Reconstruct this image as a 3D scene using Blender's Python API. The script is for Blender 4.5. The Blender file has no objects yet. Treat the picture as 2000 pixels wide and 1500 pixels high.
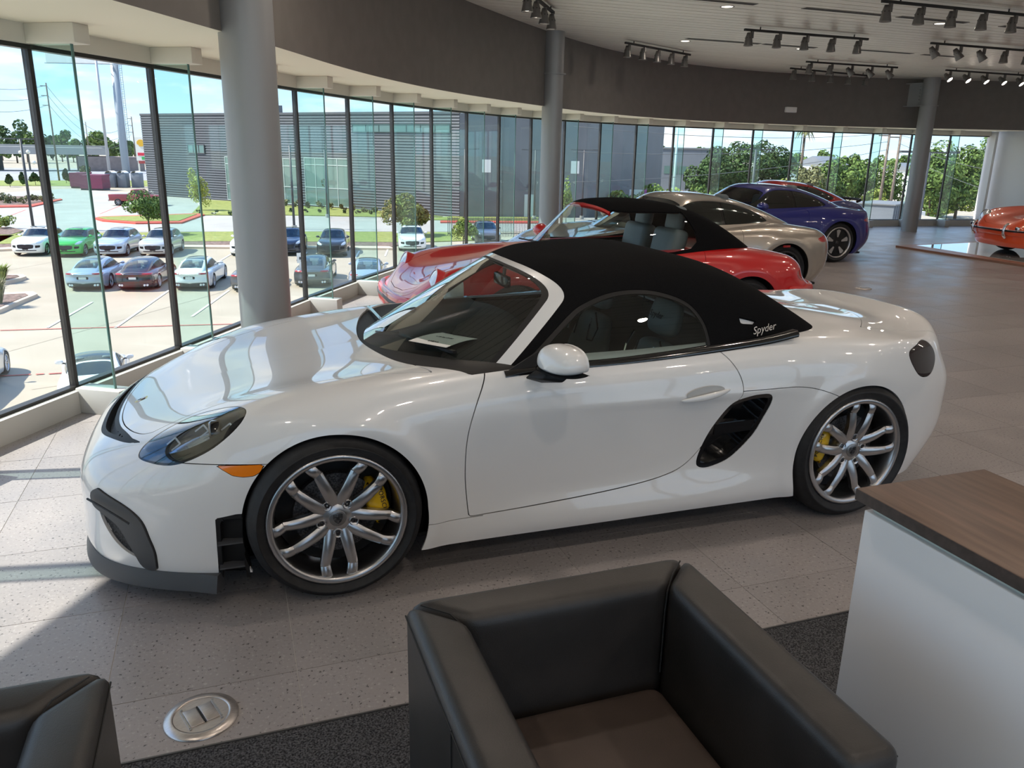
import bpy, bmesh, math, random
import numpy as np
from mathutils import Vector, Matrix
random.seed(7); rng = np.random.default_rng(7)
scn = bpy.context.scene; COL = scn.collection
PI = math.pi
# ---------------------------------------------------------------- camera
CAM = (0.321, 3.752, 1.733); YAW, PITCH, ROLL, FPX = math.radians(-109.69), math.radians(16.48), math.radians(1.11), 1553.3
_f = Vector((math.cos(YAW)*math.cos(PITCH), math.sin(YAW)*math.cos(PITCH), -math.sin(PITCH)))
_r = _f.cross(Vector((0, 0, 1))).normalized(); _u = _r.cross(_f)
_r2 = _r*math.cos(ROLL) + _u*math.sin(ROLL); _u2 = -_r*math.sin(ROLL) + _u*math.cos(ROLL)
cd = bpy.data.cameras.new('camera'); cam = bpy.data.objects.new('camera', cd); COL.objects.link(cam)
cam.matrix_world = Matrix((( _r2.x, _u2.x, -_f.x, CAM[0]), (_r2.y, _u2.y, -_f.y, CAM[1]), (_r2.z, _u2.z, -_f.z, CAM[2]), (0, 0, 0, 1)))
cd.sensor_width = 36.0; cd.lens = FPX/2000*36.0; cd.clip_start = 0.05; cd.clip_end = 3000
scn.camera = cam
# ---------------------------------------------------------------- view, world, sun
scn.view_settings.view_transform = 'Standard'; scn.view_settings.look = 'None'
scn.view_settings.gamma = 1.0; scn.view_settings.use_curve_mapping = False
scn.view_settings.exposure = 1.0
W = bpy.data.worlds.new('sky'); scn.world = W; W.use_nodes = True
nt = W.node_tree; nt.nodes.clear()
def N(t, typ, **kw):
    n = t.nodes.new(typ)
    for k, v in kw.items():
        if k in ('op',): n.operation = v
        elif k == 'blend': n.blend_type = v
        elif k == 'dt': n.data_type = v
        else:
            try: n.inputs[k].default_value = v
            except Exception: setattr(n, k, v)
    return n
def ramp(t, stops, interp='LINEAR'):
    r = t.nodes.new('ShaderNodeValToRGB'); r.color_ramp.interpolation = interp
    e = r.color_ramp.elements
    while len(e) < len(stops): e.new(0.5)
    for el, (p, c) in zip(e, stops):
        el.position = p; el.color = (*c, 1) if len(c) == 3 else c
    return r
def lk(t, a, b): t.links.new(a, b)
tc = N(nt, 'ShaderNodeTexCoord'); sx = N(nt, 'ShaderNodeSeparateXYZ'); lk(nt, tc.outputs['Generated'], sx.inputs[0])
mz = N(nt, 'ShaderNodeMath', op='MAXIMUM'); lk(nt, sx.outputs[2], mz.inputs[0]); mz.inputs[1].default_value = 0.0
ad = N(nt, 'ShaderNodeMath', op='ADD'); lk(nt, mz.outputs[0], ad.inputs[0]); ad.inputs[1].default_value = 0.16
dv = N(nt, 'ShaderNodeVectorMath', op='DIVIDE'); lk(nt, tc.outputs['Generated'], dv.inputs[0])
cb = N(nt, 'ShaderNodeCombineXYZ'); [lk(nt, ad.outputs[0], cb.inputs[i]) for i in range(3)]; lk(nt, cb.outputs[0], dv.inputs[1])
no = N(nt, 'ShaderNodeTexNoise'); no.inputs['Scale'].default_value = 1.15; no.inputs['Detail'].default_value = 7; no.inputs['Roughness'].default_value = .58
lk(nt, dv.outputs[0], no.inputs['Vector'])
cr = ramp(nt, [(0.46, (0, 0, 0)), (0.66, (1, 1, 1))]); lk(nt, no.outputs['Fac'], cr.inputs[0])
sky = ramp(nt, [(0.0, (.50, .66, .80)), (0.12, (.30, .50, .80)), (0.6, (.13, .32, .75))]); lk(nt, mz.outputs[0], sky.inputs[0])
no2 = N(nt, 'ShaderNodeTexNoise'); no2.inputs['Scale'].default_value = 2.6; no2.inputs['Detail'].default_value = 5; lk(nt, dv.outputs[0], no2.inputs['Vector'])
cl = ramp(nt, [(0.35, (.52, .58, .65)), (0.62, (.86, .855, .84))]); lk(nt, no2.outputs['Fac'], cl.inputs[0])
mx = N(nt, 'ShaderNodeMix', dt='RGBA'); lk(nt, cr.outputs[0], mx.inputs[0]); lk(nt, sky.outputs[0], mx.inputs[6]); lk(nt, cl.outputs[0], mx.inputs[7])
bg = N(nt, 'ShaderNodeBackground'); lk(nt, mx.outputs[2], bg.inputs[0]); bg.inputs[1].default_value = 1.05
wo = N(nt, 'ShaderNodeOutputWorld'); lk(nt, bg.outputs[0], wo.inputs[0])
SUN_AZ = Vector((0.981, -0.19, 0)); SUN_EL = math.radians(50)
sl = bpy.data.lights.new('sun', 'SUN'); sl.energy = 5.0; sl.angle = math.radians(1.0); sl.color = (1.0, .95, .87)
sun = bpy.data.objects.new('sun', sl); COL.objects.link(sun)
sd = Vector((SUN_AZ.x*math.cos(SUN_EL), SUN_AZ.y*math.cos(SUN_EL), math.sin(SUN_EL)))
sun.rotation_euler = sd.to_track_quat('Z', 'Y').to_euler(); sun.location = sd*60
HEAD_W, DOWN_W = 5.0, 5.0      # watts of one track lamp, one recessed downlight or added fill lamp
# ---------------------------------------------------------------- helpers
def P(name, col, rough=.5, metal=0.0, coat=0.0, spec=.5, **kw):
    m = bpy.data.materials.new(name); m.use_nodes = True
    b = m.node_tree.nodes['Principled BSDF']
    b.inputs['Base Color'].default_value = (*col, 1); b.inputs['Roughness'].default_value = rough
    b.inputs['Metallic'].default_value = metal; b.inputs['Coat Weight'].default_value = coat
    b.inputs['Coat Roughness'].default_value = .02; b.inputs['Specular IOR Level'].default_value = spec
    for k, v in kw.items(): b.inputs[k.replace('_', ' ')].default_value = v
    m.diffuse_color = (*col, 1)
    return m
def noisy(m, scale, c1, c2, lo=.35, hi=.65, bump=0.0, detail=4, coords='Object', stretch=None, rough=None, bscale=None):
    """two-colour noise on the base colour, optional bump"""
    t = m.node_tree; b = t.nodes['Principled BSDF']
    tc = N(t, 'ShaderNodeTexCoord'); v = tc.outputs[coords]
    if stretch:
        mp = N(t, 'ShaderNodeMapping'); mp.inputs['Scale'].default_value = stretch; lk(t, v, mp.inputs[0]); v = mp.outputs[0]
    n = N(t, 'ShaderNodeTexNoise'); n.inputs['Scale'].default_value = scale; n.inputs['Detail'].default_value = detail; lk(t, v, n.inputs['Vector'])
    r = ramp(t, [(lo, c1), (hi, c2)]); lk(t, n.outputs['Fac'], r.inputs[0]); lk(t, r.outputs[0], b.inputs['Base Color'])
    if bump:
        n2 = n
        if bscale:
            n2 = N(t, 'ShaderNodeTexNoise'); n2.inputs['Scale'].default_value = bscale; n2.inputs['Detail'].default_value = 3; lk(t, v, n2.inputs['Vector'])
        bp = N(t, 'ShaderNodeBump'); bp.inputs['Strength'].default_value = bump; bp.inputs['Distance'].default_value = .01
        lk(t, n2.outputs['Fac'], bp.inputs['Height']); lk(t, bp.outputs[0], b.inputs['Normal'])
    return m
def glass(name, tint=(1, 1, 1), refl=1.0, ior=1.45, rough=0.0):
    """thin pane: what is behind it shows through tinted, the rest is mirrored by Fresnel"""
    m = bpy.data.materials.new(name); m.use_nodes = True; t = m.node_tree; t.nodes.clear()
    tr = N(t, 'ShaderNodeBsdfTransparent'); tr.inputs[0].default_value = (*tint, 1)
    gl = N(t, 'ShaderNodeBsdfGlossy'); gl.inputs['Roughness'].default_value = rough
    ge = N(t, 'ShaderNodeNewGeometry'); dt = N(t, 'ShaderNodeVectorMath', op='DOT_PRODUCT'); lk(t, ge.outputs['Incoming'], dt.inputs[0]); lk(t, ge.outputs['Normal'], dt.inputs[1])
    ab = N(t, 'ShaderNodeMath', op='ABSOLUTE'); lk(t, dt.outputs['Value'], ab.inputs[0])
    iv = N(t, 'ShaderNodeMath', op='SUBTRACT'); iv.inputs[0].default_value = 1.0; lk(t, ab.outputs[0], iv.inputs[1])
    pw = N(t, 'ShaderNodeMath', op='POWER'); lk(t, iv.outputs[0], pw.inputs[0]); pw.inputs[1].default_value = 5.0
    r0 = ((ior-1)/(ior+1))**2
    sc = N(t, 'ShaderNodeMath', op='MULTIPLY_ADD'); lk(t, pw.outputs[0], sc.inputs[0]); sc.inputs[1].default_value = 1-r0; sc.inputs[2].default_value = r0
    mu = N(t, 'ShaderNodeMath', op='MULTIPLY'); lk(t, sc.outputs[0], mu.inputs[0]); mu.inputs[1].default_value = refl; mu.use_clamp = True
    mx = N(t, 'ShaderNodeMixShader'); lk(t, mu.outputs[0], mx.inputs[0]); lk(t, tr.outputs[0], mx.inputs[1]); lk(t, gl.outputs[0], mx.inputs[2])
    o = N(t, 'ShaderNodeOutputMaterial'); lk(t, mx.outputs[0], o.inputs[0]); m.diffuse_color = (*tint, .3)
    return m
def emit(name, col, s):
    m = bpy.data.materials.new(name); m.use_nodes = True; t = m.node_tree; t.nodes.clear()
    e = N(t, 'ShaderNodeEmission'); e.inputs[0].default_value = (*col, 1); e.inputs[1].default_value = s
    o = N(t, 'ShaderNodeOutputMaterial'); lk(t, e.outputs[0], o.inputs[0]); return m
def tag(o, label=None, cat=None, group=None, kind=None):
    if label: o['label'] = label
    if cat: o['category'] = cat
    if group: o['group'] = group
    if kind: o['kind'] = kind
    return o
def link(o, parent=None):
    COL.objects.link(o)
    if parent is not None: o.parent = parent
    return o
def empty(name, loc=(0, 0, 0), rz=0, label=None, cat=None, group=None, parent=None, kind=None):
    o = bpy.data.objects.new(name, None); o.location = loc; o.rotation_euler = (0, 0, rz); o.empty_display_size = .1
    link(o, parent); return tag(o, label, cat, group, kind)
def mobj(name, V, F, mat, parent=None, smooth=False, normals=None, mats=None, midx=None):
    me = bpy.data.meshes.new(name); me.from_pydata([tuple(map(float, v)) for v in V], [], [tuple(int(i) for i in f) for f in F])
    for m in (mats or [mat]): me.materials.append(m)
    if midx is not None: me.polygons.foreach_set('material_index', np.asarray(midx, dtype=np.int32))
    if smooth or normals is not None: me.polygons.foreach_set('use_smooth', [True]*len(me.polygons))
    me.update()
    if normals is not None: me.normals_split_custom_set_from_vertices([tuple(map(float, n)) for n in normals])
    return link(bpy.data.objects.new(name, me), parent)
class MB:
    """collects simple shapes into one mesh"""
    def __init__(s): s.v = []; s.f = []
    def add(s, V, F):
        o = len(s.v); s.v += [tuple(p) for p in V]; s.f += [tuple(i+o for i in f) for f in F]; return s
    def box(s, c, d, rz=0, M=None):
        x, y, z = d[0]/2, d[1]/2, d[2]/2
        V = [Vector(q) for q in ((-x,-y,-z),(x,-y,-z),(x,y,-z),(-x,y,-z),(-x,-y,z),(x,-y,z),(x,y,z),(-x,y,z))]
        R = M or Matrix.Rotation(rz, 4, 'Z'); V = [R @ q + Vector(c) for q in V]
        return s.add(V, [(0,3,2,1),(4,5,6,7),(0,1,5,4),(1,2,6,5),(2,3,7,6),(3,0,4,7)])
    def bx(s, x0, x1, y0, y1, z0, z1): return s.box(((x0+x1)/2, (y0+y1)/2, (z0+z1)/2), (abs(x1-x0), abs(y1-y0), abs(z1-z0)))
    def bar(s, a, b, w, h=None, up=(0, 0, 1)):
        a, b = Vector(a), Vector(b); d = b-a; L = d.length; h = h or w; z = d.normalized(); u = Vector(up)
        if abs(z.dot(u)) > .99: u = Vector((1, 0, 0))
        x = u.cross(z).normalized(); y = z.cross(x)
        M = Matrix((x, y, z)).transposed().to_4x4()
        return s.box((a+b)/2, (w, h, L), M=M)
    def tube(s, a, b, r, r2=None, n=12, cap=True):
        a, b = Vector(a), Vector(b); r2 = r if r2 is None else r2; z = (b-a).normalized(); u = Vector((0, 0, 1)) if abs(z.z) < .9 else Vector((1, 0, 0))
        x = u.cross(z).normalized(); y = z.cross(x); V = []
        for c, q in ((a, r), (b, r2)):
            V += [c + (x*math.cos(2*PI*i/n) + y*math.sin(2*PI*i/n))*q for i in range(n)]
        F = [(i, (i+1) % n, n+(i+1) % n, n+i) for i in range(n)]
        if cap: F += [tuple(range(n))[::-1], tuple(range(n, 2*n))]
        return s.add(V, F)
    def lathe(s, prof, n=24, M=None, close=False, a0=0, a1=2*PI):
        """profile of (r, z) turned round z"""
        k = len(prof); full = abs(a1-a0-2*PI) < 1e-6; m = n if full else n+1; V = []
        for i in range(m):
            a = a0+(a1-a0)*i/n
            for r, z in prof: V.append(Vector((r*math.cos(a), r*math.sin(a), z)))
        if M: V = [M @ q for q in V]
        F = []
        for i in range(n):
            j = (i+1) % m
            for q in range(k if close else k-1):
                p = (q+1) % k; F.append((i*k+q, j*k+q, j*k+p, i*k+p))
        return s.add(V, F)
    def prism(s, poly, z0, z1, M=None):
        n = len(poly); V = [Vector((p[0], p[1], z0)) for p in poly] + [Vector((p[0], p[1], z1)) for p in poly]
        if M: V = [M @ q for q in V]
        return s.add(V, [tuple(range(n))[::-1], tuple(range(n, 2*n))] + [(i, (i+1) % n, n+(i+1) % n, n+i) for i in range(n)])
    def sweep(s, pts, r, n=8, closed=False):
        pts = [Vector(p) for p in pts]; V = []; F = []; k = len(pts); rr = r if hasattr(r, '__len__') else [r]*k
        for i, p in enumerate(pts):
            d = (pts[(i+1) % k]-pts[i-1]) if closed else (pts[min(i+1, k-1)]-pts[max(i-1, 0)])
            z = d.normalized(); u = Vector((0, 0, 1)) if abs(z.z) < .95 else Vector((1, 0, 0)); x = u.cross(z).normalized(); y = z.cross(x)
            V += [p + (x*math.cos(2*PI*j/n)+y*math.sin(2*PI*j/n))*rr[i] for j in range(n)]
        for i in range(k if closed else k-1):
            q = (i+1) % k
            F += [(i*n+j, i*n+(j+1) % n, q*n+(j+1) % n, q*n+j) for j in range(n)]
        if not closed: F += [tuple(range(n))[::-1], tuple(range((k-1)*n, k*n))]
        return s.add(V, F)
    def build(s, name, mat, parent=None, smooth=False, bevel=0, seg=2, sub=0, auto=None, loc=None, rz=None):
        o = mobj(name, s.v, s.f, mat, parent, smooth)
        bm = bmesh.new(); bm.from_mesh(o.data); bmesh.ops.recalc_face_normals(bm, faces=bm.faces)
        if auto is not None:
            for f in bm.faces: f.smooth = True
            for e in bm.edges:
                if len(e.link_faces) == 2 and e.calc_face_angle(0) > math.radians(auto): e.smooth = False
        bm.to_mesh(o.data); bm.free()
        if bevel:
            m = o.modifiers.new('bevel', 'BEVEL'); m.width = bevel; m.segments = seg; m.limit_method = 'ANGLE'; m.angle_limit = math.radians(35); m.harden_normals = False
            o.data.polygons.foreach_set('use_smooth', [True]*len(o.data.polygons))
        if sub:
            m = o.modifiers.new('sub', 'SUBSURF'); m.levels = sub; m.render_levels = sub
        if loc: o.location = loc
        if rz is not None: o.rotation_euler.z = rz
        return o
def copy_tree(o, parent=None):
    c = o.copy(); link(c); c.parent = parent
    for ch in list(o.children): copy_tree(ch, c)
    return c
def paint_slot(o, old, new):
    for i, sl in enumerate(o.material_slots):
        if sl.material == old: sl.link = 'OBJECT'; sl.material = new
    for ch in o.children: paint_slot(ch, old, new)
def text(name, body, size, mat, M, parent=None, ext=.001, align='CENTER', shear=0, sp=1.0):
    c = bpy.data.curves.new(name, 'FONT'); c.body = body; c.size = size; c.extrude = ext; c.align_x = align; c.align_y = 'CENTER'
    c.shear = shear; c.space_character = sp; c.resolution_u = 3; c.materials.append(mat)
    o = bpy.data.objects.new(name, c); COL.objects.link(o); dg = bpy.context.evaluated_depsgraph_get()
    me = bpy.data.meshes.new_from_object(o.evaluated_get(dg)); bpy.data.objects.remove(o)
    o = bpy.data.objects.new(name, me); link(o, parent); o.matrix_local = M; return o
def frame(loc, x, y):
    x = Vector(x).normalized(); y = Vector(y); y = (y-x*y.dot(x)).normalized(); z = x.cross(y)
    return Matrix(((x.x, y.x, z.x, loc[0]), (x.y, y.y, z.y, loc[1]), (x.z, y.z, z.z, loc[2]), (0, 0, 0, 1)))
# ---------------------------------------------------------------- implicit surfaces (car bodies)
def sbasis(k, x):
    """natural cubic spline basis: values at x are sbasis(k,x) @ data; straight beyond the ends"""
    k = np.asarray(k, float); n = len(k); sgn = 1
    if k[0] > k[-1]: k = -k; sgn = -1
    x = sgn*np.asarray(x, float); h = np.diff(k)
    A = np.zeros((n, n)); B = np.zeros((n, n)); A[0, 0] = A[-1, -1] = 1
    for i in range(1, n-1):
        A[i, i-1] = h[i-1]; A[i, i] = 2*(h[i-1]+h[i]); A[i, i+1] = h[i]
        B[i, i-1] = 6/h[i-1]; B[i, i] = -6/h[i-1]-6/h[i]; B[i, i+1] = 6/h[i]
    M2 = np.linalg.solve(A, B)
    xc = np.clip(x, k[0], k[-1]); i = np.clip(np.searchsorted(k, xc)-1, 0, n-2)
    a = (k[i+1]-xc)/h[i]; b = 1-a; I = np.eye(n)
    out = a[:, None]*I[i] + b[:, None]*I[i+1] + ((a**3-a)*h[i]**2/6)[:, None]*M2[i] + ((b**3-b)*h[i]**2/6)[:, None]*M2[i+1]
    lo = x < k[0]; hi = x > k[-1]
    if lo.any(): d0 = (I[1]-I[0])/h[0] - h[0]/6*M2[1]; out[lo] += (x[lo]-k[0])[:, None]*d0
    if hi.any(): d1 = (I[-1]-I[-2])/h[-1] + h[-1]/6*M2[-2]; out[hi] += (x[hi]-k[-1])[:, None]*d1
    return out
class Tab:
    """bicubic table; axes a, b named by index into (x, |y|, z)"""
    def __init__(s, ax, ka, kb, T): s.ax = ax; s.ka = ka; s.kb = kb; s.T = np.asarray(T, float)
    def grid(s, axes):
        A = sbasis(s.ka, axes[s.ax[0]]) @ s.T @ sbasis(s.kb, axes[s.ax[1]]).T
        sh = [1, 1, 1]; sh[s.ax[0]] = A.shape[0]; sh[s.ax[1]] = A.shape[1]
        return A.reshape(sh) if s.ax[0] < s.ax[1] else A.T.reshape(sh)
    def at(s, Q): return np.einsum('ij,ij->i', sbasis(s.ka, Q[s.ax[0]]) @ s.T, sbasis(s.kb, Q[s.ax[1]]))
def smax(a, b, k):
    h = np.clip(k-np.abs(a-b), 0, None)/k
    return np.maximum(a, b) + h*h*k*.25
class Field:
    """terms: list of (axis, sign, Tab, scale): sign*(coord - Tab) * scale ; smooth maximum of all; extra(X,Y,Z) adds to chosen term"""
    def __init__(s, terms, k, zbot=None, mod=None): s.terms = terms; s.k = k; s.zbot = zbot; s.mod = mod
    def ev(s, C, get):
        f = None
        for i, (ax, sg, tab, sc) in enumerate(s.terms):
            v = get(tab)
            if s.mod is not None: v = s.mod(i, v, C)
            g = sg*(C[ax]-v)*sc
            f = g if f is None else smax(f, g, s.k if np.isscalar(s.k) else s.k[i])
        if s.zbot is not None: f = smax(f, s.zbot-C[2], .03)
        return f
    def grid(s, ax): return s.ev((ax[0][:, None, None], np.abs(ax[1])[None, :, None], ax[2][None, None, :]), lambda t: t.grid((ax[0], np.abs(ax[1]), ax[2])))
    def at(s, Q):
        C = (Q[:, 0], np.sqrt(Q[:, 1]**2+1e-8), Q[:, 2]); return s.ev(C, lambda t: t.at(C))
    def grad(s, Q, e=2e-3):
        g = np.zeros_like(Q)
        for i in range(3):
            d = np.zeros(3); d[i] = e; g[:, i] = (s.at(Q+d)-s.at(Q-d))/(2*e)
        return g
def surfnet(F, lo, hi, h, it=4):
    ax = [np.arange(lo[i], hi[i]+h, h) for i in range(3)]
    f = np.broadcast_to(F.grid(ax), [len(a) for a in ax]).astype(np.float32); n = f.shape; ins = f < 0
    cnt = np.zeros([q-1 for q in n], np.int8); pos = np.zeros([q-1 for q in n]+[3], np.float32)
    for i in range(3):
        s0 = [slice(None)]*3; s1 = [slice(None)]*3; s0[i] = slice(0, -1); s1[i] = slice(1, None)
        a, b = f[tuple(s0)], f[tuple(s1)]; X = ins[tuple(s0)] != ins[tuple(s1)]
        idx = np.argwhere(X); t = (a[X]/(a[X]-b[X])); p = idx.astype(np.float32); p[:, i] += t
        o = [j for j in range(3) if j != i]
        for da in (0, 1):
            for db in (0, 1):
                c = idx.copy(); c[:, o[0]] -= da; c[:, o[1]] -= db
                ok = (c[:, o[0]] >= 0) & (c[:, o[1]] >= 0) & (c[:, o[0]] < n[o[0]]-1) & (c[:, o[1]] < n[o[1]]-1)
                c = c[ok]; np.add.at(cnt, tuple(c.T), 1); np.add.at(pos, tuple(c.T), p[ok])
    cells = cnt > 0; vid = -np.ones(cnt.shape, np.int32); vid[cells] = np.arange(cells.sum())
    V = pos[cells]/cnt[cells][:, None]*h + np.array([a[0] for a in ax]); V = V.astype(float); quads = []
    for i in range(3):
        s0 = [slice(None)]*3; s1 = [slice(None)]*3; s0[i] = slice(0, -1); s1[i] = slice(1, None)
        X = ins[tuple(s0)] != ins[tuple(s1)]; o = [(i+1) % 3, (i+2) % 3]
        idx = np.argwhere(X); ok = np.all([(idx[:, j] > 0) & (idx[:, j] < n[j]-1) for j in o], axis=0); idx = idx[ok]
        fl = ins[tuple(idx.T)]; q = []
        for da, db in ((1, 1), (0, 1), (0, 0), (1, 0)):
            c = idx.copy(); c[:, o[0]] -= da; c[:, o[1]] -= db; q.append(vid[tuple(c.T)])
        q = np.stack(q, 1); q[~fl] = q[~fl][:, ::-1]; quads.append(q)
    quads = np.concatenate(quads)
    G = np.gradient(f, h); ci = np.clip(np.round((V-np.array([a[0] for a in ax]))/h).astype(int), 0, np.array(n)-1); g = np.stack([q_[tuple(ci.T)] for q_ in G], 1).astype(float)
    for _ in range(it): V -= np.clip(F.at(V)/np.maximum((g*g).sum(1), .1), -h, h)[:, None]*g*.9
    g = F.grad(V); Nn = g/np.maximum(np.linalg.norm(g, axis=1), 1e-6)[:, None]
    T = np.concatenate([quads[:, [0, 1, 2]], quads[:, [0, 2, 3]]])
    return V, Nn, T
def halfnet(F, lo, hi, h, it=3):
    S = surfnet(F, lo, hi, h, it); S = clip(S, S[0][:, 1]-1e-9); V, Nn, T = S; n = len(V)
    V = V.copy(); c = V[:, 1] < 1e-5; V[c, 1] = 0; Nn = Nn.copy(); Nn[c, 1] = 0; Nn /= np.maximum(np.linalg.norm(Nn, axis=1), 1e-9)[:, None]
    mp = np.arange(n)+n; mp[c] = np.arange(n)[c]
    V2 = np.concatenate([V, V*[1, -1, 1]]); N2 = np.concatenate([Nn, Nn*[1, -1, 1]]); T2 = np.concatenate([T, mp[T][:, ::-1]])
    u, inv = np.unique(T2, return_inverse=True); return V2[u], N2[u], inv.reshape(T2.shape)
def clip(S, s):
    """keep the part of the triangle surface where s > 0, cut along s = 0"""
    V, Nn, T = S
    if len(T) == 0: return S
    st = s[T] > 0; c = st.sum(1); keep = T[c == 3]; out = [keep]; nV, nN = [V], [Nn]; base = len(V)
    def cutp(a, b):
        nonlocal base
        t = (s[a]/(s[a]-s[b]))[:, None]; nV.append(V[a]+(V[b]-V[a])*t); q = Nn[a]+(Nn[b]-Nn[a])*t
        nN.append(q/np.maximum(np.linalg.norm(q, axis=1), 1e-9)[:, None]); i = np.arange(base, base+len(a)); base += len(a); return i
    for k in (1, 2):
        m = T[c == k]
        if not len(m): continue
        odd = (st[c == k] if k == 1 else ~st[c == k]).argmax(1); r = np.arange(len(m))
        a, b, d = m[r, odd], m[r, (odd+1) % 3], m[r, (odd+2) % 3]
        e1, e2 = cutp(a, b), cutp(a, d)
        if k == 1: out.append(np.stack([a, e1, e2], 1))
        else: out += [np.stack([e1, b, d], 1), np.stack([e1, d, e2], 1)]
    V, Nn, T = np.concatenate(nV), np.concatenate(nN), np.concatenate(out)
    if len(T) == 0: return V[:0], Nn[:0], T
    # weld
    key = np.round(V*20000).astype(np.int64)+(1 << 19); key = (key[:, 0] << 42) | (key[:, 1] << 21) | key[:, 2]; used = np.unique(T); _, inv_u = np.unique(key[used], return_inverse=True); inv_u = inv_u.ravel()
    first = np.zeros(inv_u.max()+1, int); first[inv_u[::-1]] = used[::-1]; mp = np.zeros(len(V), int); mp[used] = inv_u
    T = mp[T]; V, Nn = V[first], Nn[first]
    T = T[(T[:, 0] != T[:, 1]) & (T[:, 1] != T[:, 2]) & (T[:, 0] != T[:, 2])]
    return V, Nn, T
def shell(name, S, mat, parent=None, thick=.012, off=0.0):
    """surface piece as an object, its open edges folded inward"""
    V, Nn, T = S
    if len(T) == 0: return None
    V = V + Nn*off
    E = np.concatenate([T[:, [0, 1]], T[:, [1, 2]], T[:, [2, 0]]]); es = np.sort(E, 1); _, i0, ct = np.unique(es[:, 0].astype(np.int64)*len(V)+es[:, 1], return_index=True, return_counts=True)
    be = E[i0[ct == 1]]
    F = T
    if thick and len(be):
        u, inv = np.unique(be, return_inverse=True); inv = inv.reshape(be.shape); n = len(V); m = len(u)
        # rim uses its own vertices so that its shading stays separate
        V2 = np.concatenate([V, V[u], V[u]-Nn[u]*thick])
        side = np.zeros((m, 3)); d = V[be[:, 1]]-V[be[:, 0]]; sn = np.cross(d, Nn[be[:, 0]])
        np.add.at(side, inv[:, 0], sn); np.add.at(side, inv[:, 1], sn); side /= np.maximum(np.linalg.norm(side, axis=1), 1e-9)[:, None]
        a, b = inv[:, 0]+n, inv[:, 1]+n; R = np.concatenate([np.stack([b, a, a+m], 1), np.stack([b, a+m, b+m], 1)])
        F = np.concatenate([T, R]); Nn = np.concatenate([Nn, side, side]); V = V2
    me = bpy.data.meshes.new(name); me.vertices.add(len(V)); me.vertices.foreach_set('co', V.astype(np.float32).ravel())
    me.loops.add(len(F)*3); me.loops.foreach_set('vertex_index', F.astype(np.int32).ravel())
    me.polygons.add(len(F)); me.polygons.foreach_set('loop_start', np.arange(0, len(F)*3, 3, dtype=np.int32)); me.polygons.foreach_set('loop_total', np.full(len(F), 3, dtype=np.int32))
    me.update(calc_edges=True); me.validate(); me.polygons.foreach_set('use_smooth', [True]*len(me.polygons)); me.materials.append(mat)
    if len(me.vertices) == len(Nn): me.normals_split_custom_set_from_vertices(Nn.astype(float).tolist())
    return link(bpy.data.objects.new(name, me), parent)
def islands(S, least=40):
    """split a surface into its connected pieces"""
    V, Nn, T = S; lab = np.arange(len(V))
    for _ in range(400):
        m = lab[T].min(1); new = lab.copy(); np.minimum.at(new, T.ravel(), np.repeat(m, 3)); new = new[new]
        if (new == lab).all(): break
        lab = new
    out = []
    for l in np.unique(lab[T[:, 0]]):
        t = T[lab[T[:, 0]] == l]
        if len(t) < least: continue
        u, inv = np.unique(t, return_inverse=True); out.append((V[u], Nn[u], inv.reshape(t.shape)))
    return out
def sdpoly(px, py, poly):
    """signed distance to a closed polygon, positive inside"""
    poly = np.asarray(poly, float); d = np.full(len(px), 1e9); ins = np.zeros(len(px), bool)
    for i in range(len(poly)):
        a, b = poly[i], poly[(i+1) % len(poly)]; e = b-a; wx, wy = px-a[0], py-a[1]
        if e@e < 1e-12: continue
        t = np.clip((wx*e[0]+wy*e[1])/(e@e), 0, 1); d = np.minimum(d, (wx-e[0]*t)**2+(wy-e[1]*t)**2)
        c = ((a[1] > py) != (b[1] > py))
        with np.errstate(divide='ignore', invalid='ignore'): xi = (b[0]-a[0])*(py-a[1])/(b[1]-a[1])+a[0]
        ins ^= c & (px < xi)
    return np.where(ins, 1, -1)*np.sqrt(d)
def rnd(poly, n=6, closed=True):
    """smooth a control polygon with a Catmull-Rom curve"""
    P_ = np.asarray(poly, float); k = len(P_); out = []
    for i in range(k if closed else k-1):
        p0, p1, p2, p3 = (P_[(i-1) % k], P_[i], P_[(i+1) % k], P_[(i+2) % k]) if closed else (P_[max(i-1, 0)], P_[i], P_[i+1], P_[min(i+2, k-1)])
        for j in range(n):
            t = j/n; out.append(.5*((2*p1)+(-p0+p2)*t+(2*p0-5*p1+4*p2-p3)*t*t+(-p0+3*p1-3*p2+p3)*t**3))
    if not closed: out.append(P_[-1])
    return np.array(out)
def yrow(y): return np.asarray(y, float)
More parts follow.
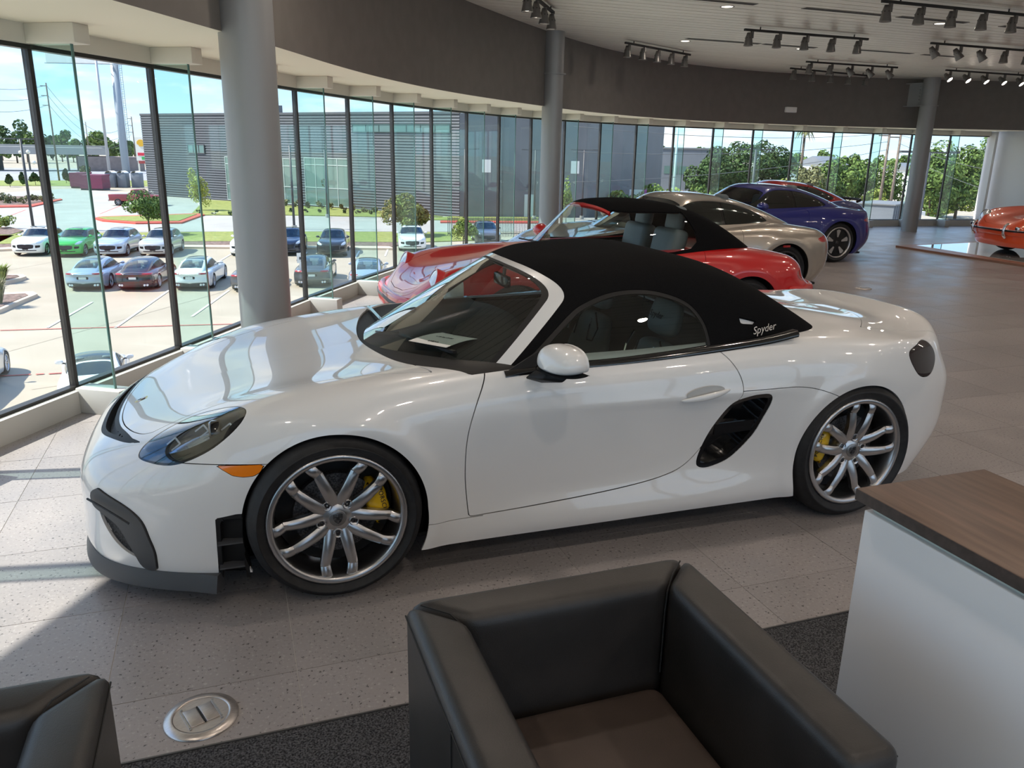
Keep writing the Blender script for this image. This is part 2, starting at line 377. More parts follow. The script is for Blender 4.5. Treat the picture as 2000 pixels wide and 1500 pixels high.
# ---------------------------------------------------------------- showcased roadster: body and cabin fields (x forward from front axle, y left, z up)
WB = 2.484
_yt = [0, .25, .45, .6, .7, .8, .9, 1.0]
_top = {1.05:(.44,.44,.43,.40,.36,.31,.25,.18), .95:(.52,.52,.51,.475,.44,.395,.335,.26), .85:(.578,.578,.57,.54,.505,.46,.40,.325),
 .7:(.64,.64,.638,.622,.598,.555,.495,.415), .5:(.698,.70,.706,.71,.70,.665,.605,.52), .25:(.752,.755,.767,.785,.784,.755,.695,.605),
 0:(.795,.798,.808,.824,.825,.80,.743,.655), -.3:(.852,.852,.85,.855,.856,.837,.787,.705), -.6:(.91,.902,.886,.876,.876,.861,.815,.737),
 -.95:(.94,.93,.91,.893,.892,.878,.835,.755), -1.35:(.945,.935,.915,.90,.898,.885,.843,.765), -1.7:(.95,.945,.93,.913,.91,.898,.857,.785),
 -2.0:(.965,.97,.96,.935,.925,.91,.872,.80), -2.3:(.955,.968,.96,.935,.923,.907,.87,.80), -2.6:(.925,.938,.932,.913,.903,.885,.845,.775),
 -2.9:(.892,.896,.892,.879,.865,.845,.80,.73), -3.1:(.888,.888,.884,.868,.844,.81,.765,.70), -3.3:(.908,.908,.902,.878,.842,.79,.74,.68), -3.5:(.93,.93,.922,.89,.84,.77,.715,.65)}
T_top = Tab((0, 1), sorted(_top), _yt, [_top[k] for k in sorted(_top)])
_zw = [.10, .2, .3, .45, .6, .72, .82, .92, 1.02]
_wid = {1.0:(.78,.80,.81,.815,.80,.765,.70,.60,.48), .7:(.82,.84,.855,.86,.852,.82,.76,.66,.54), .45:(.845,.862,.875,.885,.88,.855,.80,.70,.58),
 .2:(.855,.872,.885,.895,.895,.875,.825,.74,.62), 0:(.858,.876,.889,.90,.90,.885,.84,.76,.65), -.25:(.858,.874,.885,.893,.893,.88,.842,.775,.67),
 -.5:(.848,.868,.869,.873,.877,.873,.842,.785,.69), -.85:(.838,.872,.853,.849,.862,.871,.848,.795,.70), -1.2:(.838,.875,.848,.842,.857,.873,.852,.80,.71),
 -1.6:(.838,.88,.855,.846,.862,.879,.862,.815,.73), -1.9:(.843,.885,.872,.868,.882,.89,.875,.83,.75), -2.2:(.848,.885,.886,.892,.902,.903,.887,.843,.77),
 -2.48:(.85,.88,.89,.90,.906,.906,.89,.847,.78), -2.75:(.84,.87,.88,.893,.90,.898,.88,.835,.76), -3.0:(.82,.845,.86,.875,.885,.88,.86,.81,.73), -3.4:(.78,.80,.82,.84,.85,.845,.82,.77,.68)}
T_wid = Tab((0, 2), sorted(_wid), _zw, [_wid[k] for k in sorted(_wid)])
_yn = [0, .25, .45, .6, .7, .78, .85, .92]
_nose = {.08:(.93,.92,.88,.79,.66,.50,.30,.0), .16:(.985,.975,.935,.85,.73,.58,.38,.08), .25:(.99,.98,.945,.868,.75,.60,.40,.10), .38:(.985,.977,.94,.862,.745,.60,.40,.10),
 
 .46:(.985,.975,.935,.848,.73,.585,.385,.09), .54:(.965,.955,.91,.813,.695,.55,.355,.06), .62:(.90,.888,.84,.75,.635,.49,.30,.01), .74:(.78,.77,.72,.63,.52,.38,.19,-.1)}
T_nose = Tab((2, 1), sorted(_nose), _yn, [_nose[k] for k in sorted(_nose)])
_tail = {.10:(-3.20,-3.19,-3.15,-3.09,-3.02,-2.92,-2.75,-2.5), .2:(-3.31,-3.30,-3.26,-3.19,-3.11,-2.99,-2.80,-2.52), .35:(-3.385,-3.38,-3.345,-3.28,-3.205,-3.06,-2.86,-2.56),
 .5:(-3.41,-3.40,-3.365,-3.30,-3.22,-3.08,-2.88,-2.57), .62:(-3.405,-3.395,-3.36,-3.295,-3.215,-3.07,-2.87,-2.56), .75:(-3.365,-3.355,-3.31,-3.235,-3.14,-2.98,-2.78,-2.48), .9:(-3.36,-3.345,-3.29,-3.19,-3.06,-2.86,-2.63,-2.33)}
T_tail = Tab((2, 1), sorted(_tail), _yn, [_tail[k] for k in sorted(_tail)])
def _bmod(i, v, C):
    if i != 1: return v
    x, y, z = C
    for xc, R in ((0., .395), (-WB, .392)):
        r = np.sqrt((x-xc)**2+(z-.335)**2); v = v + .012*np.exp(-((r-R)/.045)**2)
    v = v + .011*np.exp(-((z-.70)/.028)**2)*np.clip((-x-.55)/1.1, 0, 1)*np.clip((x+2.15)/.3, 0, 1)
    v = v - .014*np.exp(-((x+1.62)/.22)**2-((z-.47)/.16)**2)
    return v
BODY = Field([(2, 1, T_top, .92), (1, 1, T_wid, 1), (0, 1, T_nose, .9), (0, -1, T_tail, .9)], [0, .07, .10, .07], .115, _bmod)
_yc = [0, .2, .4, .55, .7, .85]
_roof = {-.1:(1.19,1.188,1.175,1.14,1.07,.95), -.5:(1.20,1.198,1.185,1.15,1.08,.96), -.9:(1.21,1.207,1.192,1.158,1.09,.975), -1.1:(1.24,1.237,1.222,1.183,1.108,.988), -1.35:(1.262,1.259,1.244,1.204,1.122,1.0),
 -1.6:(1.265,1.262,1.248,1.207,1.122,.995), -1.85:(1.222,1.222,1.213,1.177,1.10,.98), -2.1:(1.105,1.11,1.11,1.085,1.03,.93), -2.3:(.968,.973,.983,.973,.935,.85), -2.5:(.83,.84,.85,.85,.81,.75)}
T_roof = Tab((0, 1), sorted(_roof), _yc, [_roof[k] for k in sorted(_roof)])
_cw = {-.3:(.80,.765,.715,.66,.60,.53), -.7:(.815,.778,.728,.672,.607,.53), -1.1:(.825,.788,.737,.678,.61,.53), -1.5:(.825,.788,.737,.678,.61,.53),
 -1.9:(.815,.772,.72,.66,.59,.51), -2.2:(.79,.74,.685,.62,.55,.47), -2.5:(.73,.67,.61,.54,.47,.4)}
T_cw = Tab((0, 2), sorted(_cw), [.8, .9, 1.0, 1.1, 1.2, 1.3], [_cw[k] for k in sorted(_cw)])
_wx = {.8:-.20, .9:-.37, 1.0:-.55, 1.1:-.735, 1.2:-.93, 1.3:-1.13}
_yw = [0, .2, .4, .55, .65, .75, .85]
T_wx = Tab((2, 1), sorted(_wx), _yw, [[_wx[z]-.29*(y/.62)**2.1 for y in _yw] for z in sorted(_wx)])
CABIN = Field([(2, 1, T_roof, .95), (1, 1, T_cw, .9), (0, 1, T_wx, .48)], [0, .07, .045], .78)
# ---------------------------------------------------------------- room: materials
def tile_mat():
    m = P('granite_tile', (.15, .14, .135), .30, spec=.5); t = m.node_tree; b = t.nodes['Principled BSDF']
    tc = N(t, 'ShaderNodeTexCoord'); oi = N(t, 'ShaderNodeObjectInfo'); geo = N(t, 'ShaderNodeNewGeometry')
    n1 = N(t, 'ShaderNodeTexNoise'); n1.inputs['Scale'].default_value = 78; n1.inputs['Detail'].default_value = 2; lk(t, geo.outputs['Position'], n1.inputs['Vector'])
    r1 = ramp(t, [(.315, (.055, .05, .048)), (.355, (.295, .270, .265)), (.62, (.31, .286, .28)), (.70, (.40, .37, .36))]); lk(t, n1.outputs['Fac'], r1.inputs[0])
    n2 = N(t, 'ShaderNodeTexNoise'); n2.inputs['Scale'].default_value = 2.2; lk(t, geo.outputs['Position'], n2.inputs['Vector'])
    r2 = ramp(t, [(.3, (.90, .90, .90)), (.7, (1.06, 1.05, 1.04))]); lk(t, n2.outputs['Fac'], r2.inputs[0])
    r3 = ramp(t, [(0, (.93, .93, .93)), (1, (1.05, 1.05, 1.05))]); lk(t, oi.outputs['Random'], r3.inputs[0])
    m1 = N(t, 'ShaderNodeMix', dt='RGBA', blend='MULTIPLY'); m1.inputs[0].default_value = 1; lk(t, r1.outputs[0], m1.inputs[6]); lk(t, r2.outputs[0], m1.inputs[7])
    m2 = N(t, 'ShaderNodeMix', dt='RGBA', blend='MULTIPLY'); m2.inputs[0].default_value = 1; lk(t, m1.outputs[2], m2.inputs[6]); lk(t, r3.outputs[0], m2.inputs[7])
    lk(t, m2.outputs[2], b.inputs['Base Color'])
    r4 = ramp(t, [(.35, (.30, .30, .30)), (.65, (.40, .40, .40))]); lk(t, n2.outputs['Fac'], r4.inputs[0]); lk(t, r4.outputs[0], b.inputs['Roughness'])
    return m
M_tile = tile_mat()
M_grout = P('grout', (.46, .44, .42), .8)
M_carpet = noisy(P('grey_carpet', (.05, .05, .053), .95, spec=.1), 170, (.018, .018, .020), (.125, .125, .13), .36, .66, bump=.8)
M_fascia = noisy(P('fascia_grey', (.18, .165, .15), .75), 6, (.168, .154, .140), (.185, .170, .155))
M_soffit = P('cream_soffit', (.88, .82, .68), .7)
M_head = P('head_band_beige', (.70, .67, .59), .5)
M_ceil = noisy(P('ceiling_metal', (.76, .73, .65), .38, .05), 3, (.72, .69, .615), (.80, .77, .69), stretch=(.2, 3, 1))
M_seam = P('seam_dark', (.03, .03, .03), .8)
M_col = P('column_grey', (.30, .305, .31), .42, .25)
M_mull = P('mullion_bronze', (.035, .033, .032), .4, .4)
M_sill = P('sill_grey', (.48, .47, .44), .5)
M_wallw = P('white_wall', (.88, .88, .86), .6)
M_pane = glass('window_pane', (.965, .985, .975), 1.0, 1.5)
M_fin = glass('fin_glass', (.83, .955, .935), .9, 1.5)
M_finedge = P('fin_edge_green', (.10, .22, .20), .12, coat=.5)
# ---------------------------------------------------------------- glass line
GP = [(1.36,-2.0),(.76,-2.97),(.17,-3.95),(-.42,-4.93),(-1.09,-5.97),(-1.80,-6.99),(-2.56,-7.95),(-3.33,-8.79),(-4.12,-9.55),(-4.95,-10.23),(-5.87,-10.87),(-6.89,-11.44),(-7.95,-11.92),(-9.07,-12.30),(-10.26,-12.59),(-11.46,-12.77),(-12.66,-12.86),(-13.85,-12.86),(-15.0,-12.80),(-16.13,-12.69),(-17.26,-12.56),(-18.37,-12.41)]
GP = [(1.36+.615*k, -2.0+.995*k) for k in range(11, 0, -1)]+GP
GN = []
for i in range(len(GP)):
    a, b = GP[max(i-1, 0)], GP[min(i+1, len(GP)-1)]; d = Vector((b[0]-a[0], b[1]-a[1])).normalized(); GN.append(Vector((d.y, -d.x)))
GN = [n if n.dot(Vector((CAM[0]-g[0], CAM[1]-g[1]))) > 0 else -n for n, g in zip(GN, GP)]
_off = [1.2]*10+[1.16, 1.09, 1.02, .92, .88, .89, .95, 1.02, 1.04, 1.02, .96, .88, .78, .67, .58, .55, .58, .63, .72, .88, 1.08, 1.28, 1.48]
FP = [(g[0]+n.x*o, g[1]+n.y*o) for g, n, o in zip(GP, GN, _off)]
Z_SILL, Z_HEAD, Z_SOF, Z_CEIL = .15, 2.272, 2.38, 3.47
def strip(name, A, B, za, zb, mat, parent=None, thick=0, kind='structure'):
    n = len(A); V = [(*a, za) for a in A]+[(*b, zb) for b in B]; F = [(i, i+1, n+i+1, n+i) for i in range(n-1)]
    o = MB().add(V, F).build(name, mat, parent, smooth=(za != zb))
    if parent is None: tag(o, kind=kind)
    return o
FPs = [tuple(q) for q in rnd(FP, 5, False)]
strip('wall_fascia', FPs, FPs, Z_SOF, Z_CEIL, M_fascia)
GPo = [(g[0]-n.x*.06, g[1]-n.y*.06) for g, n in zip(GP, GN)]
GPs = [tuple(q) for q in rnd(GPo, 5, False)]
strip('ceiling_soffit', FPs, GPs, Z_SOF, Z_SOF, M_soffit)
# parapet outside above the glass, so that daylight enters only through the panes
GPx = [(g[0]-n.x*.12, g[1]-n.y*.12) for g, n in zip(GP, GN)]
strip('wall_parapet', GPx, GPx, Z_HEAD+.02, Z_CEIL+.5, M_fascia)
strip('wall_apron', GPx, GPx, -5.3, .0, M_fascia)
fin_l = .27
wtag = 0
for i in range(len(GP)-1):
    a, b = Vector((*GP[i], 0)), Vector((*GP[i+1], 0)); d = (b-a).normalized(); n2 = (GN[i]); nn = Vector((n2.x, n2.y, 0)); mid = (a+b)/2; L = (b-a).length
    nb = Vector((d.y, -d.x, 0)); nb = nb if nb.dot(nn) > 0 else -nb; ang = math.atan2(d.y, d.x)
    w = empty('window_%d' % (i+1), a, kind='structure'); wa = a
    def lb(name, c, dim, rz, mat, bevel=0):
        return MB().box(c-wa, dim, rz).build(name, mat, w, bevel=bevel)
    lb('pane', mid+Vector((0, 0, (Z_SILL+Z_HEAD)/2)), (L-.04, .012, Z_HEAD-Z_SILL), ang, M_pane)
    lb('mullion', a+Vector((0, 0, (Z_SILL+Z_HEAD)/2)), (.032, .045, Z_HEAD-Z_SILL), ang, M_mull)
    lb('transom', mid+Vector((0, 0, Z_HEAD-.012)), (L, .06, .03), ang, M_mull)
    lb('bottom_rail', mid+Vector((0, 0, Z_SILL+.008)), (L, .06, .022), ang, M_mull)
    lb('sill', mid+nb*.02+Vector((0, 0, Z_SILL/2)), (L+.03, .12, Z_SILL), ang, M_sill)
    lb('head_band', mid+nb*.01+Vector((0, 0, (Z_HEAD+Z_SOF)/2)), (L+.03, .10, Z_SOF-Z_HEAD+.004), ang, M_head)
    fa = math.atan2(nn.y, nn.x)
    lb('fin', a+nn*(.04+fin_l/2)+Vector((0, 0, (Z_SILL+Z_HEAD)/2+.01)), (fin_l, .018, Z_HEAD-Z_SILL), fa, M_fin)
    lb('fin_edge', a+nn*(.04+fin_l+.004)+Vector((0, 0, (Z_SILL+Z_HEAD)/2+.01)), (.006, .019, Z_HEAD-Z_SILL), fa, M_finedge)
    lb('fin_base', a+nn*(.09+fin_l/2)+Vector((0, 0, .085)), (fin_l+.06, .13, .17), fa, M_sill, .004)
    lb('fin_head', a+nn*(.09+fin_l/2)+Vector((0, 0, (Z_HEAD+Z_SOF)/2)), (fin_l+.06, .13, Z_SOF-Z_HEAD), fa, M_head, .004)
# ---------------------------------------------------------------- floor: slab, tiles, carpet
poly = [(g[0]-n.x*.04, g[1]-n.y*.04) for g, n in zip(GP, GN)]+[(-19.2, -12.3), (-28, -3), (-28, 9.05), (8.2, 9.05)]
MB().prism(poly, -.35, -.002).build('floor', M_grout)['kind'] = 'structure'
fl = bpy.data.objects['floor']
def inside(px, py, poly):
    c = False; j = len(poly)-1
    for i in range(len(poly)):
        if (poly[i][1] > py) != (poly[j][1] > py) and px < (poly[j][0]-poly[i][0])*(py-poly[i][1])/(poly[j][1]-poly[i][1])+poly[i][0]: c = not c
        j = i
    return c
proom = [(g[0]+n.x*.05, g[1]+n.y*.05) for g, n in zip(GP, GN)]+[(-19.0, -12.2), (-28, -3), (-28, 9), (8.1, 9)]
full, edge = [], []
H2 = .6/2-.0016
for ix in range(-48, 12):
    for iy in range(-23, 3):
        cx, cy = .21+.6*ix+.3, .11+.6*iy+.3
        if cy-.3 > 1.59: continue
        cs = [inside(cx+sx*H2, cy+sy*H2, proom) for sx in (-1, 1) for sy in (-1, 1)]
        if all(cs): full.append((cx, cy))
        elif any(cs): edge.append((cx, cy))
def vis(c):
    d = Vector((c[0], c[1], 0))-Vector(CAM); x, y, z = d.dot(_r2), d.dot(_u2), d.dot(_f)
    return z > .3 and abs(x/z*FPX) < 1060 and abs(y/z*FPX) < 800
tm = bpy.data.meshes.new('tile'); tb = MB().bx(-H2, H2, -H2, H2, -.012, 0); tm.from_pydata(tb.v, [], tb.f); tm.materials.append(M_tile); tm.update()
near = sorted([c for c in full if vis(c)], key=lambda c: (c[0]-CAM[0])**2+(c[1]-CAM[1])**2)[:300]; ns = set(near)
for c in near:
    o = bpy.data.objects.new('tile', tm); o.location = (c[0], c[1], 0); link(o, fl)
far = MB()
for c in full:
    if c not in ns: far.box((c[0], c[1], -.006), (2*H2, 2*H2, .012))
for c in edge:
    bmx = bmesh.new(); bmesh.ops.create_grid(bmx, x_segments=1, y_segments=1, size=H2); bmesh.ops.translate(bmx, verts=bmx.verts, vec=(c[0], c[1], 0))
    for k in range(len(GP)-1):
        a, b = GP[k], GP[k+1]
        if abs((a[0]+b[0])/2-c[0]) > 1.4 or abs((a[1]+b[1])/2-c[1]) > 1.4: continue
        n = GN[k]; p0 = Vector((a[0]+n.x*.03, a[1]+n.y*.03, 0)); dd = Vector((b[0]-a[0], b[1]-a[1], 0)); nn = Vector((dd.y, -dd.x, 0)); nn = nn if nn.dot(Vector((n.x, n.y, 0))) > 0 else -nn
        bmesh.ops.bisect_plane(bmx, geom=bmx.verts[:]+bmx.edges[:]+bmx.faces[:], plane_co=p0, plane_no=-nn.normalized(), clear_outer=True)
        if not bmx.faces: break
    for f in bmx.faces: far.add([v.co.copy() for v in f.verts], [tuple(range(len(f.verts)))])
    bmx.free()
tag(far.build('far_tiles', M_tile, fl), kind='stuff')
# carpet field in front
B = MB(); B.bx(-27.9, 3.4, 1.602, 8.88, -.012, .0015); cp = B.build('carpet', M_carpet); tag(cp, 'dark grey speckled carpet under the lounge chairs', 'carpet', kind='stuff')
B = MB(); B.bx(-27.9, 3.4, 1.596, 1.602, -.01, .006); B.build('trim_1', P('trim_metal', (.12, .115, .11), .4, .5))['kind'] = 'structure'
# ---------------------------------------------------------------- ceiling planks, walls
PW = .20
cy0 = -13.0
slab = MB().prism([(g[0]-n.x*.14, g[1]-n.y*.14) for g, n in zip(GP, GN)]+[(-19.2, -12.6), (-28.2, -3.5), (-28.2, 9.1), (8.4, 9.1)], Z_CEIL+.012, Z_CEIL+.3).build('ceiling', M_seam); slab['kind'] = 'structure'
proomF = [(f[0], f[1]) for f in FP]+[(-19.0, -11.2), (-28, -3), (-28, 9), (7.0, 9)]
k = 0
y = -12.4
while y < 8.8:
    xs = np.arange(-28, 8, .1); ok = [x for x in xs if inside(x, y+PW/2, proomF)]
    if ok:
        x0, x1 = min(ok)-.4, max(ok)+.4
        MB().bx(x0, x1, y+.009, y+PW-.009, Z_CEIL, Z_CEIL+.012).build('ceiling_plank', M_ceil, slab)
    y += PW
wb = empty('wall_back', (0, 9.0, 0), kind='structure')
MB().bx(-28.1, -13, -.1, .1, 0, Z_CEIL).build('solid_part', M_wallw, wb); MB().bx(-13, 8.6, -.1, .1, 0, .15).build('sill', M_sill, wb); MB().bx(-13, 8.6, -.1, .1, 3.1, Z_CEIL).build('head_band', M_head, wb)
for k_ in range(12):
    MB().bx(-13+1.8*k_+.03, -13+1.8*(k_+1)-.03, -.006, .006, .15, 3.1).build('pane', M_pane, wb); MB().bx(-13+1.8*k_-.03, -13+1.8*k_+.03, -.03, .03, .15, 3.1).build('mullion', M_mull, wb)
MB().bx(-28.2, -28, -4, 9, 0, Z_CEIL).build('wall_far', M_wallw)['kind'] = 'structure'
MB().bx(8.6, 8.7, 8.6, 9.1, 0, Z_CEIL).build('wall_side', M_wallw)['kind'] = 'structure'
B = MB(); B.add([(-18.62, -12.42, 0), (-20.6, -3.2, 0), (-20.9, -3.5, 0), (-18.95, -12.7, 0), (-18.62, -12.42, Z_CEIL), (-20.6, -3.2, Z_CEIL), (-20.9, -3.5, Z_CEIL), (-18.95, -12.7, Z_CEIL)], [(0, 1, 5, 4), (1, 2, 6, 5), (2, 3, 7, 6), (3, 0, 4, 7), (4, 5, 6, 7), (3, 2, 1, 0)])
B.build('wall_right', M_wallw)['kind'] = 'structure'
B = MB(); B.box((-18.46, -12.36, Z_SOF/2), (.10, .22, Z_SOF), .14); B.build('trim_2', M_wallw)['kind'] = 'structure'
# ---------------------------------------------------------------- columns with beam stubs
for k, (cx, cy, dia, st) in enumerate([(.114, -1.83, .335, (.62, -.35)), (-4.66, -8.54, .325, (.5, -.62)), (-15.2, -11.42, .36, (.30, -.9))]):
    c = empty('column', (cx, cy, 0), kind='structure')
    MB().lathe([(dia/2, .0), (dia/2, Z_CEIL)], 48).build('shaft', M_col, c, smooth=True)
    MB().lathe([(dia/2+.004, 0), (dia/2+.006, .012), (dia/2, .014)], 40).build('foot_ring', M_col, c, smooth=True)
    if k == 0: continue
    u = Vector((st[0], st[1], 0)).normalized()
    z0, z1 = (2.86, 3.36)
    L = .62
    for zz in (z0, z1): MB().box(u*(dia/2+L/2-.02)+Vector((0, 0, zz)), (L, .17, .018), math.atan2(u.y, u.x)).build('beam_flange', M_col, c)
    MB().box(u*(dia/2+L/2-.02)+Vector((0, 0, (z0+z1)/2)), (L, .014, z1-z0), math.atan2(u.y, u.x)).build('beam_web', M_col, c)
    MB().lathe([(dia/2+.003, z0-.01), (dia/2+.035, z0-.01), (dia/2+.035, z0+.01), (dia/2+.003, z0+.01)], 32).build('collar', M_col, c, auto=40)
    for j in range(6):
        MB().box(u*(dia/2+.05)+Vector((-u.y*.012, u.x*.012, z0+.07+.072*j)), (.022, .03, .022), math.atan2(u.y, u.x)).build('bolt', M_alloy2, c) if False else MB().tube(u*(dia/2+.06)+Vector((0, 0, z0+.07+.072*j))+Vector((-u.y, u.x, 0))*-.03, u*(dia/2+.06)+Vector((0, 0, z0+.07+.072*j))+Vector((-u.y, u.x, 0))*.03, .012, n=6).build('bolt', M_col, c)
# small emergency lamp box on the fascia
i0 = min(range(len(FPs)), key=lambda i: abs(FPs[i][0]+11.95)); q = FPs[i0]; q2 = FPs[i0+1]; ang = math.atan2(q2[1]-q[1], q2[0]-q[0])
e = empty('emergency_light', (q[0], q[1]+.035, 2.70), ang, 'small white emergency light box on the dark fascia wall', 'light')
MB().box((0, 0, 0), (.30, .07, .12)).build('housing', M_wallw, e, bevel=.012); MB().box((.08, .036, .0), (.06, .004, .03)).build('lens', P('lamp_lens_white', (.7, .7, .68), .2), e)
# ---------------------------------------------------------------- ceiling fittings
M_lamp = P('lamp_grey', (.15, .145, .14), .35, .5)
M_lit = emit('lamp_glow', (1.0, .90, .78), 9.0)
M_dim = P('lamp_reflector', (.75, .72, .66), .3, 0, Emission_Strength=.0)
HEADS = []
def track(label, a, b, n, tilt, group='ceiling track lights', glow=2.5, t0=0.06, t1=.94, drop=.05):
    a, b = Vector((*a, Z_CEIL)), Vector((*b, Z_CEIL)); d = (b-a).normalized(); tr = empty('track_light', a, 0, label, 'track light', group)
    MB().bar((0, 0, -drop), b-a+Vector((0, 0, -drop)), .035, .03).build('track', M_seam, tr)
    for u in (.12, .88): MB().bar((b-a)*u, (b-a)*u+Vector((0, 0, -drop)), .012).build('hanger', M_seam, tr)
    for i in range(n):
        u = t0+(t1-t0)*i/max(n-1, 1); c = (b-a)*u+Vector((0, 0, -drop-.015))
        h = empty('lamp_head', c, 0, parent=tr); side = Vector((d.x, d.y, 0))*.045
        MB().box((0, 0, -.045), (.035, .035, .09)).build('stem', M_lamp, h); 
        aim = Vector(tilt(i) if callable(tilt) else tilt).normalized(); R_ = aim.to_track_quat('Z', 'Y').to_matrix().to_4x4()
        Mx = Matrix.Translation(Vector((0, 0, -.12))-side*1.1) @ R_
        MB().lathe([(0, -.10), (.030, -.10), (.040, -.06), (.048, -.04), (.052, .0), (.066, .07), (.066, .078), (.060, .078), (.052, .05)], 20, Mx).build('can', M_lamp, h, smooth=True)
        MB().lathe([(0, .060), (.057, .062)], 20, Mx).build('lens', emit('lamp_glow_%s' % glow, (1.0, .88, .74), glow) if 'lamp_glow_%s' % glow not in bpy.data.materials else bpy.data.materials['lamp_glow_%s' % glow], h)
        for q in range(7):
            an = 2*PI*q/7; pp = Mx @ Vector((.049*math.cos(an), .049*math.sin(an), -.028)); 
            MB().box(pp, (.010, .010, .008)).build('cooling_slot', M_ink0, h)
        HEADS.append((c+a+Vector((0, 0, -.2)), aim))
M_ink0 = P('slot_black', (.01, .01, .01), .7)
dn = (0, 0, -1)
track('three-lamp track light above the middle column', (-3.02, -5.35), (-3.86, -6.62), 4, dn, glow=6, t1=.96)
track('five-lamp track light along the curved fascia, left of centre', (-6.03, -8.84), (-7.83, -9.80), 5, dn, glow=2.2)
track('five-lamp track light in the middle of the ceiling, lamps pointing down', (-6.85, -6.75), (-9.05, -6.75), 5, dn, glow=2.2)
track('five-lamp track light hanging low along the fascia behind tilted lamps', (-10.83, -10.84), (-13.4, -11.35), 5, dn, glow=1.6)
track('five-lamp track light with lamps tilted to the right, before the far fascia', (-10.3, -9.7), (-12.5, -9.7), 5, lambda i: dn if i < 2 else (-.55, .35, -.8), glow=4)
track('track light with tilted white lamps over the orange car', (-10.18, -6.65), (-12.4, -6.65), 5, lambda i: (-.45, .3, -.8) if i < 3 else dn, glow=3)
track('track light at the top right edge of the photo, lamps pointing down', (-6.9, -4.2), (-9.1, -4.2), 5, dn, glow=2.5)
track('row of lit lamps right of the far column, facing the viewer', (-13.65, -9.6), (-15.9, -9.6), 5, (-.1, .62, -.6), glow=16)
M_slot = P('diffuser_grey', (.22, .215, .205), .5)
for lab, x0, x1, yy in (('nearest to the middle column', -5.1, -5.95, -5.25), ('top centre of the ceiling', -6.62, -7.86, -5.2), ('top right of the ceiling', -8.11, -9.27, -5.2), ('behind the middle track light', -6.82, -8.2, -8.27), ('right of the middle track light', -8.28, -9.33, -8.27), ('before the far tilted lamps', -10.08, -11.3, -8.15), ('above the far column', -11.54, -12.4, -8.15), ('at the right edge', -9.9, -11.1, -5.2)):
    g = empty('air_diffuser', (x0, yy, Z_CEIL), 0, 'long slotted air diffuser %s' % lab, 'air vent', 'ceiling air diffusers')
    w = x1-x0
    MB().bx(0, w, -.055, .055, -.006, -.001).build('diffuser_frame', M_slot, g)
    for q in (-.03, 0, .03): MB().bx(w*.01, w*.99, q-.008, q+.008, -.0075, -.006).build('slot', M_ink0, g)
for lab, x, yy in (('near the ceiling top edge', -5.74, -5.54), ('left of the middle track light', -6.97, -8.56), ('under the middle track light', -9.21, -8.5), ('at the upper right', -9.03, -5.41)):
    g = empty('downlight', (x, yy, Z_CEIL), 0, 'round recessed downlight %s' % lab, 'downlight', 'recessed downlights')
    MB().lathe([(.0, -.002), (.07, -.002)], 20).build('lens', bpy.data.materials['lamp_glow_2.2'], g); MB().lathe([(.07, -.002), (.085, -.006), (.09, -.001)], 20).build('ring', M_slot, g, smooth=True)

# the light the lamps give: one spot per lit head group, the four visible downlights, and unseen fill lamps added to brighten the hall
def lamp(loc, power, col=(1.0, .90, .80), size=.07, aim=None, ang=None):
    if ang:
        l = bpy.data.lights.new('lamp_light', 'SPOT'); l.spot_size = ang; l.spot_blend = .5; l.shadow_soft_size = size
    else:
        l = bpy.data.lights.new('lamp_light', 'AREA'); l.shape = 'DISK'; l.size = size*2
    l.energy = power; l.color = col; o = bpy.data.objects.new('lamp_light', l); COL.objects.link(o); o.location = loc
    o.rotation_euler = Vector(aim if aim else (0, 0, -1)).to_track_quat('-Z', 'Y').to_euler(); return o
for c, aim in HEADS: lamp(c+Vector((0, 0, -.02)), HEAD_W, (1.0, .86, .72), .05, aim, 1.7)
DOWN = [(-5.74, -5.54), (-6.97, -8.56), (-9.21, -8.5), (-9.03, -5.41)]
for ix in range(-9, 2):  # grid of out-of-view ceiling lamps, added to brighten the hall
    for iy in range(-1, 4):
        x, y = -.8+2.4*ix, .6+2.4*iy
        if y < 8.6 and inside(x, y, proomF) and inside(x+.5, y-.5, proomF) and inside(x-.5, y-.5, proomF): DOWN.append((x, y))
for k_, (x, y) in enumerate(DOWN):
    if k_ > 3:  # the added fill lamps get a lens and ring of their own
        MB().lathe([(.0, 0), (.07, 0)], 16).build('fill_lamp_lens', bpy.data.materials['lamp_glow_2.2'], slab, loc=(x, y, Z_CEIL-.002)); MB().lathe([(.07, 0), (.085, -.004), (.09, .001)], 16).build('fill_lamp_ring', M_slot, slab, smooth=True, loc=(x, y, Z_CEIL-.002))
    lamp((x, y, Z_CEIL-.012), DOWN_W*(1.15 if x > -4.5 else .85), (1.0, .86, .74), .06)
# ---------------------------------------------------------------- materials for cars
M_white = P('white_paint', (.72, .72, .715), .30, coat=1.0)
M_black = P('black_plastic', (.008, .008, .0085), .55, spec=.3)
M_gloss = P('gloss_black', (.006, .006, .007), .12, coat=.6)
M_dgrey = P('dark_grey_plastic', (.055, .057, .062), .5)
M_canvas = noisy(P('black_canvas', (.006, .006, .0065), .95, spec=.06), 260, (.0045, .0045, .005), (.008, .008, .0085), bump=.25)
M_tyre = noisy(P('tyre_rubber', (.013, .013, .014), .62, spec=.4), 40, (.010, .010, .011), (.018, .018, .019))
M_alloy = P('silver_alloy', (.50, .50, .51), .30, 1.0)
M_cap = P('dark_badge', (.05, .05, .055), .3, .6)
M_disc = noisy(P('brake_disc', (.10, .10, .105), .42, .7), 150, (.055, .055, .06), (.13, .13, .135), .45, .55)
M_yellow = P('yellow_caliper', (.70, .42, .010), .32, coat=.5)
M_amber = P('amber_lens', (.85, .22, .01), .12, coat=1.0)
M_red_l = P('red_lens', (.35, .012, .015), .1, coat=1.0)
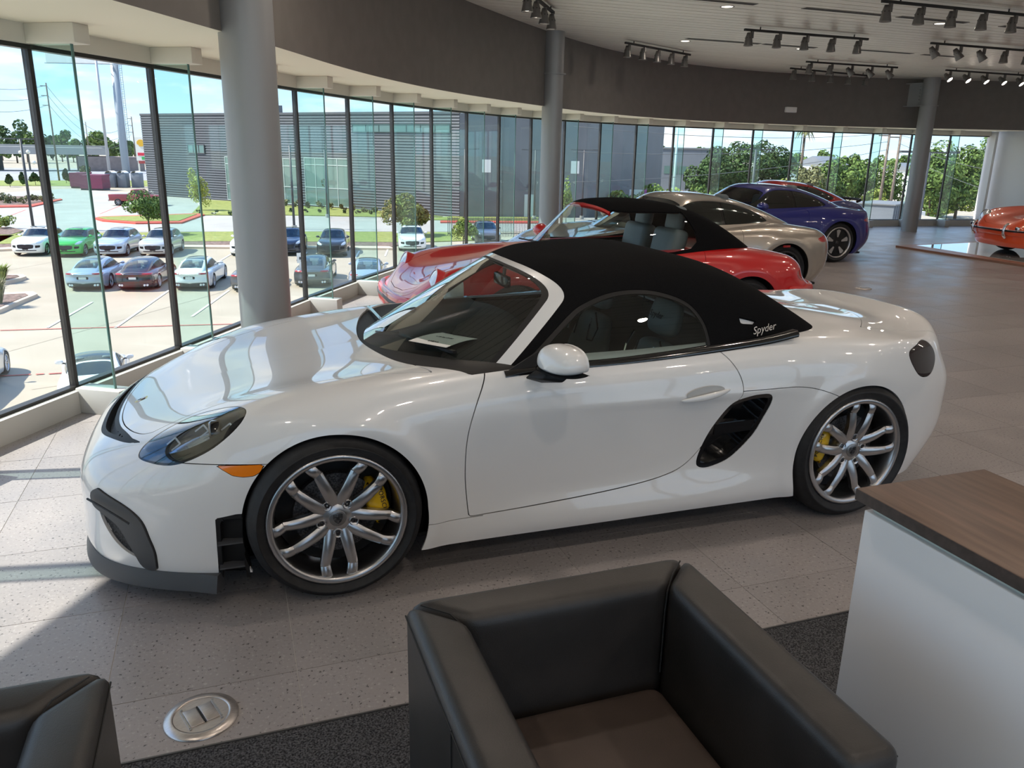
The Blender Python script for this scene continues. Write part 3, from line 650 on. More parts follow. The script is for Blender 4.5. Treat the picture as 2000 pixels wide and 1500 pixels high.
M_smoke = P('smoked_lens', (.03, .022, .022), .06, coat=1.0)
M_chrome = P('chrome', (.75, .75, .76), .08, 1.0)
M_wind = glass('car_window_glass', (.66, .74, .72), 2.2, 1.5)
M_lens = glass('lamp_lens', (.80, .86, .90), 3.2, 1.5)
M_dark = P('dark_interior', (.014, .015, .016), .7)
M_leath = P('grey_leather', (.13, .155, .162), .5)
M_mesh = noisy(P('black_mesh', (.012, .012, .013), .55), 150, (.004, .004, .005), (.03, .03, .032), .45, .55, bump=.6)
M_refl = P('lamp_reflector_silver', (.50, .56, .64), .14, .9)
M_ledw = P('light_guide', (.75, .8, .85), .2, 0, Emission_Strength=0.0)
M_paper = P('white_paper', (.74, .75, .72), .6)
M_ink = P('black_ink', (.012, .012, .014), .6)
M_wtxt = P('silver_lettering', (.7, .7, .7), .25, 1.0)
M_under = P('underbody_black', (.010, .010, .010), .8)
def wheel(parent, loc, side, R, rim, width, style='vee', rot=0., caliper=None, calang=0., lod=0, rimmat=None, name='wheel', facemat=None):
    """wheel whose outer face looks along +y (side=1) or -y; parts become sub-parts of the car"""
    rimmat = rimmat or M_alloy
    w = empty(name, loc, 0 if side > 0 else PI, parent=parent)
    Ry = Matrix.Rotation(-PI/2, 4, 'X')      # lathe axis z -> y outward
    hw = width/2; n = 64 if lod == 0 else (32 if lod == 1 else 20)
    prof = [(rim-.012, hw-.03), (rim, hw-.012), (rim+.012, hw-.006), (rim+.03, hw+.004), ((R+rim)/2, hw+.010), (R-.035, hw-.002), (R-.016, hw-.012), (R-.004, hw-.03), (R, hw-.055), (R+.001, 0), (R, -hw+.055), (R-.016, -hw+.012), ((R+rim)/2, -hw-.01), (rim, -hw+.012)]
    MB().lathe(prof, n, Ry).build('tyre', M_tyre, w, smooth=True)
    if lod == 0:
        g = MB()
        for k in range(60):
            a = 2*PI*k/60
            for s_ in (-1, 1):
                y0, y1 = (hw-.02, hw-.07) if s_ > 0 else (-hw+.02, -hw+.07); b = a+.05*s_
                g.bar((math.cos(a)*(R-.008), y0, math.sin(a)*(R-.008)), (math.cos(b)*(R+.0008), y1, math.sin(b)*(R+.0008)), .004, .004)
        tr = MB()
        for yy in (-.055, -.018, .018, .055): tr.lathe([(R+.0012, yy-.005), (R+.0018, yy), (R+.0012, yy+.005)], 64, Ry)
        tr.build('tread_groove', M_under, w, smooth=True)
    if style == 'disc':
        pass
    prof = [(rim+.002, hw-.014), (rim+.001, hw-.004), (rim-.006, hw), (rim-.020, hw-.002), (rim-.026, hw-.010), (rim-.030, hw-.03), (rim-.034, hw-.05), (rim-.036, hw-.10), (rim-.03, -hw+.03), (rim, -hw+.012)]
    MB().lathe(prof, n, Ry).build('rim', rimmat, w, smooth=True)
    yf = hw-.012                                   # spoke plane
    def P3(r, a, y): return Vector((-r*math.cos(a), y, r*math.sin(a)))
    def spoke(a0, r0, a1, r1, w0, w1, y0, y1, d0, d1, mat, nm='spoke'):
        """tapered bar with a chamfered ridge from (a0,r0) to (a1,r1)"""
        V = []; K = 7
        p, q = P3(r0, a0, 0), P3(r1, a1, 0); d = (q-p).normalized(); t = Vector((-d.z, 0, d.x))
        for i in range(K):
            u = i/(K-1); c = p.lerp(q, u); yy = y0+(y1-y0)*u + .010*math.sin(PI*u); ww = w0+(w1-w0)*u; dd = d0+(d1-d0)*u
            if style == 'vee' and i == K-1: c = c+(P3(r1, a1, 0).normalized())*.0
            for tx, ty in ((-.5, -dd), (-.5, -.008), (-.26, 0), (.26, 0), (.5, -.008), (.5, -dd)): V.append(c+t*(ww*tx)+Vector((0, yy+ty, 0)))
        F = []
        for i in range(K-1):
            for j in range(6): F.append((i*6+j, i*6+(j+1) % 6, (i+1)*6+(j+1) % 6, (i+1)*6+j))
        F += [tuple(range(6))[::-1], tuple(range((K-1)*6, K*6))]
        return MB().add(V, F).build(nm, mat, w, auto=40)
    if style == 'vee':
        for k in range(5):
            a = rot+2*PI*k/5
            for s_ in (-1, 1):
                ae = a+s_*math.radians(21.8); ak = a+s_*math.radians(20.5)
                spoke(a+s_*.16, .055, ak, .205, .050, .038, yf-.022, yf-.004, .035, .03, rimmat)
                spoke(ak, .202, ae+s_*.07, rim-.012, .038, .042, yf-.004, yf-.008, .03, .03, rimmat)
        MB().lathe([(.0, yf-.018), (.036, yf-.018), (.04, yf-.02), (.066, yf-.026), (.086, yf-.05), (.088, yf-.09)], 40, Ry).build('hub', rimmat, w, smooth=True)
        for k in range(5):
            a = rot+PI/5+2*PI*k/5; c = P3(.066, a, 0)
            MB().lathe([(.020, yf-.055), (.0195, yf-.018), (.0165, yf-.016), (.0145, yf-.03), (.0, yf-.032)], 20, Matrix.Translation(c) @ Ry).build('lug_nut', rimmat, w, smooth=True)
            MB().lathe([(.0125, yf-.033), (.0115, yf-.022), (.006, yf-.021), (.0, yf-.03)], 6, Matrix.Translation(c) @ Ry).build('lug_bolt', M_cap, w)
        cap = MB().lathe([(.0, yf-.0145), (.031, yf-.0145), (.0335, yf-.0165)], 32, Ry).build('centre_cap', P('cap_grey', (.22, .22, .225), .35, .8) if 'cap_grey' not in bpy.data.materials else bpy.data.materials['cap_grey'], w, smooth=True)
        sh = [(-.017, .018), (-.008, .020), (0, .0215), (.008, .020), (.017, .018), (.018, .004), (.012, -.012), (0, -.021), (-.012, -.012), (-.018, .004)]
        B = MB(); Mx = Matrix(((1, 0, 0, 0), (0, 0, 1, 0), (0, 1, 0, 0), (0, 0, 0, 1)))
        for x0, x1, z0, z1 in ((-.016, -.002, .002, .017), (.002, .016, .002, .017), (-.011, -.002, -.014, -.002), (.002, .011, -.014, -.002)):
            for i in range(3):
                if (x0 < 0) == (z0 > 0): B.bx(x0+(x1-x0)*(i*2)/5, x0+(x1-x0)*(i*2+1)/5, yf-.0143, yf-.0125, z0, z1)
                elif i < 2: B.bx(x0, x1, yf-.0143, yf-.0125, z0+(z1-z0)*(i*2+.5)/4, z0+(z1-z0)*(i*2+1.4)/4)
        B.prism([(x_, z_) for x_, z_ in ((-.006, .006), (.006, .006), (.006, -.002), (0, -.008), (-.006, -.002))], yf-.0143, yf-.0118, Mx)
        pts = [(x_, z_) for x_, z_ in sh]
        B.sweep([Vector((a_, yf-.013, b_)) for a_, b_ in pts], .0011, 5, True)
        B.build('crest', M_ink, w)
    elif style == 'fuchs':
        f = facemat or M_black
        MB().lathe([(.0, yf-.03), (.05, yf-.03), (rim-.03, yf-.022), (rim-.022, yf-.03)], n, Ry).build('wheel_face', f, w, smooth=True)
        for k in range(5):
            a = rot+2*PI*k/5
            V = [P3(.09, a-.14, yf-.018), P3(.09, a+.14, yf-.018), P3(rim-.055, a+.20, yf-.012), P3(rim-.045, a+.0, yf-.010), P3(rim-.055, a-.20, yf-.012)]
            V2 = [v-Vector((0, .012, 0)) for v in V]
            MB().add(V+V2, [(0, 1, 2, 3, 4)]+[(i, i+5, (i+1) % 5+5, (i+1) % 5) for i in range(5)]).build('spoke', M_alloy, w)
        MB().lathe([(.0, yf-.012), (.026, yf-.012), (.03, yf-.03)], 16, Ry).build('centre_cap', M_cap, w, smooth=True)
    else:                                           # plain multi-spoke
        ns = {'five': 5, 'ten': 10, 'twin': 10}.get(style, 5)
        for k in range(ns):
            a = rot+2*PI*k/ns
            if style == 'twin': a = rot+2*PI*(k//2)/5+(.17 if k % 2 else -.17)
            wd = .06 if ns == 5 else .03
            spoke(a, .045, a, rim-.018, wd, wd*.8, yf-.02, yf-.008, .035, .03, rimmat)
        MB().lathe([(.0, yf-.012), (.035, yf-.014), (.07, yf-.03), (.072, yf-.07)], 20, Ry).build('hub', rimmat, w, smooth=True)
    if lod < 2:
        MB().lathe([(.07, yf-.075), (.165 if style == 'vee' else .15, yf-.075), (.165 if style == 'vee' else .15, yf-.105), (.07, yf-.105)], 48, Ry, close=True).build('brake_disc', M_disc, w, auto=40)
        MB().lathe([(.0, yf-.065), (.075, yf-.065), (.085, yf-.08), (.085, yf-.11)], 32, Ry).build('disc_bell', M_cap, w, auto=40)
        if style == 'vee':
            ho = MB()
            for k in range(12):
                for j in range(4):
                    a = 2*PI*k/12+.07*j; r = .10+.017*j; c = P3(r, a, yf-.0755); ho.lathe([(.0, .0012), (.0032, .0012), (.0032, -.002)], 6, Matrix.Translation(c) @ Ry)
            tag(ho.build('disc_hole', M_ink, w), kind='stuff')
    MB().lathe([(0, -.02), (rim-.04, -.02)], n, Ry).build('backing_plate', M_under, w)
    if caliper:
        a0, a1 = calang-.55, calang+.55; V = []; F = []; K = 12
        for i in range(K+1):
            u = i/K; a = a0+(a1-a0)*u; e = math.sin(PI*u)**.45; ro, ri = .170+.038*e, .165-.045*e; yo = yf-.048+.006*e
            wob = .004*math.cos(u*PI*6)
            for r, y in ((ri, yf-.12), (ri, yo-.012), (ri+.012, yo), ((ro+ri)/2, yo+.003), (ro-.014+wob, yo), (ro+wob, yo-.014), (ro+wob, yf-.12)): V.append(P3(r, a, y))
        for i in range(K):
            for j in range(7): F.append((i*7+j, i*7+(j+1) % 7, (i+1)*7+(j+1) % 7, (i+1)*7+j))
        F += [tuple(range(7)), tuple(range(K*7, K*7+7))[::-1]]
        MB().add(V, F).build('caliper', caliper, w, auto=50)
        if lod == 0:
            c = P3(.186, calang, yf-.0405); t_ = Vector((math.sin(calang), 0, math.cos(calang)))
            text('lettering', 'PORSCHE', .026, M_ink, frame(c, -t_, P3(1, calang, 0)), w, .0012, sp=1.1)
    return w
# ---------------------------------------------------------------- the white roadster
RX = empty('sports_car', (0, 0, 0), 0, 'white open two-seater with black fabric top, silver wheels and yellow calipers, nearest car', 'car', 'showroom cars')
S0 = halfnet(BODY, (-3.5, -.03, .06), (1.06, .96, 1.02), .014)
def arch(V, xc, R=.357):
    x, y, z = V[:, 0]-xc, np.abs(V[:, 1]), V[:, 2]; r = np.hypot(x, z-.335) - R - .11*np.clip(.34-z, 0, None)
    return np.where(y > .5, r, .2)
def X_(S): return S[0][:, 0], np.abs(S[0][:, 1]), S[0][:, 2], S[0][:, 1]
for xc, R in ((0, .357), (-WB, .352)): S0 = clip(S0, arch(S0[0], xc, R))
HEAD = rnd([(.703,.636),(.648,.596),(.497,.572),(.362,.644),(.308,.718),(.329,.779),(.425,.789),(.556,.757),(.647,.704)])
CRES = np.concatenate([rnd([(.698,-.575),(.755,-.51),(.81,-.41),(.863,-.28),(.893,-.15),(.900,0),(.893,.15),(.863,.28),(.81,.41),(.755,.51),(.698,.575)], closed=False), rnd([(.735,.505),(.765,.41),(.797,.30),(.82,.16),(.828,0),(.82,-.16),(.797,-.30),(.765,-.41),(.735,-.505)], closed=False)])
HOOD = np.concatenate([rnd([(.655,.548),(.69,.52),(.722,.47),(.752,.40),(.783,.295),(.806,.155),(.813,0),(.806,-.155),(.783,-.295),(.752,-.40),(.722,-.47),(.69,-.52),(.655,-.548)], closed=False), rnd([(.5,-.535),(.3,-.56),(.05,-.60),(-.2,-.66),(-.42,-.735)], closed=False), rnd([(-.37,-.60),(-.285,-.33),(-.245,0),(-.285,.33),(-.37,.60)], closed=False), rnd([(-.42,.735),(-.2,.66),(.05,.60),(.3,.56),(.5,.535)], closed=False)])
COWL = np.concatenate([rnd([(-.56,.79),(-.37,.60),(-.28,.33),(-.24,0),(-.28,-.33),(-.37,-.60),(-.56,-.79)], closed=False), [(-.8, -.79), (-1.0, -.79), (-1.0, .79), (-.8, .79)]])
PIT = [(-.62, .715), (-1.85, .735), (-1.85, -.735), (-.62, -.715)]
DOOR = np.concatenate([rnd([(-.635,.93),(-.622,.864),(-.563,.751),(-.525,.625),(-.515,.47),(-.524,.344),(-.532,.272)], closed=False), rnd([(-.545,.268),(-.84,.276),(-1.20,.295),(-1.45,.325),(-1.58,.375),(-1.68,.485),(-1.762,.615),(-1.802,.71),(-1.79,.775),(-1.745,.848),(-1.69,.905),(-1.66,.96)], closed=False)])
INTK = rnd([(-1.835,.682),(-1.90,.690),(-1.95,.684),(-1.963,.65),(-1.935,.575),(-1.89,.48),(-1.80,.385),(-1.71,.348),(-1.648,.345),(-1.628,.372),(-1.655,.46),(-1.70,.56),(-1.76,.65)])
MARK = [(.428,.588),(.35,.590),(.255,.592),(.275,.562),(.298,.549),(.335,.546),(.371,.551)]
VENT = [(.445,.383),(.37,.40),(.34,.40),(.34,.09),(.452,.09)]
BLAD = rnd([(.551,.424),(.575,.452),(.60,.452),(.677,.418),(.722,.367),(.738,.29),(.745,.222),(.737,.167),(.722,.152),(.707,.165),(.700,.224),(.669,.322),(.62,.362),(.57,.385)])
MESH = rnd([(.598,.372),(.665,.325),(.698,.235),(.702,.205),(.668,.235),(.63,.295)])
TAIL = rnd([(-2.795,.80),(-2.88,.832),(-2.965,.842),(-3.04,.80),(-3.06,.745),(-3.01,.690),(-2.94,.672),(-2.86,.70)])
def piece(name, S, fields, mat, gap=.0022, thick=.012, off=0., parent=RX):
    for f in fields:
        x, y, z, sy = X_(S); S = clip(S, f(x, y, z, sy)-gap)
        if len(S[2]) == 0: return None
    return shell(name, S, mat, parent, thick, off)
inpoly = lambda poly, a, b: (lambda x, y, z, sy: sdpoly({'x': x, 'y': y, 'z': z, 's': sy}[a], {'x': x, 'y': y, 'z': z, 's': sy}[b], poly))
neg = lambda f: (lambda x, y, z, sy: -f(x, y, z, sy))
def only(f, cond, v=.3):
    def g(x, y, z, sy):
        c = cond(x, y, z, sy); o = np.full(len(x), -v); o[c] = f(x[c], y[c], z[c], sy[c]); return o
    return g
top_ = lambda x, y, z, sy: (z > .47) & (x > -.1)
hl = only(inpoly(HEAD, 'x', 'y'), lambda x, y, z, s: (z > .5) & (x > .2))
cre = only(inpoly(CRES, 'x', 's'), lambda x, y, z, s: (z > .45) & (x > .5))
hood = only(inpoly(HOOD, 'x', 's'), lambda x, y, z, s: (z > .45) & (x > -.6))
cowl = only(inpoly(COWL, 'x', 's'), lambda x, y, z, s: (z > .8) & (x < -.1) & (x > -1.1))
pit = only(inpoly(PIT, 'x', 's'), lambda x, y, z, s: z > .75)
doorL = only(inpoly(DOOR, 'x', 'z'), lambda x, y, z, s: s > .5); doorR = only(inpoly(DOOR, 'x', 'z'), lambda x, y, z, s: s < -.5)
door = only(inpoly(DOOR, 'x', 'z'), lambda x, y, z, s: y > .5)
intk = only(inpoly(INTK, 'x', 'z'), lambda x, y, z, s: y > .6); mark = only(inpoly(MARK, 'x', 'z'), lambda x, y, z, s: y > .6)
vent = only(inpoly(VENT, 'x', 'z'), lambda x, y, z, s: y > .6); blad = only(inpoly(BLAD, 'y', 'z'), lambda x, y, z, s: x > .45); mesh = only(inpoly(MESH, 'y', 'z'), lambda x, y, z, s: x > .45)
tail = only(inpoly(TAIL, 'x', 'z'), lambda x, y, z, s: (x < -2.6) & (y > .5))
bott = lambda x, y, z, sy: z-.135
base = S0
for f in (hl, cre, intk, mark, vent, blad, mesh, tail, cowl, pit):
    x, y, z, sy = X_(base); base = clip(base, -f(x, y, z, sy)-.0016)
x, y, z, sy = X_(base); base = clip(base, np.where(y > .45, z-.15, .1+0*z)); x, y, z, sy = X_(base); base = clip(base, np.where(y <= .46, z-.12, .1))
piece('hood', base, [hood], M_white)
piece('door', base, [doorL], M_white); piece('door', base, [doorR], M_white)
rest = base
for f in (hood, door):
    x, y, z, sy = X_(rest); rest = clip(rest, -f(x, y, z, sy)-.0022)
bump_f = lambda x, y, z, sy: np.minimum(x-.20, np.where(x > .70-.2*np.clip(y-.55, 0, 1), .2, .592-z) )
spoil_f = lambda x, y, z, sy: np.minimum(-(x+2.97+.02*0-.30*(y/.62)**2.2), z-.82)
spoil_f2 = lambda x, y, z, sy: np.minimum(spoil_f(x, y, z, sy), .64-y)
flank_f = lambda x, y, z, sy: np.minimum(np.where(x > -.6, .264, .712-.85*np.clip(-x-2.05, 0, 1)**2)-z, np.where(y > .6, np.minimum(-.28-x, x+2.5), -.1))
for nm, f in (('front_bumper', bump_f), ('rear_spoiler', spoil_f2), ('side_panel', flank_f)):
    if nm in ('side_panel',):
        piece(nm, rest, [f, lambda x, y, z, sy: sy], M_white, .0016); piece(nm, rest, [f, lambda x, y, z, sy: -sy], M_white, .0016)
    else: piece(nm, rest, [f], M_white, .0016)
    x, y, z, sy = X_(rest); rest = clip(rest, -f(x, y, z, sy)-.0016)
for I_ in islands(rest): shell('front_fender' if I_[0][:, 0].mean() > -.75 else 'rear_body', I_, M_white, RX, .012)
shell('gap_liner', clip(clip(base, base[0][:, 2]-.16), .2-0*base[0][:, 0]), M_under, RX, 0, -.0135)
for s_, nm in ((1, 'left'), (-1, 'right')):
    half = lambda x, y, z, sy, s_=s_: sy*s_
    piece('headlight_bucket', S0, [hl, half, lambda x, y, z, sy: x-.425], M_refl, .001, .0, -.055); piece('headlight_bowl', S0, [hl, half, lambda x, y, z, sy: .425-x], M_gloss, .001, .0, -.055); piece('headlight_housing', S0, [lambda x, y, z, sy: .012-np.abs(hl(x, y, z, sy)-.010), half], M_gloss, 0, .06, -.002)
    piece('headlight_lens', S0, [hl, half], M_lens, .003, 0, -.001)
    piece('side_intake', S0, [intk, half], M_gloss, .0, 0, -.075); piece('intake_rim', S0, [lambda x, y, z, sy: .011-np.abs(intk(x, y, z, sy)-.009), half], M_gloss, 0, .075, -.003)
    piece('side_marker', S0, [mark, half], M_amber, .001, .02, .001)
    piece('arch_vent', S0, [vent, half], M_black, .001, .02, -.03); piece('vent_rim', S0, [lambda x, y, z, sy: .008-np.abs(vent(x, y, z, sy)-.006), half, lambda x, y, z, sy: z-.11], M_black, 0, .03, -.001)
    piece('intake_blade', S0, [blad, half], M_dgrey, .001, .06, .008); piece('intake_mesh', S0, [mesh, half], M_mesh, .001, .01, -.012)
    piece('tail_light', S0, [tail, half], M_smoke, .0015, .02, .001)
    # blade slot, vent slats, light guides
    bl = MB(); bl.sweep(rnd([(.905, s_*.585, .418), (.868, s_*.632, .412), (.80, s_*.70, .388), (.752, s_*.735, .362)], closed=False), .0045, 6); bl.build('blade_slot', M_ink, RX)
    for zz in (.285, .185):
        MB().box((.40, s_*.835, zz), (.09, .05, .006)).build('vent_slat', M_dgrey, RX)
    for (cx, cy, cz) in ((.575, .665, .635), (.47, .69, .685), (.44, .745, .655), (.375, .745, .70)):
        B = MB(); u = Vector((-.45, s_*.05, .35)).normalized()*.020; v = Vector((.3, -s_*.6, .25)).normalized()*.020; c = Vector((cx, s_*cy, cz))
        for a_, b_ in ((-u-v, u-v), (u-v, u+v), (u+v, -u+v)): B.bar(c+a_, c+b_, .005)
        B.build('light_guide', M_ledw, RX)
    B = MB(); c = Vector((.40, s_*.715, .685)); d = Vector((.75, -s_*.05, -.05)).normalized()
    B.lathe([(.045, 0), (.048, .03), (.042, .04), (.036, .03), (.0, .022)], 24, Matrix.Translation(c) @ d.to_track_quat('Z', 'Y').to_matrix().to_4x4()); B.build('projector', M_gloss, RX, smooth=True)
piece('front_vent', S0, [cre], M_mesh, .001, .0, -.03); piece('front_vent_rim', S0, [lambda x, y, z, sy: .010-np.abs(cre(x, y, z, sy)-.007)], M_black, 0, .035, -.001)
piece('cowl_panel', S0, [cowl], M_black, .001, .02, -.008)
# hood badge, intake bars, washer caps
bz = float(T_top.at((np.array([.742]), np.array([0.]), np.array([0.])))[0]); Mb = frame((.742, 0, bz-.004), (0, 1, 0), (-1, 0, .36))
shd = [(-.022, .028), (0, .031), (.022, .028), (.024, .005), (.016, -.018), (0, -.030), (-.016, -.018), (-.024, .005)]
bd = MB().prism(shd, 0, .004, Mb).build('hood_badge', P('badge_gold', (.62, .42, .12), .25, .9), RX)
for x0, x1, y0, y1, m_ in ((-.018, -.002, .002, .020, M_red_l), (.002, .018, -.014, -.001, M_red_l), (-.014, -.002, -.014, -.001, M_ink), (.002, .018, .002, .020, M_ink)): MB().prism([(x0, y0), (x1, y0), (x1, y1), (x0, y1)], .004, .005, Mb).build('badge_field', m_, bd)
for s_ in (1, -1):
    MB().bar((-1.70, s_*.842, .525), (-1.91, s_*.858, .535), .012, .05).build('intake_bar', M_gloss, RX)
    MB().lathe([(0, .006), (.010, .004), (.012, -.004)], 12, Matrix.Translation((.735, s_*.60, .548)) @ Vector((.7, s_*.5, .5)).to_track_quat('Z', 'Y').to_matrix().to_4x4()).build('washer_cap', M_dgrey, RX, smooth=True)
# splitter lip
pts = []
for yy in np.linspace(0, .79, 24):
    pts.append((float(T_nose.at((np.array([0.]), np.array([yy]), np.array([.15])))[0]), yy))
pts = [p_ for p_ in pts if p_[0] > .5]+[(.455, .842)]; pts = [(a, -b) for a, b in pts[:0:-1]]+pts; V = []; F = []
for i, (a, b) in enumerate(pts):
    d = Vector(pts[min(i+1, len(pts)-1)])-Vector(pts[max(i-1, 0)]); nn = Vector((d.y, -d.x)).normalized()
    for o_, z_ in ((.020, .082), (.018, .100), (.003, .150), (-.05, .152), (-.05, .082)): V.append((a+nn.x*o_, b+nn.y*o_, z_))
for i in range(len(pts)-1):
    for j in range(5): F.append((i*5+j, i*5+(j+1) % 5, (i+1)*5+(j+1) % 5, (i+1)*5+j))
F += [tuple(range(5)), tuple(range(len(V)-5, len(V)))]
MB().add(V, F).build('front_splitter', M_dgrey, RX, auto=35)
# under side, wheel houses
MB().bx(-2.95, .70, -.70, .70, .125, .14).build('floor_pan', M_under, RX)
for xc in (0, -WB):
    for s_ in (1, -1):
        Mx = Matrix.Translation((xc, 0, .335)) @ Matrix.Rotation(-PI/2*s_, 4, 'X')
        MB().lathe([(0, .50), (.372, .50), (.374, .79)], 40, Mx, a0=(-.42 if s_ > 0 else PI*2-.42-PI*0) if False else (PI-.42 if s_ > 0 else -.42), a1=(2*PI+.42 if s_ > 0 else PI+.42)).build('wheel_house', M_under, RX, smooth=True)
# wheels
wheel(RX, (0, .778, .3395), 1, .3395, .271, .245, rot=math.radians(89), caliper=M_yellow, calang=math.radians(12))
wheel(RX, (-WB, .772, .3465), 1, .3465, .271, .265, rot=math.radians(47), caliper=M_yellow, calang=math.radians(168))
wheel(RX, (0, -.778, .3395), -1, .3395, .271, .245, style='ten', lod=1); wheel(RX, (-WB, -.772, .3465), -1, .3465, .271, .265, style='ten', lod=1)
# ---------------- cabin
C0 = halfnet(CABIN, (-2.6, -.03, .74), (-.1, .86, 1.32), .014)
C0 = clip(C0, C0[0][:, 2]-.80)
# drop what sinks under the body skin, so that the soft top ends where it meets the deck
fb = BODY.at(C0[0]); C0 = clip(C0, fb+.03)
xh = lambda y: -1.075+.10*(1-(y/.6)**2)
def frontf(x, y, z, sy):
    h1 = ((x+.70)*.29+(z-.83)*.35)/.4545*1.0                 # in front of the pillar line
    h2 = x-xh(y)
    k = .06; h = np.clip(k-np.abs(h1-h2), 0, None)/k
    return np.minimum(h1, h2)-h*h*k*.25
WIN = np.concatenate([[(-.80,.85),(-.83,.905)], rnd([(-.86,.928),(-1.02,1.05),(-1.10,1.095),(-1.213,1.130),(-1.33,1.143),(-1.438,1.138),(-1.53,1.117),(-1.601,1.086),(-1.645,1.045),(-1.672,.995),(-1.682,.94),(-1.685,.85)], closed=False)])
win = only(inpoly(WIN, 'x', 'z'), lambda x, y, z, s: y > .45)
SLIT = [(-1.862,1.012),(-1.960,.987),(-1.935,.975),(-1.866,.982)]
slit = only(inpoly(SLIT, 'x', 'z'), lambda x, y, z, s: y > .45)
piece('windshield', C0, [lambda *a: frontf(*a)-.038], M_wind, 0, .004)
piece('windshield_seal', C0, [lambda *a: .012-np.abs(frontf(*a)-.036)], M_black, 0, .01, .0005)
piece('windshield_frame', C0, [lambda *a: .0165-np.abs(frontf(*a)-.0165)], M_white, 0, .03, .002)
piece('side_window', C0, [win, lambda x, y, z, sy: sy], M_wind, .001, .004); piece('side_window', C0, [win, lambda x, y, z, sy: -sy], M_wind, .001, .004)
for s_ in (1, -1): piece('window_seal', C0, [lambda *a: .010-np.abs(win(*a)-.006), lambda x, y, z, sy: np.minimum(z-.84, sy*s_)], M_black, 0, .012, .001)
piece('soft_top', C0, [lambda *a: -frontf(*a), neg(win), neg(slit), lambda x, y, z, sy: z-.83], M_canvas, .0, .02, .003)
piece('deck_glimpse', C0, [slit], M_white, -.002, 0, -.012)
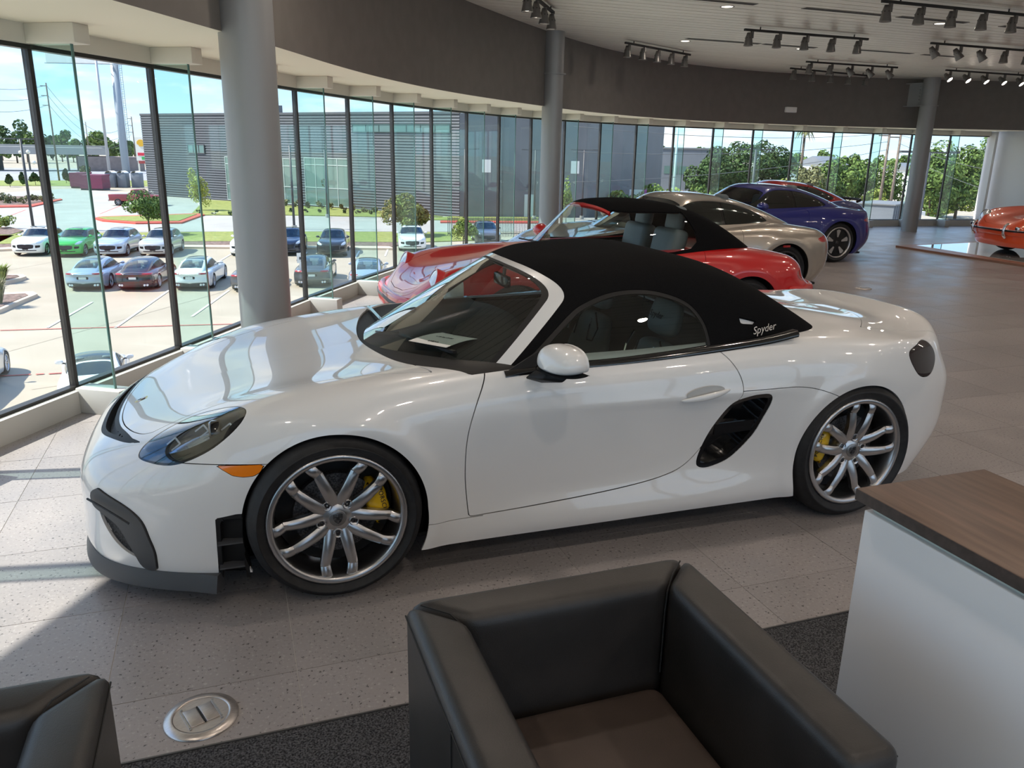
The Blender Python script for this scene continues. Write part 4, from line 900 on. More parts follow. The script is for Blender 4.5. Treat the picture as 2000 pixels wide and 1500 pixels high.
# belt trim under the side glass
for s_ in (1, -1):
    V = []; F = []
    tr = [(-.70,.853),(-.95,.868),(-1.2,.872),(-1.45,.883),(-1.71,.900),(-1.96,.920),(-2.13,.945)]
    for a, b in rnd(tr, 5, False):
        wy = float(T_wid.at((np.array([a]), np.array([0.]), np.array([b])))[0]); wy = min(wy, .815)
        V += [(a, s_*(wy+.004), b-.020), (a, s_*(wy+.006), b-.006), (a, s_*(wy-.012), b+.010), (a, s_*(wy-.05), b+.006)]
    for i in range(len(V)//4-1):
        for j in range(3): F.append((i*4+j, i*4+j+1, i*4+j+5, i*4+j+4))
    MB().add(V, F).build('belt_trim', M_gloss, RX, smooth=True)
    # mirror sail
    MB().add([(-.69, s_*.80, .848), (-.86, s_*.80, .862), (-.86, s_*.775, .93), (-.69, s_*.79, .846), (-.86, s_*.79, .86), (-.86, s_*.765, .93)], [(0, 1, 2), (3, 5, 4), (0, 3, 4, 1), (1, 4, 5, 2), (2, 5, 3, 0)]).build('mirror_sail', M_black, RX)
    # mirror
    mr = empty('mirror', (-.87, 1.0, .935) if s_ > 0 else (-.985, -.97, .865), parent=RX)
    V = []; F = []; nu, nv = 20, 14
    for i in range(nu+1):
        u = -1+2*i/nu                                    # along x from rear (-1) to front (+1)
        prof = (1-abs(max(u, -.55)/1.0)**2.4)**.5 if u > -.55 else .93
        prof = max(prof, 0.0) if u < 1 else 0
        for j in range(nv):
            a = 2*PI*j/nv; cy, cz = math.cos(a), math.sin(a)
            V.append((.085*u if u > -.55 else .085*(-.55)-.002*(-u), .118*prof*(abs(cy)**.8*np.sign(cy)) - s_*.0, .068*prof*(abs(cz)**.85*np.sign(cz))*(1.12 if cz > 0 else .52)-.012*(1-prof)))
    for i in range(nu):
        for j in range(nv): F.append((i*nv+j, i*nv+(j+1) % nv, (i+1)*nv+(j+1) % nv, (i+1)*nv+j))
    F.append(tuple(range(nv)))
    cap = MB().add([(Matrix.Rotation(s_*.25, 3, 'Z') @ Vector(v)) for v in V], F).build('mirror_cap', M_white, mr, smooth=True, sub=1)
    V2 = [Matrix.Rotation(s_*.25, 3, 'Z') @ Vector((v[0]*1.01, v[1]*1.01, v[2]*1.0)) for v in V]
    MB().add([(v[0]*1.02, v[1]*1.02, min(v[2]*1.08, -.022)-.008) for v in V2], F).build('mirror_lower_shell', M_black, mr, smooth=True)
    A = MB(); A.add([(.105, -s_*.150, -.092), (.02, -s_*.150, -.122), (-.02, -s_*.145, -.085), (.06, -s_*.145, -.062), (.07, -s_*.03, -.070), (-.01, -s_*.0, -.080), (-.05, -s_*.0, -.045), (.05, -s_*.03, -.036)], [(0, 1, 2, 3), (4, 7, 6, 5), (0, 4, 5, 1), (1, 5, 6, 2), (2, 6, 7, 3), (3, 7, 4, 0)]); A.build('mirror_arm', M_black, mr, bevel=.010)
    # door handle
    V = []; F = []; nu, nv = 24, 10
    for i in range(nu+1):
        u = i/nu; xx = -1.487-.255*u; zz = .690+.034*u+.0*math.sin(PI*u); e = math.sin(PI*u)**.5; yy = .884+.024*math.sin(PI*u)**.8
        for j in range(nv):
            a = 2*PI*j/nv; V.append((xx, s_*(yy+.010*e*math.cos(a)), zz+.015*e*math.sin(a)))
    for i in range(nu):
        for j in range(nv): F.append((i*nv+j, i*nv+(j+1) % nv, (i+1)*nv+(j+1) % nv, (i+1)*nv+j))
    MB().add(V, F).build('door_handle', M_white, RX, smooth=True)
    B = MB(); nu = 20; V = [(-1.61, s_*.8925, .722)]
    for i in range(nu): a = 2*PI*i/nu; V.append((-1.61-.095*math.cos(a), s_*(.8905-.0), .722+.008*-math.cos(a)*-1+.026*math.sin(a)))
    B.add(V, [(0, 1+i, 1+(i+1) % nu) for i in range(nu)]); B.build('handle_recess', P('recess_grey', (.45, .45, .44), .4) if 'recess_grey' not in bpy.data.materials else bpy.data.materials['recess_grey'], RX)
    # interior door card
    MB().bx(-1.85, -.55, s_*.70, s_*.72, .25, .86).build('door_card', M_dark, RX)
    MB().bx(-1.9, -1.85, s_*0.0, s_*.72, .25, .93).build('bulkhead', M_dark, RX)
    # seat
    st = empty('seat', (-1.36, s_*.36, .28), parent=RX)
    def blob(name, pts, mat, sub=2):
        """box cage: list of (x, half-width y, z) rings front->back along a path, thickness"""
        V = []; F = []
        for (x_, hy, z_, tx, tz) in pts: V += [(x_-tx, -hy, z_-tz), (x_-tx, hy, z_-tz), (x_+tx, hy, z_+tz), (x_+tx, -hy, z_+tz)]
        for i in range(len(pts)-1):
            for j in range(4): F.append((i*4+j, i*4+(j+1) % 4, i*4+4+(j+1) % 4, i*4+4+j))
        F += [(0, 1, 2, 3), tuple(range(len(V)-4, len(V)))[::-1]]
        return MB().add(V, F).build(name, mat, st, smooth=True, sub=sub)
    blob('seat_cushion', [(.25, .22, .10, 0, .07), (.1, .25, .11, 0, .08), (-.1, .25, .09, 0, .08), (-.22, .22, .09, 0, .07)], M_leath)
    blob('seat_back', [(-.16, .22, .10, .06, 0), (-.22, .26, .22, .075, .01), (-.26, .25, .38, .07, .01), (-.30, .20, .50, .06, .01), (-.32, .16, .56, .05, .01)], M_leath)
    blob('headrest', [(-.31, .125, .575, .05, .01), (-.325, .15, .63, .055, .01), (-.345, .145, .72, .05, .01), (-.36, .10, .78, .04, .01)], M_leath)
    B = MB()
    for t_ in (1, -1):
        B.bar((-.235, t_*.13, .58), (-.225, t_*.185, .50), .008); B.bar((-.225, t_*.185, .50), (-.20, t_*.17, .43), .008); B.bar((-.20, t_*.17, .43), (-.205, t_*.09, .42), .008); B.bar((-.205, t_*.09, .42), (-.235, t_*.08, .54), .008)
    B.build('seat_trim', M_chrome, st)
    if s_ > 0: text('script', 'Spyder', .045, M_ink, frame((-.278, 0, .685), (0, 1, 0), (-.12, 0, 1)), st, .001, shear=.3)
    # roll hoop
    MB().sweep(rnd([(-1.86, s_*.15, .86), (-1.87, s_*.17, .98), (-1.88, s_*.36, 1.03), (-1.87, s_*.55, .98), (-1.86, s_*.57, .86)], 4, False), .018, 8).build('roll_hoop', M_black, RX, smooth=True)
# dashboard, wheel, paper
V = []; F = []; prof = [(-.40, .80), (-.48, .875), (-.62, .885), (-.78, .865), (-.86, .82), (-.90, .72), (-.86, .55)]
for yy in (-.70, -.35, 0, .35, .70):
    for a, b in prof: V.append((a-.20*(abs(yy)/.7)**2, yy, b-.02*(abs(yy)/.7)))
for i in range(4):
    for j in range(len(prof)-1): F.append((i*7+j, i*7+j+1, i*7+8+j, i*7+7+j))
MB().add(V, F).build('dashboard', M_dark, RX, smooth=True)
B = MB(); Mw = Matrix.Translation((-1.02, .36, .78)) @ Matrix.Rotation(math.radians(-65), 4, 'Y')
B.sweep([Mw @ Vector((.17*math.cos(a), .17*math.sin(a), 0)) for a in np.linspace(0, 2*PI, 32, endpoint=False)], .014, 8, True)
for a in (0, PI, PI*1.5): B.bar(Mw @ Vector((0, 0, -.02)), Mw @ Vector((.16*math.sin(a), .16*math.cos(a), 0)), .03, .012)
B.tube(Mw @ Vector((0, 0, -.03)), Mw @ Vector((0, 0, .01)), .05); B.build('steering_wheel', M_gloss, RX, smooth=False)
MB().bx(-1.9, -.45, -.70, .70, .14, .26).build('cabin_floor', M_dark, RX)
MB().bx(-1.9, -.8, -.10, .10, .24, .55).build('centre_tunnel', M_dark, RX, bevel=.03)
B = MB(); B.bar((-.99, -.05, 1.165), (-.985, -.05, 1.115), .02); B.box((-.975, -.05, 1.095), (.03, .20, .06)); B.build('inner_mirror', M_gloss, RX, bevel=.012)
B = MB(); B.bar((-.385, .02, .878), (-.45, .30, .886), .022, .01); B.bar((-.45, .30, .886), (-.56, .555, .892), .020, .012); B.bar((-.33, -.02, .87), (-.40, .10, .884), .028, .015); B.bar((-.39, -.62, .872), (-.38, -.05, .888), .018, .012)
B.build('wiper', M_gloss, RX)
text('script', 'Spyder', .048, M_wtxt, frame((-1.965, .772, .962), (-1, -.11, .12), (0, -.45, 1)), RX, .0012, shear=.5)
# ---------------------------------------------------------------- other cars: a spec of stations gives body and cabin fields
def gfields(sp):
    W0 = sp['W']; yf = np.array([0, .45, .75, .88, 1.0, 1.12])*W0
    top = sorted(sp['top'])
    T1 = Tab((0, 1), [t[0] for t in top], yf, [[c, c+(s-c)*.40, s, s-.028, s-.10, s-.22] for _, c, s in top])
    wz = sp.get('wz', [(.08, .90), (.22, .965), (.42, .995), (.62, 1.0), (.78, .965), (.95, .87), (1.1, .76)]); wd = sorted(sp['wid'])
    zz = sp.get('zscale_w', 1.0)
    T2 = Tab((0, 2), [w[0] for w in wd], [a*zz for a, _ in wz], [[w*b for _, b in wz] for _, w in wd])
    e, b = sp.get('ne', 3.2), sp.get('nb', .42); yy = np.array([0, .3, .5, .7, .85, 1.0])*W0; ns = sorted(sp['nose']); ts = sorted(sp['tail']); tb = sp.get('tb', .36)
    T3 = Tab((2, 1), [n[0] for n in ns], yy, [[x-b*(y/W0)**e for y in yy] for _, x in ns]); T4 = Tab((2, 1), [n[0] for n in ts], yy, [[x+tb*(y/W0)**e for y in yy] for _, x in ts])
    fl = sp.get('flare', .012); ax = sp['axles']; AR = sp['R']+.055
    def mod(i, v, C):
        if i == 1:
            for xc in ax: v = v+fl*np.exp(-((np.sqrt((C[0]-xc)**2+(C[2]-sp['R'])**2)-AR-.03)/.05)**2)
        return v
    body = Field([(2, 1, T1, .92), (1, 1, T2, 1), (0, 1, T3, .9), (0, -1, T4, .9)], [0, sp.get('k', .08), .09, .08], sp.get('zb', .14), mod)
    rf = sorted(sp['roof']); rw, bw, zb, zr = sp['rw'], sp['bw'], sp['zb_'], sp['zr']
    yc = np.array([0, .5, .85, 1.1, 1.4])*rw; T5 = Tab((0, 1), [r[0] for r in rf], yc, [[z, z-.012, z-.045, z-.10, z-.22] for _, z in rf])
    pf = sorted(sp['plan']); T6 = Tab((0, 2), [q[0] for q in pf], [zb-.2, zb, (zb+zr)/2, zr, zr+.15], [[q[1]*w for w in (bw+.05, bw, (bw+rw)/2+.02, rw, rw-.10)] for q in pf])
    x0, z0, x1, z1 = sp['ws']; cb = sp.get('wsb', .26); sl = (x1-x0)/(z1-z0)
    T7 = Tab((2, 1), [z0-.3, z0, z1, z1+.3], [0, .3, .5, .7, .9], [[x0+sl*(z-z0)-cb*(y/.62)**2 for y in (0, .3, .5, .7, .9)] for z in (z0-.3, z0, z1, z1+.3)])
    terms = [(2, 1, T5, .95), (1, 1, T6, .9), (0, 1, T7, .5)]
    if 'rs' in sp:
        a0, c0, a1, c1 = sp['rs']; s2 = (a1-a0)/(c1-c0); T8 = Tab((2, 1), [c0-.3, c0, c1, c1+.3], [0, .3, .5, .7, .9], [[a0+s2*(z-c0)+.12*(y/.62)**2 for y in (0, .3, .5, .7, .9)] for z in (c0-.3, c0, c1, c1+.3)]); terms.append((0, -1, T8, .6))
    cab = Field(terms, [0, .06, .05, .05][:len(terms)], zb-.12)
    return body, cab
def tv(F, V, i):
    ax, sg, tab, sc = F.terms[i]; C = (V[:, 0], np.abs(V[:, 1]), V[:, 2]); return sg*(C[ax]-tab.at(C))*sc
def gcar(name, sp, paint, h, label=None, group=None, lod=1, cat='car'):
    root = empty(name, (0, 0, 0), 0, label, cat, group); body, cab = gfields(sp); W0 = sp['W']; xf = max(x for _, x in sp['nose']); xr = min(x for _, x in sp['tail'])
    zt = max(max(c, s) for _, c, s in sp['top']); S = halfnet(body, (xr-.1, -h*1.3, .05), (xf+.1, W0+.12, zt+.06), h, 2)
    C = halfnet(cab, (min(r[0] for r in sp['roof'])-.1, -h*1.3, sp['zb_']-.2), (sp['ws'][0]+.25, sp['bw']+.2, max(r[1] for r in sp['roof'])+.06), h, 2)
    V = C[0]; C = clip(C, body.at(V)+.02)
    R = sp['R']
    for xc in sp['axles']:
        V = S[0]; S = clip(S, np.where(np.abs(V[:, 1]) > W0*.55, np.hypot(V[:, 0]-xc, V[:, 2]-R)-(R+sp.get('ag', .025)), .2))
    def pc(nm, S_, s, mat, gap=0., thick=.012, off=0.):
        Q = clip(S_, s(S_[0])-gap); return shell(nm, Q, mat, root, thick, off) if len(Q[2]) else None
    py = lambda poly, a, b, cond: (lambda V: np.where(cond(V), sdpoly(np.abs(V[:, a]) if a == 1 else V[:, a], V[:, b], poly), -.3))
    cut = []
    for nm, mat, a, b, poly, cond, off in sp.get('patch', []):
        f = py(rnd(poly, 4) if len(poly) > 4 else poly, a, b, cond); cut.append(f)
        for s_ in ((1, -1) if min(q[0] for q in poly) > .05 or a == 0 else (0,)):
            g = f if s_ == 0 else (lambda V, f=f, s_=s_: np.minimum(f(V), V[:, 1]*s_)); pc(nm, S, g, mat, 0, .02, off)
    B = S
    for f in cut: B = clip(B, -f(B[0]))
    pit = sp.get('pit')
    if pit: B = clip(B, np.where(B[0][:, 2] > sp['zb_']-.12, -sdpoly(B[0][:, 0], B[0][:, 1], pit), .3))
    if 'door' in sp:
        D = rnd(sp['door'], 3)
        for s_ in (1, -1): pc('door', B, lambda V, s_=s_: np.where(V[:, 1]*s_ > W0*.5, sdpoly(V[:, 0], V[:, 2], D), -.3), paint, .002*(2 if h > .03 else 1))
        B = clip(B, -np.where(np.abs(B[0][:, 1]) > W0*.5, sdpoly(B[0][:, 0], B[0][:, 2], D), -.3)-.002)
    if 'hood' in sp:
        hp = np.array(sp['hood']); hp = np.concatenate([hp, hp[::-1]*[1, -1]]); hf = lambda V: np.where((V[:, 2] > sp['hoodz']) & (V[:, 0] > sp['ws'][0]-.6), sdpoly(V[:, 0], V[:, 1], hp), -.3)
        pc('hood', B, hf, paint, .002); B = clip(B, -hf(B[0])-.002)
    for I_ in islands(B): shell('front_fender' if I_[0][:, 0].mean() > -.75 and len(I_[2]) < len(B[2])*.45 else 'body_shell', I_, paint, root, .015)
    # glazing
    mg = sp.get('mg', .05); belt = sp.get('belt', sp['zb_']+.01); has_r = len(cab.terms) > 3
    ws = lambda V: np.minimum(np.minimum(-tv(cab, V, 1)-mg*1.1, -tv(cab, V, 0)-mg*.8), tv(cab, V, 2)+.03)
    SW = rnd(sp['side'], 4); sw = lambda V: np.where(np.abs(V[:, 1]) > sp['rw']*.6, sdpoly(V[:, 0], V[:, 2], SW), -.3)
    glassm = sp.get('glass', M_wind); gl = [ws, sw]
    pc('windshield', C, ws, glassm, .004, .004)
    for s_ in (1, -1):
        for k_, (a0, a1) in enumerate(sp.get('panes', [(9, -9)])):
            pc('side_window', C, lambda V, s_=s_: np.minimum(np.minimum(sw(V), V[:, 1]*s_), np.minimum(a0-V[:, 0], V[:, 0]-a1)), sp.get('glass2', glassm) if k_ else glassm, .004, .004, -.001)
        pc('window_pillar', C, lambda V, s_=s_: np.minimum(sw(V), V[:, 1]*s_), M_gloss, 0, .0, -.008) if len(sp.get('panes', [])) > 1 and not sp.get('open') else None
    if 'rwin' in sp:
        RW = np.array(sp['rwin']); RW = rnd(np.concatenate([RW, RW[::-1]*[1, -1]]), 4); rw_ = lambda V: np.where(V[:, 2] > sp['zb_']-.05, sdpoly(V[:, 0], V[:, 1], RW), -.3); pc('rear_window', C, rw_, glassm, .004, .004); gl.append(rw_)
    if 'sunroof' in sp:
        SR = np.array(sp['sunroof']); SR = np.concatenate([SR, SR[::-1]*[1, -1]]); sr = lambda V: np.where(V[:, 2] > sp['zr']-.1, sdpoly(V[:, 0], V[:, 1], SR), -.3); pc('roof_panel', C, sr, M_gloss, .002, .01); gl.append(sr)
    K = C
    for f in gl: K = clip(K, -f(K[0]))
    if 'canvas' in sp:
        fr = lambda V: np.minimum(V[:, 0]-sp['canvas'](V), 1+0*V[:, 0])
        shell('windshield_frame', clip(K, fr(K[0])), paint, root, .03, .004); shell('soft_top', clip(K, -fr(K[0])), M_canvas, root, .02, .004)
    else: shell('roof', K, paint, root, .015)
    # inside, wheels, arches
    x0, x1 = sp['ws'][0]-.35, sp.get('cabr', sp['ws'][0]-1.9); bw = sp['bw']-.10
    MB().bx(x1, x0+.2, -bw, bw, .2, .32).build('cabin_floor', M_dark, root)
    for s_ in (1, -1): MB().bx(x1, x0+.1, s_*bw, s_*(bw+.02), .25, sp['zb_']-.04).build('door_card', M_dark, root)
    MB().bx(x0-.10, x0+.30, -bw, bw, sp['zb_']-.28, sp['zb_']-.03).build('dashboard', M_dark, root, bevel=.04)
    for xs_ in sp.get('seats', [x0-.75]):
        for s_ in (1, -1):
            st = MB(); z0 = sp['zb_']-.55; st.box((xs_+.1, s_*bw*.5, z0+.12), (.5, .46, .2)); st.box((xs_-.22, s_*bw*.5, z0+.42), (.15, .44, .6), M=Matrix.Rotation(-.2, 4, 'Y')); st.box((xs_-.31, s_*bw*.5, z0+.80), (.11, .24, .24), M=Matrix.Rotation(-.15, 4, 'Y')); st.build('seat', sp.get('seatm', M_leath), root, bevel=.05, seg=3)
    MB().bx(xr+.35, xf-.3, -W0*.8, W0*.8, sp.get('zb', .14)-.01, sp.get('zb', .14)+.02).build('floor_pan', M_under, root)
    ww = sp.get('ww', .25)
    for k_, xc in enumerate(sp['axles']):
        for s_ in (1, -1):
            Mx = Matrix.Translation((xc, 0, R)) @ Matrix.Rotation(-PI/2*s_, 4, 'X')
            MB().lathe([(0, W0*.55), (R+.03, W0*.55), (R+.035, W0-.03)], 24, Mx, a0=(PI-.3 if s_ > 0 else -.3), a1=(2*PI+.3 if s_ > 0 else PI+.3)).build('wheel_house', M_under, root, smooth=True)
            wheel(root, (xc, s_*(W0-ww/2-.012), R), s_, R, sp['rim'], ww, style=sp.get('wheel', 'five'), lod=lod, rimmat=sp.get('rimmat'), rot=.3, caliper=sp.get('cal'), calang=.3)
    # mirrors
    for s_ in (1, -1):
        mx, mz = sp.get('mir', (sp['ws'][0]-.42, sp['zb_']+.06)); mr = empty('mirror', (mx, s_*(sp['bw']+.15), mz), parent=root); bmx = bmesh.new(); bmesh.ops.create_uvsphere(bmx, u_segments=12, v_segments=8, radius=1)
        Vv = [v.co.copy() for v in bmx.verts]; Ff = [[v.index for v in f.verts] for f in bmx.faces]; bmx.free()
        MB().add([(max(v.x, -.55)*.085, v.y*.115, v.z*.068) for v in Vv], Ff).build('mirror_cap', paint, mr, smooth=True); MB().bar((0, 0, -.03), (-.0, -s_*.18, -.05), .06, .03).build('mirror_arm', M_black, mr)
    return root, S
ft = lambda lo=-9, hi=9, xl=.3: (lambda V: (V[:, 0] > xl) & (V[:, 2] > lo) & (V[:, 2] < hi))
bk = lambda xl: (lambda V: V[:, 0] < xl)
sd = lambda w: (lambda V: np.abs(V[:, 1]) > w)
def paint(name, c, rough=.3, metal=0., coat=1.0): return P(name, c, rough, metal, coat)
M_red = paint('guards_red_paint', (.52, .005, .007)); M_silver = paint('warm_silver_paint', (.42, .38, .33), .3, .75); M_blue = paint('deep_blue_paint', (.006, .013, .17), .3, .15)
M_orange = paint('orange_red_paint', (.72, .075, .012)); M_red2 = paint('bright_red_paint', (.40, .005, .007))
M_clear = glass('clear_car_glass', (.86, .90, .88), 1.2, 1.5); M_dglass = P('dark_car_glass', (.018, .026, .028), .04, spec=.8)
M_wlens = P('clear_lamp_lens', (.62, .64, .66), .08, .3, coat=1.0)
# air-cooled shape with upright front wings
S_CLASSIC = dict(W=.826, R=.315, rim=.225, ww=.21, axles=(0, -2.272), zb=.16,
 top=[(1.0,.42,.36),(.9,.53,.50),(.8,.585,.58),(.7,.625,.665),(.6,.655,.73),(.45,.685,.78),(.2,.73,.815),(0,.765,.83),(-.35,.83,.845),(-.6,.87,.86),(-1.2,.90,.875),(-1.8,.91,.885),(-2.25,.905,.885),(-2.6,.86,.85),(-2.9,.79,.785),(-3.1,.72,.71),(-3.3,.60,.59)],
 wid=[(1.0,.74),(.6,.79),(.2,.815),(0,.82),(-.5,.80),(-1.2,.79),(-1.8,.805),(-2.27,.845),(-2.7,.82),(-3.1,.74),(-3.4,.66)],
 nose=[(.1,.80),(.22,.90),(.38,.925),(.5,.92),(.58,.86),(.7,.80),(.82,.70)], tail=[(.1,-2.95),(.25,-3.15),(.40,-3.22),(.52,-3.21),(.58,-3.14),(.7,-3.08),(.85,-2.95)], nb=.30, tb=.30, ne=3.6,
 roof=[(-.2,1.20),(-.6,1.23),(-.9,1.275),(-1.2,1.30),(-1.5,1.295),(-1.8,1.25),(-2.1,1.14),(-2.35,1.0),(-2.6,.84),(-2.8,.72)], rw=.52, bw=.70, zb_=.88, zr=1.27, plan=[(-.3,1.0),(-1.2,1.0),(-1.8,.97),(-2.3,.88),(-2.8,.74)],
 ws=(-.50,.875,-.93,1.265), wsb=.20, side=[(-.74,.90),(-.98,1.20),(-1.1,1.215),(-1.62,1.205),(-1.70,1.18),(-1.72,.90)], mg=.042, pit=[(-.6,.60),(-1.75,.60),(-1.75,-.60),(-.6,-.60)], seats=[-1.45], cabr=-1.95,
 door=[(-.62,.93),(-.60,.70),(-.56,.40),(-.60,.27),(-1.55,.27),(-1.72,.45),(-1.78,.70),(-1.75,.93)], hood=[(.86,.0),(.84,.25),(.76,.44),(.4,.50),(0,.54),(-.45,.57),(-.50,0)], hoodz=.5, mir=(-.86,.93), wheel='five', k=.07)
S_LATE = dict(W=.905, R=.338, rim=.262, ww=.29, axles=(0, -2.45), zb=.13,
 top=[(1.05,.40,.33),(.95,.50,.45),(.85,.57,.535),(.7,.635,.62),(.45,.70,.725),(.2,.755,.79),(0,.79,.82),(-.3,.845,.85),(-.6,.89,.87),(-1.2,.92,.885),(-1.8,.94,.905),(-2.2,.955,.925),(-2.5,.94,.915),(-2.8,.90,.88),(-3.1,.845,.83),(-3.3,.80,.77),(-3.5,.74,.70)],
 wid=[(1.0,.82),(.5,.885),(0,.90),(-.6,.875),(-1.2,.868),(-1.8,.89),(-2.2,.918),(-2.5,.925),(-2.9,.905),(-3.4,.83)],
 nose=[(.1,.88),(.2,.96),(.4,.965),(.5,.94),(.6,.86),(.74,.68)], tail=[(.1,-3.15),(.3,-3.38),(.5,-3.44),(.65,-3.43),(.75,-3.38),(.9,-3.2)], nb=.46, tb=.40, ne=3.0,
 roof=[(-.2,1.17),(-.7,1.21),(-1.05,1.265),(-1.4,1.285),(-1.75,1.262),(-2.1,1.19),(-2.45,1.075),(-2.8,.93),(-3.1,.79),(-3.3,.69)], rw=.55, bw=.765, zb_=.90, zr=1.25, plan=[(-.3,1.0),(-1.4,1.0),(-2.0,.95),(-2.6,.83),(-3.2,.68)],
 ws=(-.36,.885,-1.02,1.235), wsb=.27, side=[(-.78,.915),(-.98,1.06),(-1.17,1.165),(-1.4,1.20),(-1.75,1.175),(-2.05,1.095),(-2.26,.985),(-2.22,.94),(-1.6,.918)], panes=[(-.5,-1.60),(-1.64,-9)], mg=.045, pit=[(-.65,.66),(-2.0,.66),(-2.0,-.66),(-.65,-.66)], seats=[-1.5], cabr=-2.1,
 rwin=[(-2.10,.0),(-2.10,.36),(-2.2,.44),(-2.55,.44),(-2.66,.38),(-2.70,.0)], door=[(-.60,.93),(-.55,.70),(-.53,.40),(-.58,.27),(-1.55,.29),(-1.72,.45),(-1.82,.70),(-1.72,.93)], hood=[(.80,.0),(.78,.30),(.68,.48),(.3,.54),(0,.60),(-.38,.70),(-.36,.5),(-.27,0)], hoodz=.5, mir=(-.86,.95), wheel='ten', k=.075)
def bar_sweep(pts, hgt, d, mat, nm, parent, bev=.015):
    """bumper strip along plan points (x, y, z)"""
    V = []; F = []; n = len(pts)
    for i, q in enumerate(pts):
        a, b = Vector(pts[max(i-1, 0)]), Vector(pts[min(i+1, n-1)]); t = (b-a); o = Vector((t.y, -t.x, 0)).normalized(); o = o if o.dot(Vector((1 if q[0] > -1 else -1, q[1]*.5, 0))) > 0 else -o; q = Vector(q)
        V += [q+o*d+Vector((0, 0, -hgt/2)), q+o*d+Vector((0, 0, hgt/2)), q-o*.03+Vector((0, 0, hgt/2)), q-o*.03+Vector((0, 0, -hgt/2))]
    for i in range(n-1):
        for j in range(4): F.append((i*4+j, i*4+(j+1) % 4, i*4+4+(j+1) % 4, i*4+4+j))
    F += [(0, 1, 2, 3), tuple(range(4*n-4, 4*n))]
    return MB().add(V, F).build(nm, mat, parent, bevel=bev, seg=2)
def headlamp(root, x, y, z, r, tilt, mat_ring):
    M_ = Matrix.Translation((x, y, z)) @ Vector((1, 0, tilt)).normalized().to_track_quat('Z', 'Y').to_matrix().to_4x4()
    MB().lathe([(r+.016, -.10), (r+.016, .0), (r+.010, .012), (r, .010)], 28, M_).build('headlight_ring', mat_ring, root, smooth=True)
    MB().lathe([(0, .028), (r*.5, .022), (r*.85, .012), (r, .006)], 28, M_).build('headlight_lens', M_wlens, root, smooth=True)
nose_at = lambda sp, y, z: float(np.interp(z, [a for a, _ in sorted(sp['nose'])], [b for _, b in sorted(sp['nose'])]))-sp.get('nb', .42)*(abs(y)/sp['W'])**sp.get('ne', 3.2)
tail_at = lambda sp, y, z: float(np.interp(z, [a for a, _ in sorted(sp['tail'])], [b for _, b in sorted(sp['tail'])]))+sp.get('tb', .36)*(abs(y)/sp['W'])**sp.get('ne', 3.2)
# red cabriolet
sp = dict(S_CLASSIC); sp['canvas'] = lambda V: -1.0+.06*(1-(V[:, 1]/.5)**2)-.55*np.clip(1.2-V[:, 2], 0, 1)*-1.15; sp['glass'] = M_clear; sp['open'] = True; sp['rimmat'] = M_alloy
sp['rwin'] = [(-2.0, 0), (-2.0, .30), (-2.05, .34), (-2.22, .34), (-2.26, .30), (-2.26, 0)]
sp['patch'] = [('tail_light', M_red_l, 0, 2, [(-2.82,.66),(-2.98,.69),(-3.06,.66),(-3.10,.60),(-2.9,.58)], bk(-2.6), .001), ('turn_signal', M_amber, 0, 2, [(.62,.56),(.80,.56),(.86,.50),(.64,.50)], lambda V: (V[:, 0] > .5) & (np.abs(V[:, 1]) > .4), .001)]
RC, _ = gcar('classic_convertible', sp, M_red, .022, 'red convertible with black soft top, parked directly behind the white car', 'showroom cars', 1)
for s_ in (1, -1): headlamp(RC, .655, s_*.585, .665, .105, .42, M_red)
for nm, f_, lo, hi, zz, hh in (('front_bumper', nose_at, -.70, .70, .45, .17), ('rear_bumper', tail_at, -.70, .70, .46, .16)):
    pts = [(f_(sp, y, .45), y, zz) for y in np.linspace(lo, hi, 15)]; e_ = .30 if nm[0] == 'f' else -.34
    pts = [(pts[0][0]-e_, -.835, zz)]+pts+[(pts[-1][0]-e_, .835, zz)]
    bar_sweep(pts, hh, .035, M_red, nm, RC, .03); bar_sweep([(a+(.036 if nm[0] == 'f' else -.036), b*1.03, zz+.01) for a, b, _ in pts[1:-1]], .03, .006, M_dgrey, nm+'_strip', RC, .004)
sm = MB(); sm.bar((-.44, -.35, .905), (-.46, .05, .915), .018, .012); sm.bar((-.44, .12, .905), (-.52, .46, .905), .018, .012); sm.build('wiper', M_black, RC)
pts = [(.70, y, 0) for y in np.linspace(-.42, .42, 9)]
sb = MB(); V = []; F = []
for i, y in enumerate(np.linspace(-.62, .62, 13)):
    for dx in (0, .035): x_ = .80-.20*(y/.62)**2-dx; V.append((x_, y, .66-.05*(.80-x_)*-1 - .075*(x_-.6)/.2*.6))
RC.location = (-1.90, -3.20, 0)
# silver coupe
sp = dict(S_LATE); sp['R'] = .335; sp['rimmat'] = M_cap
sp['patch'] = [('tail_light', M_red_l, 0, 2, [(-2.93,.74),(-3.10,.775),(-3.30,.76),(-3.34,.715),(-3.1,.695),(-2.98,.70)], bk(-2.7), .001), ('headlight', M_wlens, 0, 1, [(.70,.60),(.62,.56),(.45,.57),(.33,.64),(.32,.72),(.42,.77),(.55,.745),(.66,.68)], lambda V: (V[:, 2] > .5) & (V[:, 0] > .2), .001)]
SC, S_ = gcar('silver_coupe', sp, M_silver, .024, 'beige-silver coupe with dark wheels parked between the red convertible and the blue coupe', 'showroom cars', 1)
for s_ in (1, -1):
    MB().box((-2.42, s_*.935, .66), (.10, .012, .025)).build('side_marker', M_red_l, SC)
SC.location = (-3.74, -5.36, 0); SC.scale = (1, 1, .975)
